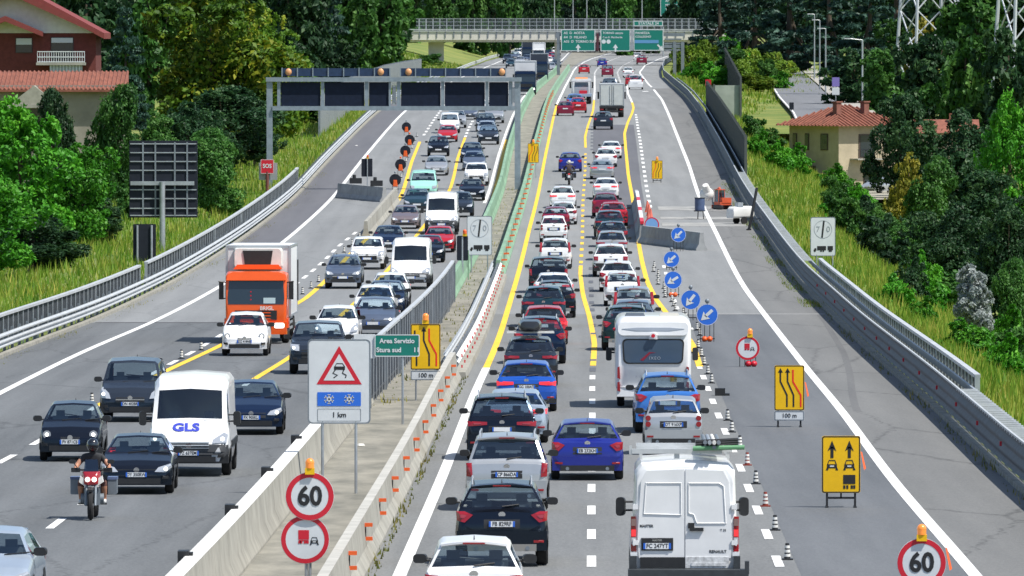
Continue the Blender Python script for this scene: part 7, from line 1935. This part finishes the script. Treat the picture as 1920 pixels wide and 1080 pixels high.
# ------------------------------------------------------------------ noise walls
def noise_wall(name, label, pts, tops, h, m, mp, cat='wall', seg=4.0):
    """pts: list of Vector (plan), tops: matching top z"""
    t = thing(name, label, cat, (pts[0].x, pts[0].y, tops[0] - h))
    for a, c, za, zc in zip(pts[:-1], pts[1:], tops[:-1], tops[1:]):
        L = math.hypot(c.x - a.x, c.y - a.y); n = max(1, int(L / seg)); d = Vector((c.x - a.x, c.y - a.y, 0)).normalized(); nrm = Vector((d.y, -d.x, 0)) * .08
        for i in range(n):
            p = a.lerp(c, i / n); q_ = a.lerp(c, (i + 1) / n); z0 = za + (zc - za) * i / n; z1 = za + (zc - za) * (i + 1) / n
            b = MB(); P = []
            for pt, z in ((p + d * .06, z0), (q_ - d * .06, z1)):
                P += [Vector((pt.x, pt.y, z - h)) - nrm, Vector((pt.x, pt.y, z - h)) + nrm, Vector((pt.x, pt.y, z)) + nrm, Vector((pt.x, pt.y, z)) - nrm]
            b.add([v - t.location for v in P], [(0, 1, 2, 3), (7, 6, 5, 4), (0, 4, 5, 1), (1, 5, 6, 2), (2, 6, 7, 3), (3, 7, 4, 0)]); b.build('panel', m, t)
            b = MB(); b.box(Vector((p.x, p.y, z0 - h / 2 + .05)) - t.location, (.2, .2, h + .1)); b.build('post', mp, t)
    return t
M_NW = mat('noise_panel_dark', (.026, .042, .036), .8, var=.25, scale=.6, stretch=(1, 1, .2)); M_NP = mat('noise_post', (.07, .08, .08), .6)
ys_ = [655, 720, 800, 892]
noise_wall('noise_wall', 'dark green noise wall along the right guardrail', [Vector((RBAR(y) + 1.15, y, 0)) for y in ys_], [hz(y) + 3.2 for y in ys_], 4.0, M_NW, M_NP)
p0, p1, p2 = at_depth(1339, 160, 893), at_depth(1389, 155, 893), at_depth(1359, 90, 1240)
noise_wall('noise_wall', 'dark noise wall farther up the bank running beside the grass', [p1, p2], [p1.z + .5, p2.z], 4.2, M_NW, M_NP)
noise_wall('noise_wall', 'pale grey panel closing the gap between the two right noise walls', [p0 + Vector((0, .3, 0)), p1 + Vector((0, .3, 0))], [p0.z, p0.z], 3.8, mat('noise_panel_pale', (.36, .40, .35), .7, col2=(.22, .26, .22), scale=.5), M_NP, seg=6)
ys_ = [792, 900, 1050, 1180, 1300]
noise_wall('noise_wall', 'grey ribbed noise wall along the left edge behind the gantry', [Vector((LBAR(y) - 3.2, y, 0)) for y in ys_], [hz(y) + v for y, v in zip(ys_, (3.4, 3.4, 3.2, 3.0, 2.8))], 4.6, mat('noise_panel_grey', (.22, .24, .24), .7, var=.25, scale=2.5, stretch=(.2, .8, .05)), M_GALVD)
o = MB().box((0, 0, 1.4), (.9, .3, 1.0)).cyl((0, 0, -.5), (0, 0, 1.0), .1, 8).build('emergency_phone', M_SIGNR); o.location = at_depth(1328, 172, 960); o.scale = (.7,) * 3; tag(o, 'red phone box beside the noise wall on the right', 'phone box')

# ------------------------------------------------------------------ buildings
M_BRICK = mat('brick_wall', (.13, .030, .026), .9, var=.18, scale=3, bump=.2, bscale=14); M_TILE = mat('roof_tile', (.22, .078, .050), .85, var=.28, scale=1.4, bump=.6, bscale=5); M_FASC = mat('roof_fascia', (.19, .035, .030), .7, var=.12)
M_PLASTER = mat('plaster_beige', (.40, .34, .24), .9, var=.14, scale=.8); M_PLW = mat('plaster_white', (.62, .62, .58), .9, var=.08); M_WIN = mat('window_pane', (.02, .028, .04), .08, coat=.5); M_SHUT = mat('shutter_pale', (.55, .58, .62), .6)
def hw_(Y): return F / Y
Yh = 690.0; hp = at_depth(60, 345, Yh)
t = thing('brick_house', 'dark red brick house with white balcony at the top left', 'house', hp)
HX = lambda u: (u - 60) / F * Yh
HZ = lambda v: at_depth(960, v, Yh).z - hp.z
def hb(u0, u1, v0, v1, y0, y1, m, name, parent=None):
    b = MB(); b.box(((HX(u0) + HX(u1)) / 2, (y0 + y1) / 2, (HZ(v0) + HZ(v1)) / 2), (HX(u1) - HX(u0), y1 - y0, abs(HZ(v0) - HZ(v1)))); return b.build(name, m, parent or t)
hb(-90, 180, 62, 420, 0, 9, M_BRICK, 'wall')
def gable(u0, u1, uc, ve, vr, y0, y1, th, name, m):
    b = MB(); a, c, r = (HX(u0), HZ(ve)), (HX(u1), HZ(ve)), (HX(uc), HZ(vr))
    P = [a, r, c, (c[0], c[1] - th), (r[0], r[1] - th * 1.2), (a[0], a[1] - th)]
    n = 6; b.add([(x, y0, z) for x, z in P] + [(x, y1, z) for x, z in P], [(0, 1, 4, 5), (1, 2, 3, 4), (11, 10, 7, 6), (10, 9, 8, 7)] + [(i, i + n, (i + 1) % n + n, (i + 1) % n) for i in range(n)]); return b.build(name, m, t)
gable(-160, 197, 20, 62, -34, -1.2, 10, .45, 'roof', M_FASC); gable(-120, 178, 20, 52, -22, -1.35, -1.15, .4, 'barge_board', M_FASC)
b = MB(); b.add([(HX(-120), -.1, HZ(62)), (HX(180), -.1, HZ(62)), (HX(20), -.1, HZ(-18))], [(0, 1, 2)]); b.build('gable_wall', M_PLW, t)
gable(-60, 82, 12, 60, 30, -1.6, 2, .35, 'porch_roof', M_FASC)
def window(u0, u1, v0, v1, y=0.0, shut=.45, parent=None):
    f_ = hb(u0 - 1.5, u1 + 1.5, v0 - 1.5, v1 + 1.5, y - .06, y + .02, mat('frame_dark', (.05, .03, .03), .6), 'window'); hb(u0, u1, v0, v1, y - .09, y - .05, M_WIN, 'pane', f_)
    if shut: hb(u0, u1, v0, v0 + (v1 - v0) * shut, y - .13, y - .10, M_SHUT, 'shutter', f_)
window(31, 60, 72, 98); window(97, 137, 71, 116, shut=.2)
hb(70, 162, 117, 122, -1.5, 0, M_CONC, 'balcony_slab')
for v in (96, 106, 115): hb(72, 160, v, v + 1.6, -1.5, -1.42, M_SIGNW, 'rail')
for u in np.arange(72, 161, 4.4): hb(u, u + 1.0, 96, 117, -1.48, -1.42, M_SIGNW, 'baluster')
hb(95, 156, 122, 136, -1.2, -1.1, mat('lattice_pale', (.40, .42, .44), .6), 'lattice')
for u in np.arange(96, 156, 6.0): hb(u, u + 2, 122, 136, -1.28, -1.2, M_SIGNW, 'baluster')
t = thing('tiled_building', 'low building with wide orange tiled roof in front of the brick house', 'house', at_depth(60, 345, 650)); Yh = 650.0; hp = t.location.copy()
hb(-60, 225, 160, 420, 0, 8, mat('plaster_grey', (.26, .24, .20), .9, var=.2, scale=.5), 'wall')
b = MB(); b.add([(HX(-80), -.8, HZ(168)), (HX(242), -.8, HZ(168)), (HX(236), 5, HZ(135)), (HX(-80), 5, HZ(135)), (HX(-80), -.8, HZ(172)), (HX(242), -.8, HZ(172))], [(0, 1, 2, 3), (4, 5, 1, 0)]); rf_ = b.build('roof', M_TILE, t)
for i in range(40):
    u = -78 + i * 8; b = MB(); b.cyl((HX(u), -.8, HZ(167.5)), (HX(u), 5, HZ(134.6)), .09, 6); b.build('tile_row', M_TILE, rf_)
b = MB(); b.add([(HX(20), -1.6, HZ(196)), (HX(112), -1.6, HZ(196)), (HX(66), -1.6, HZ(160)), (HX(66), 2, HZ(160))], [(0, 1, 2), (1, 3, 2), (0, 2, 3)]); b.build('porch', mat('porch_grey', (.30, .29, .24), .8, var=.15), t)
hb(0, 112, 196, 202, -1.7, -1.3, M_CONC, 'porch_beam')
for u in (30, 55, 80): hb(u, u + 20, 205, 235, -.06, .02, M_WIN, 'window')
# house in the dip on the right
Yr = 850.0; rp = at_depth(1575, 352, Yr)
t = thing('farm_house', 'beige two-storey house with red tiled hip roof below the right bank', 'house', rp, R(38))
b = MB(); b.box((2.6, 2.6, 2.9), (7.4, 7.4, 6.2)); b.build('wall', M_PLASTER, t)
e = 1.0; z0, z1 = 5.95, 7.9; A = [(-1.1 - e, -1.1 - e, z0), (6.3 + e, -1.1 - e, z0), (6.3 + e, 6.3 + e, z0), (-1.1 - e, 6.3 + e, z0), (2.0, 2.6, z1), (3.4, 2.6, z1)]
b = MB(); b.add(A, [(0, 1, 5, 4), (1, 2, 5), (2, 3, 4, 5), (3, 0, 4), (3, 2, 1, 0)]); rf_ = b.build('roof', M_TILE, t, smooth=0)
for k in range(18):
    x = -2.0 + k * .53
    for (c0, c1, top) in (((x, -2.1), (x, 2.4), None),):
        f_ = min(1, max(0, min((x + 2.1) / 4.1, (7.3 - x) / 3.9))); b = MB(); b.cyl((x, -2.1, z0 + .06), (x, -2.1 + 4.7 * f_, z0 + .06 + 1.95 * f_), .09, 6); b.build('tile_row', M_TILE, rf_)
        b = MB(); y = x; b.cyl((-2.1, y, z0 + .06), (-2.1 + 4.1 * min(1, max(0, min((y + 2.1) / 4.7, (7.3 - y) / 4.7))), y, z0 + .06 + 1.95 * min(1, max(0, min((y + 2.1) / 4.7, (7.3 - y) / 4.7)))), .09, 6); b.build('tile_row', M_TILE, rf_)
for x, y in ((.3, .8), (3.6, .6)): b = MB(); b.box((x, y, 7.6), (.6, .6, 1.2)); b.box((x, y, 8.25), (.8, .8, .12)); b.build('chimney', mat('chimney_brick', (.20, .08, .06), .9, var=.2), rf_)
def wr(face, a, z, w, h, name='window'):
    b = MB()
    if face == 'l': b.box((-1.13, a, z), (.08, w, h)); c_ = (-1.18, a, z); d_ = (.04, w * .84, h * .88)
    else: b.box((a, -1.13, z), (w, .08, h)); c_ = (a, -1.18, z); d_ = (w * .84, .04, h * .88)
    o = b.build(name, mat('shutter_brown', (.07, .05, .04), .7), t); MB().box(c_, d_).build('pane', M_WIN, o)
for a, w in ((5.4, .6), (3.6, .6), (1.0, 1.1)): wr('l', a, 4.4, w, 1.6)
wr('f', 2.4, 4.0, 2.0, 2.3, 'door'); wr('f', 5.0, 4.3, 1.0, 1.5); wr('f', 2.6, 1.1, 1.2, 2.2, 'door'); wr('l', 2.8, 1.4, 1.0, 1.4)
b = MB(); b.box((2.6, -1.7, 2.75), (4.6, 1.2, .14)); b.build('balcony', M_CONC, t)
for x in np.arange(.4, 4.9, .3): MB().box((x, -2.26, 3.2), (.03, .03, .9)).build('baluster', M_BLACK, t)
MB().box((2.6, -2.26, 3.66), (4.6, .05, .05)).build('rail', M_BLACK, t)
t = thing('outbuilding', 'small building with orange tiled roof among the dark trees on the right', 'house', at_depth(1775, 330, 800)); MB().box((0, 2, 1.5), (5, 4, 5.2)).build('wall', M_PLASTER, t)
b = MB(); b.add([(-3, -.5, 3.9), (3, -.5, 3.9), (3, 2, 5.1), (-3, 2, 5.1), (3, 4.5, 3.9), (-3, 4.5, 3.9)], [(0, 1, 2, 3), (3, 2, 4, 5), (1, 4, 2), (0, 3, 5)]); b.build('roof', M_TILE, t, smooth=0); MB().box((.5, 1.5, 5.2), (.4, .4, .9)).build('chimney', M_TILE, t)

# ------------------------------------------------------------------ side street
def ribbon(name, pts, ws, m, dz=.05, parent=None):
    b = MB()
    for p, w in zip(pts, ws): b.v += [(p.x - w[0], p.y, p.z + dz), (p.x + w[1], p.y, p.z + dz)]
    b.f = [(2 * i, 2 * i + 1, 2 * i + 3, 2 * i + 2) for i in range(len(pts) - 1)]; b.m = [0] * len(b.f)
    o = b.build(name, m, parent)
    if parent is None: o['kind'] = 'structure'
    return o
SP = []
for u, v, Y in ((1548, 262, 900), (1530, 228, 950), (1500, 198, 1060), (1480, 172, 1180), (1462, 150, 1320), (1450, 136, 1430)):
    SP.append(at_depth(u, v, Y))
st_ = ribbon('side_street', SP, [(2.6, 3.6)] * 6, asphalt('street_asphalt', (.12, .125, .135), (.19, .195, .205), .2, .3), 1.0)
ribbon('pavement', [p + Vector((5.0, 0, 0)) for p in SP], [(1.3, 1.3)] * 6, mat('pavement_pale', (.34, .32, .28), .9, var=.15), 1.12); ribbon('edge_line', [p + Vector((-2.4, 0, 0)) for p in SP], [(.09, .09)] * 6, M_WHITE, 1.01, st_)
ribbon('street_bank', [p + Vector((1, 0, -2)) for p in SP], [(9, 9)] * 6, M_GRASS, 2.6)
for u, vt, vb, Y, lab in ((1527, 27, 146, 1230, 'farthest'), (1537, 38, 162, 1130, 'middle'), (1548, 54, 182, 1060, 'nearest')):
    p = at_depth(u, vb, Y); h = (vb - vt) * Y / F
    t = thing('street_lamp', 'tall grey street lamp by the side street, %s of three' % lab, 'street lamp', p, 0, 'street lamps by the side street')
    b = MB(); b.cyl((0, 0, -1), (0, 0, h), .11, 8, 0, .07); b.build('pole', M_GALV, t); b = MB(); b.cyl((0, 0, h), (-.5, -.3, h + .05), .05, 6); b.box((-.7, -.4, h + .05), (.6, .3, .12)); b.build('lamp_head', M_RAILTOP, t)
p = at_depth(1617, 90, 1000); t = thing('street_lamp', 'street lamp arm poking out of the dark trees above the tiled house', 'street lamp', Vector((p.x, 1000, ground_z(p.x, 1000)))); zt_ = at_depth(960, 75, 1000).z - t.location.z; MB().cyl((0, 0, 0), (0, 0, zt_), .1, 8).build('pole', M_GALV, t); MB().cyl((0, 0, zt_), (-1.4, -.2, zt_ + .15), .05, 6).box((-1.7, -.2, zt_ + .16), (.7, .3, .12)).build('lamp_head', M_RAILTOP, t)
for u, vt, vb, Y, kind, lab in ((1437, 140, 162, 1220, 'disc', 'dark back of a round sign at the start of the side street'), (1456, 154, 176, 1150, 'tri', 'dark back of a triangular sign beside the side street'), (1484, 192, 225, 960, 'rect', 'small dark sign back on a pole at the near end of the street'), (1567, 145, 205, 960, 'blue', 'blue and white sign on a tall pole above the house roof')):
    p = at_depth(u, vb, Y); h = (vb - vt) * Y / F; t = thing('street_sign', lab, 'sign', p); MB().cyl((0, 0, -1.5), (0, 0, h), .05, 8).build('pole', M_GALV, t)
    P = {'disc': circ(.45, 18, 0, h - .45), 'tri': [(-.7, h - 1.2), (.7, h - 1.2), (0, h)], 'rect': rrect(.5, .8, .05, 2, 0, h - .4), 'blue': rrect(.8, 1.0, .05, 2, 0, h - .5)}[kind]
    b = MB(); b.prism(P, plate_fn(-.08), .03); b.build('plate', M_SIGNBACK if kind != 'blue' else mat('sign_violet', (.20, .16, .45), .5), t)
    if kind == 'blue': b = MB(); b.prism(rrect(.8, .8, .05, 2, 0, h - 1.5), plate_fn(-.08), .03); b.build('plate', M_SIGNW, t)
cpos = at_depth(1478, 128, 1460)
t = thing('parked_truck', 'white truck with brown box parked at the far end of the side street', 'truck', cpos, R(90))
b = MB(); b.loft([box_section(1.9, .5, h, .1, y) for y, h in ((1.6, 2.3), (2.5, 2.2), (3.2, 1.3), (3.4, 1.1))], closed=True, caps=True); b.build('cab', M_CONCW, t); MB().box((0, -1, 1.7), (2.0, 4.8, 2.2)).build('cargo_box', mat('box_brown', (.16, .11, .09), .7), t)
for y in (-2.4, 2.4):
    for sx in (-.85, .85): MB().cyl((sx - .1, y, .4), (sx + .1, y, .4), .4, 12).build('wheel', M_TYRE, t)
# car parked in the yard
T = dict(TYPES['hatch']); pc = bpy.data.objects.new('car', None); C.objects.link(pc); car_body(T, pc); add_wheels(T, pc); add_mirrors(T, pc); front_kit(T, pc, lit=False); pc.location = at_depth(1648, 362, 820); pc.rotation_euler = (0, 0, R(150))
tag(pc, 'silver car parked in the yard beside the beige house', 'car')
for ch in pc.children:
    if ch.material_slots and ch.material_slots[0].material == M_PAINT0: ch.material_slots[0].link = 'OBJECT'; ch.material_slots[0].material = PAINT['silver']
ribbon('yard', [at_depth(1600, 375, 780), at_depth(1610, 352, 860)], [(9, 12)] * 2, mat('yard_dirt', (.30, .28, .22), .95, var=.2), .05)
# pylons
def pylon(u, Y, w, label):
    X = (u - 960) / F * Y; z0 = ground_z(X, Y); H = 46.0; t = thing('pylon', label, 'pylon', (X, Y, z0), R(20)); M_PY = mat('pylon_steel', (.50, .53, .56), .5, .3)
    cor = lambda f: [(sx * w / 2 * (1 - .72 * f), sy * w / 2 * (1 - .72 * f), H * f) for sx, sy in ((-1, -1), (1, -1), (1, 1), (-1, 1))]
    for k in range(4): MB().cyl(cor(0)[k], cor(1)[k], .20, 6).build('leg', M_PY, t)
    lv = [0, .12, .24, .36, .50, .64, .80, 1]
    for i in range(7):
        a, c = cor(lv[i]), cor(lv[i + 1])
        for k in range(4):
            n_ = (k + 1) % 4; b = MB(); b.cyl(a[k], c[n_], .09, 5); b.build('brace', M_PY, t); b = MB(); b.cyl(a[n_], c[k], .09, 5); b.build('brace', M_PY, t)
    for z in (.7, .82, .94): MB().box((0, 0, H * z), (w * 2.2, .3, .3)).build('cross_arm', M_PY, t)
pylon(1742, 1080, 6.6, 'grey steel lattice pylon legs at the top, left one of two'); pylon(1925, 960, 6.2, 'grey steel lattice pylon at the right edge of the top')
# lamps along the bridge
for i, u in enumerate((1040, 1075, 1101, 1138, 1205)):
    t = thing('street_lamp', 'thin lamp post on the bridge, number %s from the left' % ['one', 'two', 'three', 'four', 'five'][i], 'street lamp', Vector((bxp(u), by + 8.5, bz(57))), 0, 'lamp posts on the bridge'); MB().cyl((0, 0, -.5), (0, 0, 9), .09, 8, 0, .06).build('pole', M_GALV, t); MB().cyl((0, 0, 9), (-.8, 0, 9.1), .05, 6).box((-1.1, 0, 9.1), (.6, .25, .1)).build('lamp_head', M_RAILTOP, t)
# scraps on the road
for i, (u, v, lab) in enumerate(((668, 274, 'white scrap of paper lying on the left shoulder'), (676, 838, 'white plastic litter on the median near the sign post'))):
    o = MB().box((0, 0, .05), (.20, .16, .05), rot=Matrix.Rotation(.5, 3, 'Z'), taper=.6).build('litter', M_CONCW); o.location = ground(u, v) + Vector((0, 0, .015)); tag(o, lab, 'litter')
# dark tyre mark curving over the right shoulder
tm = line_fn([(1625, 800), (1604, 770), (1597, 735), (1594, 700), (1582, 660), (1545, 600), (1490, 530)], n=3)
strip('tyre_mark', off(tm, -.12), off(tm, .12), yv(1604, 772), yv(1500, 545), .009, asphalt('rubber_mark', (.085, .086, .086), (.15, .15, .147), .35, .45), road_r)
bpy.data.scenes.remove(BENCH)
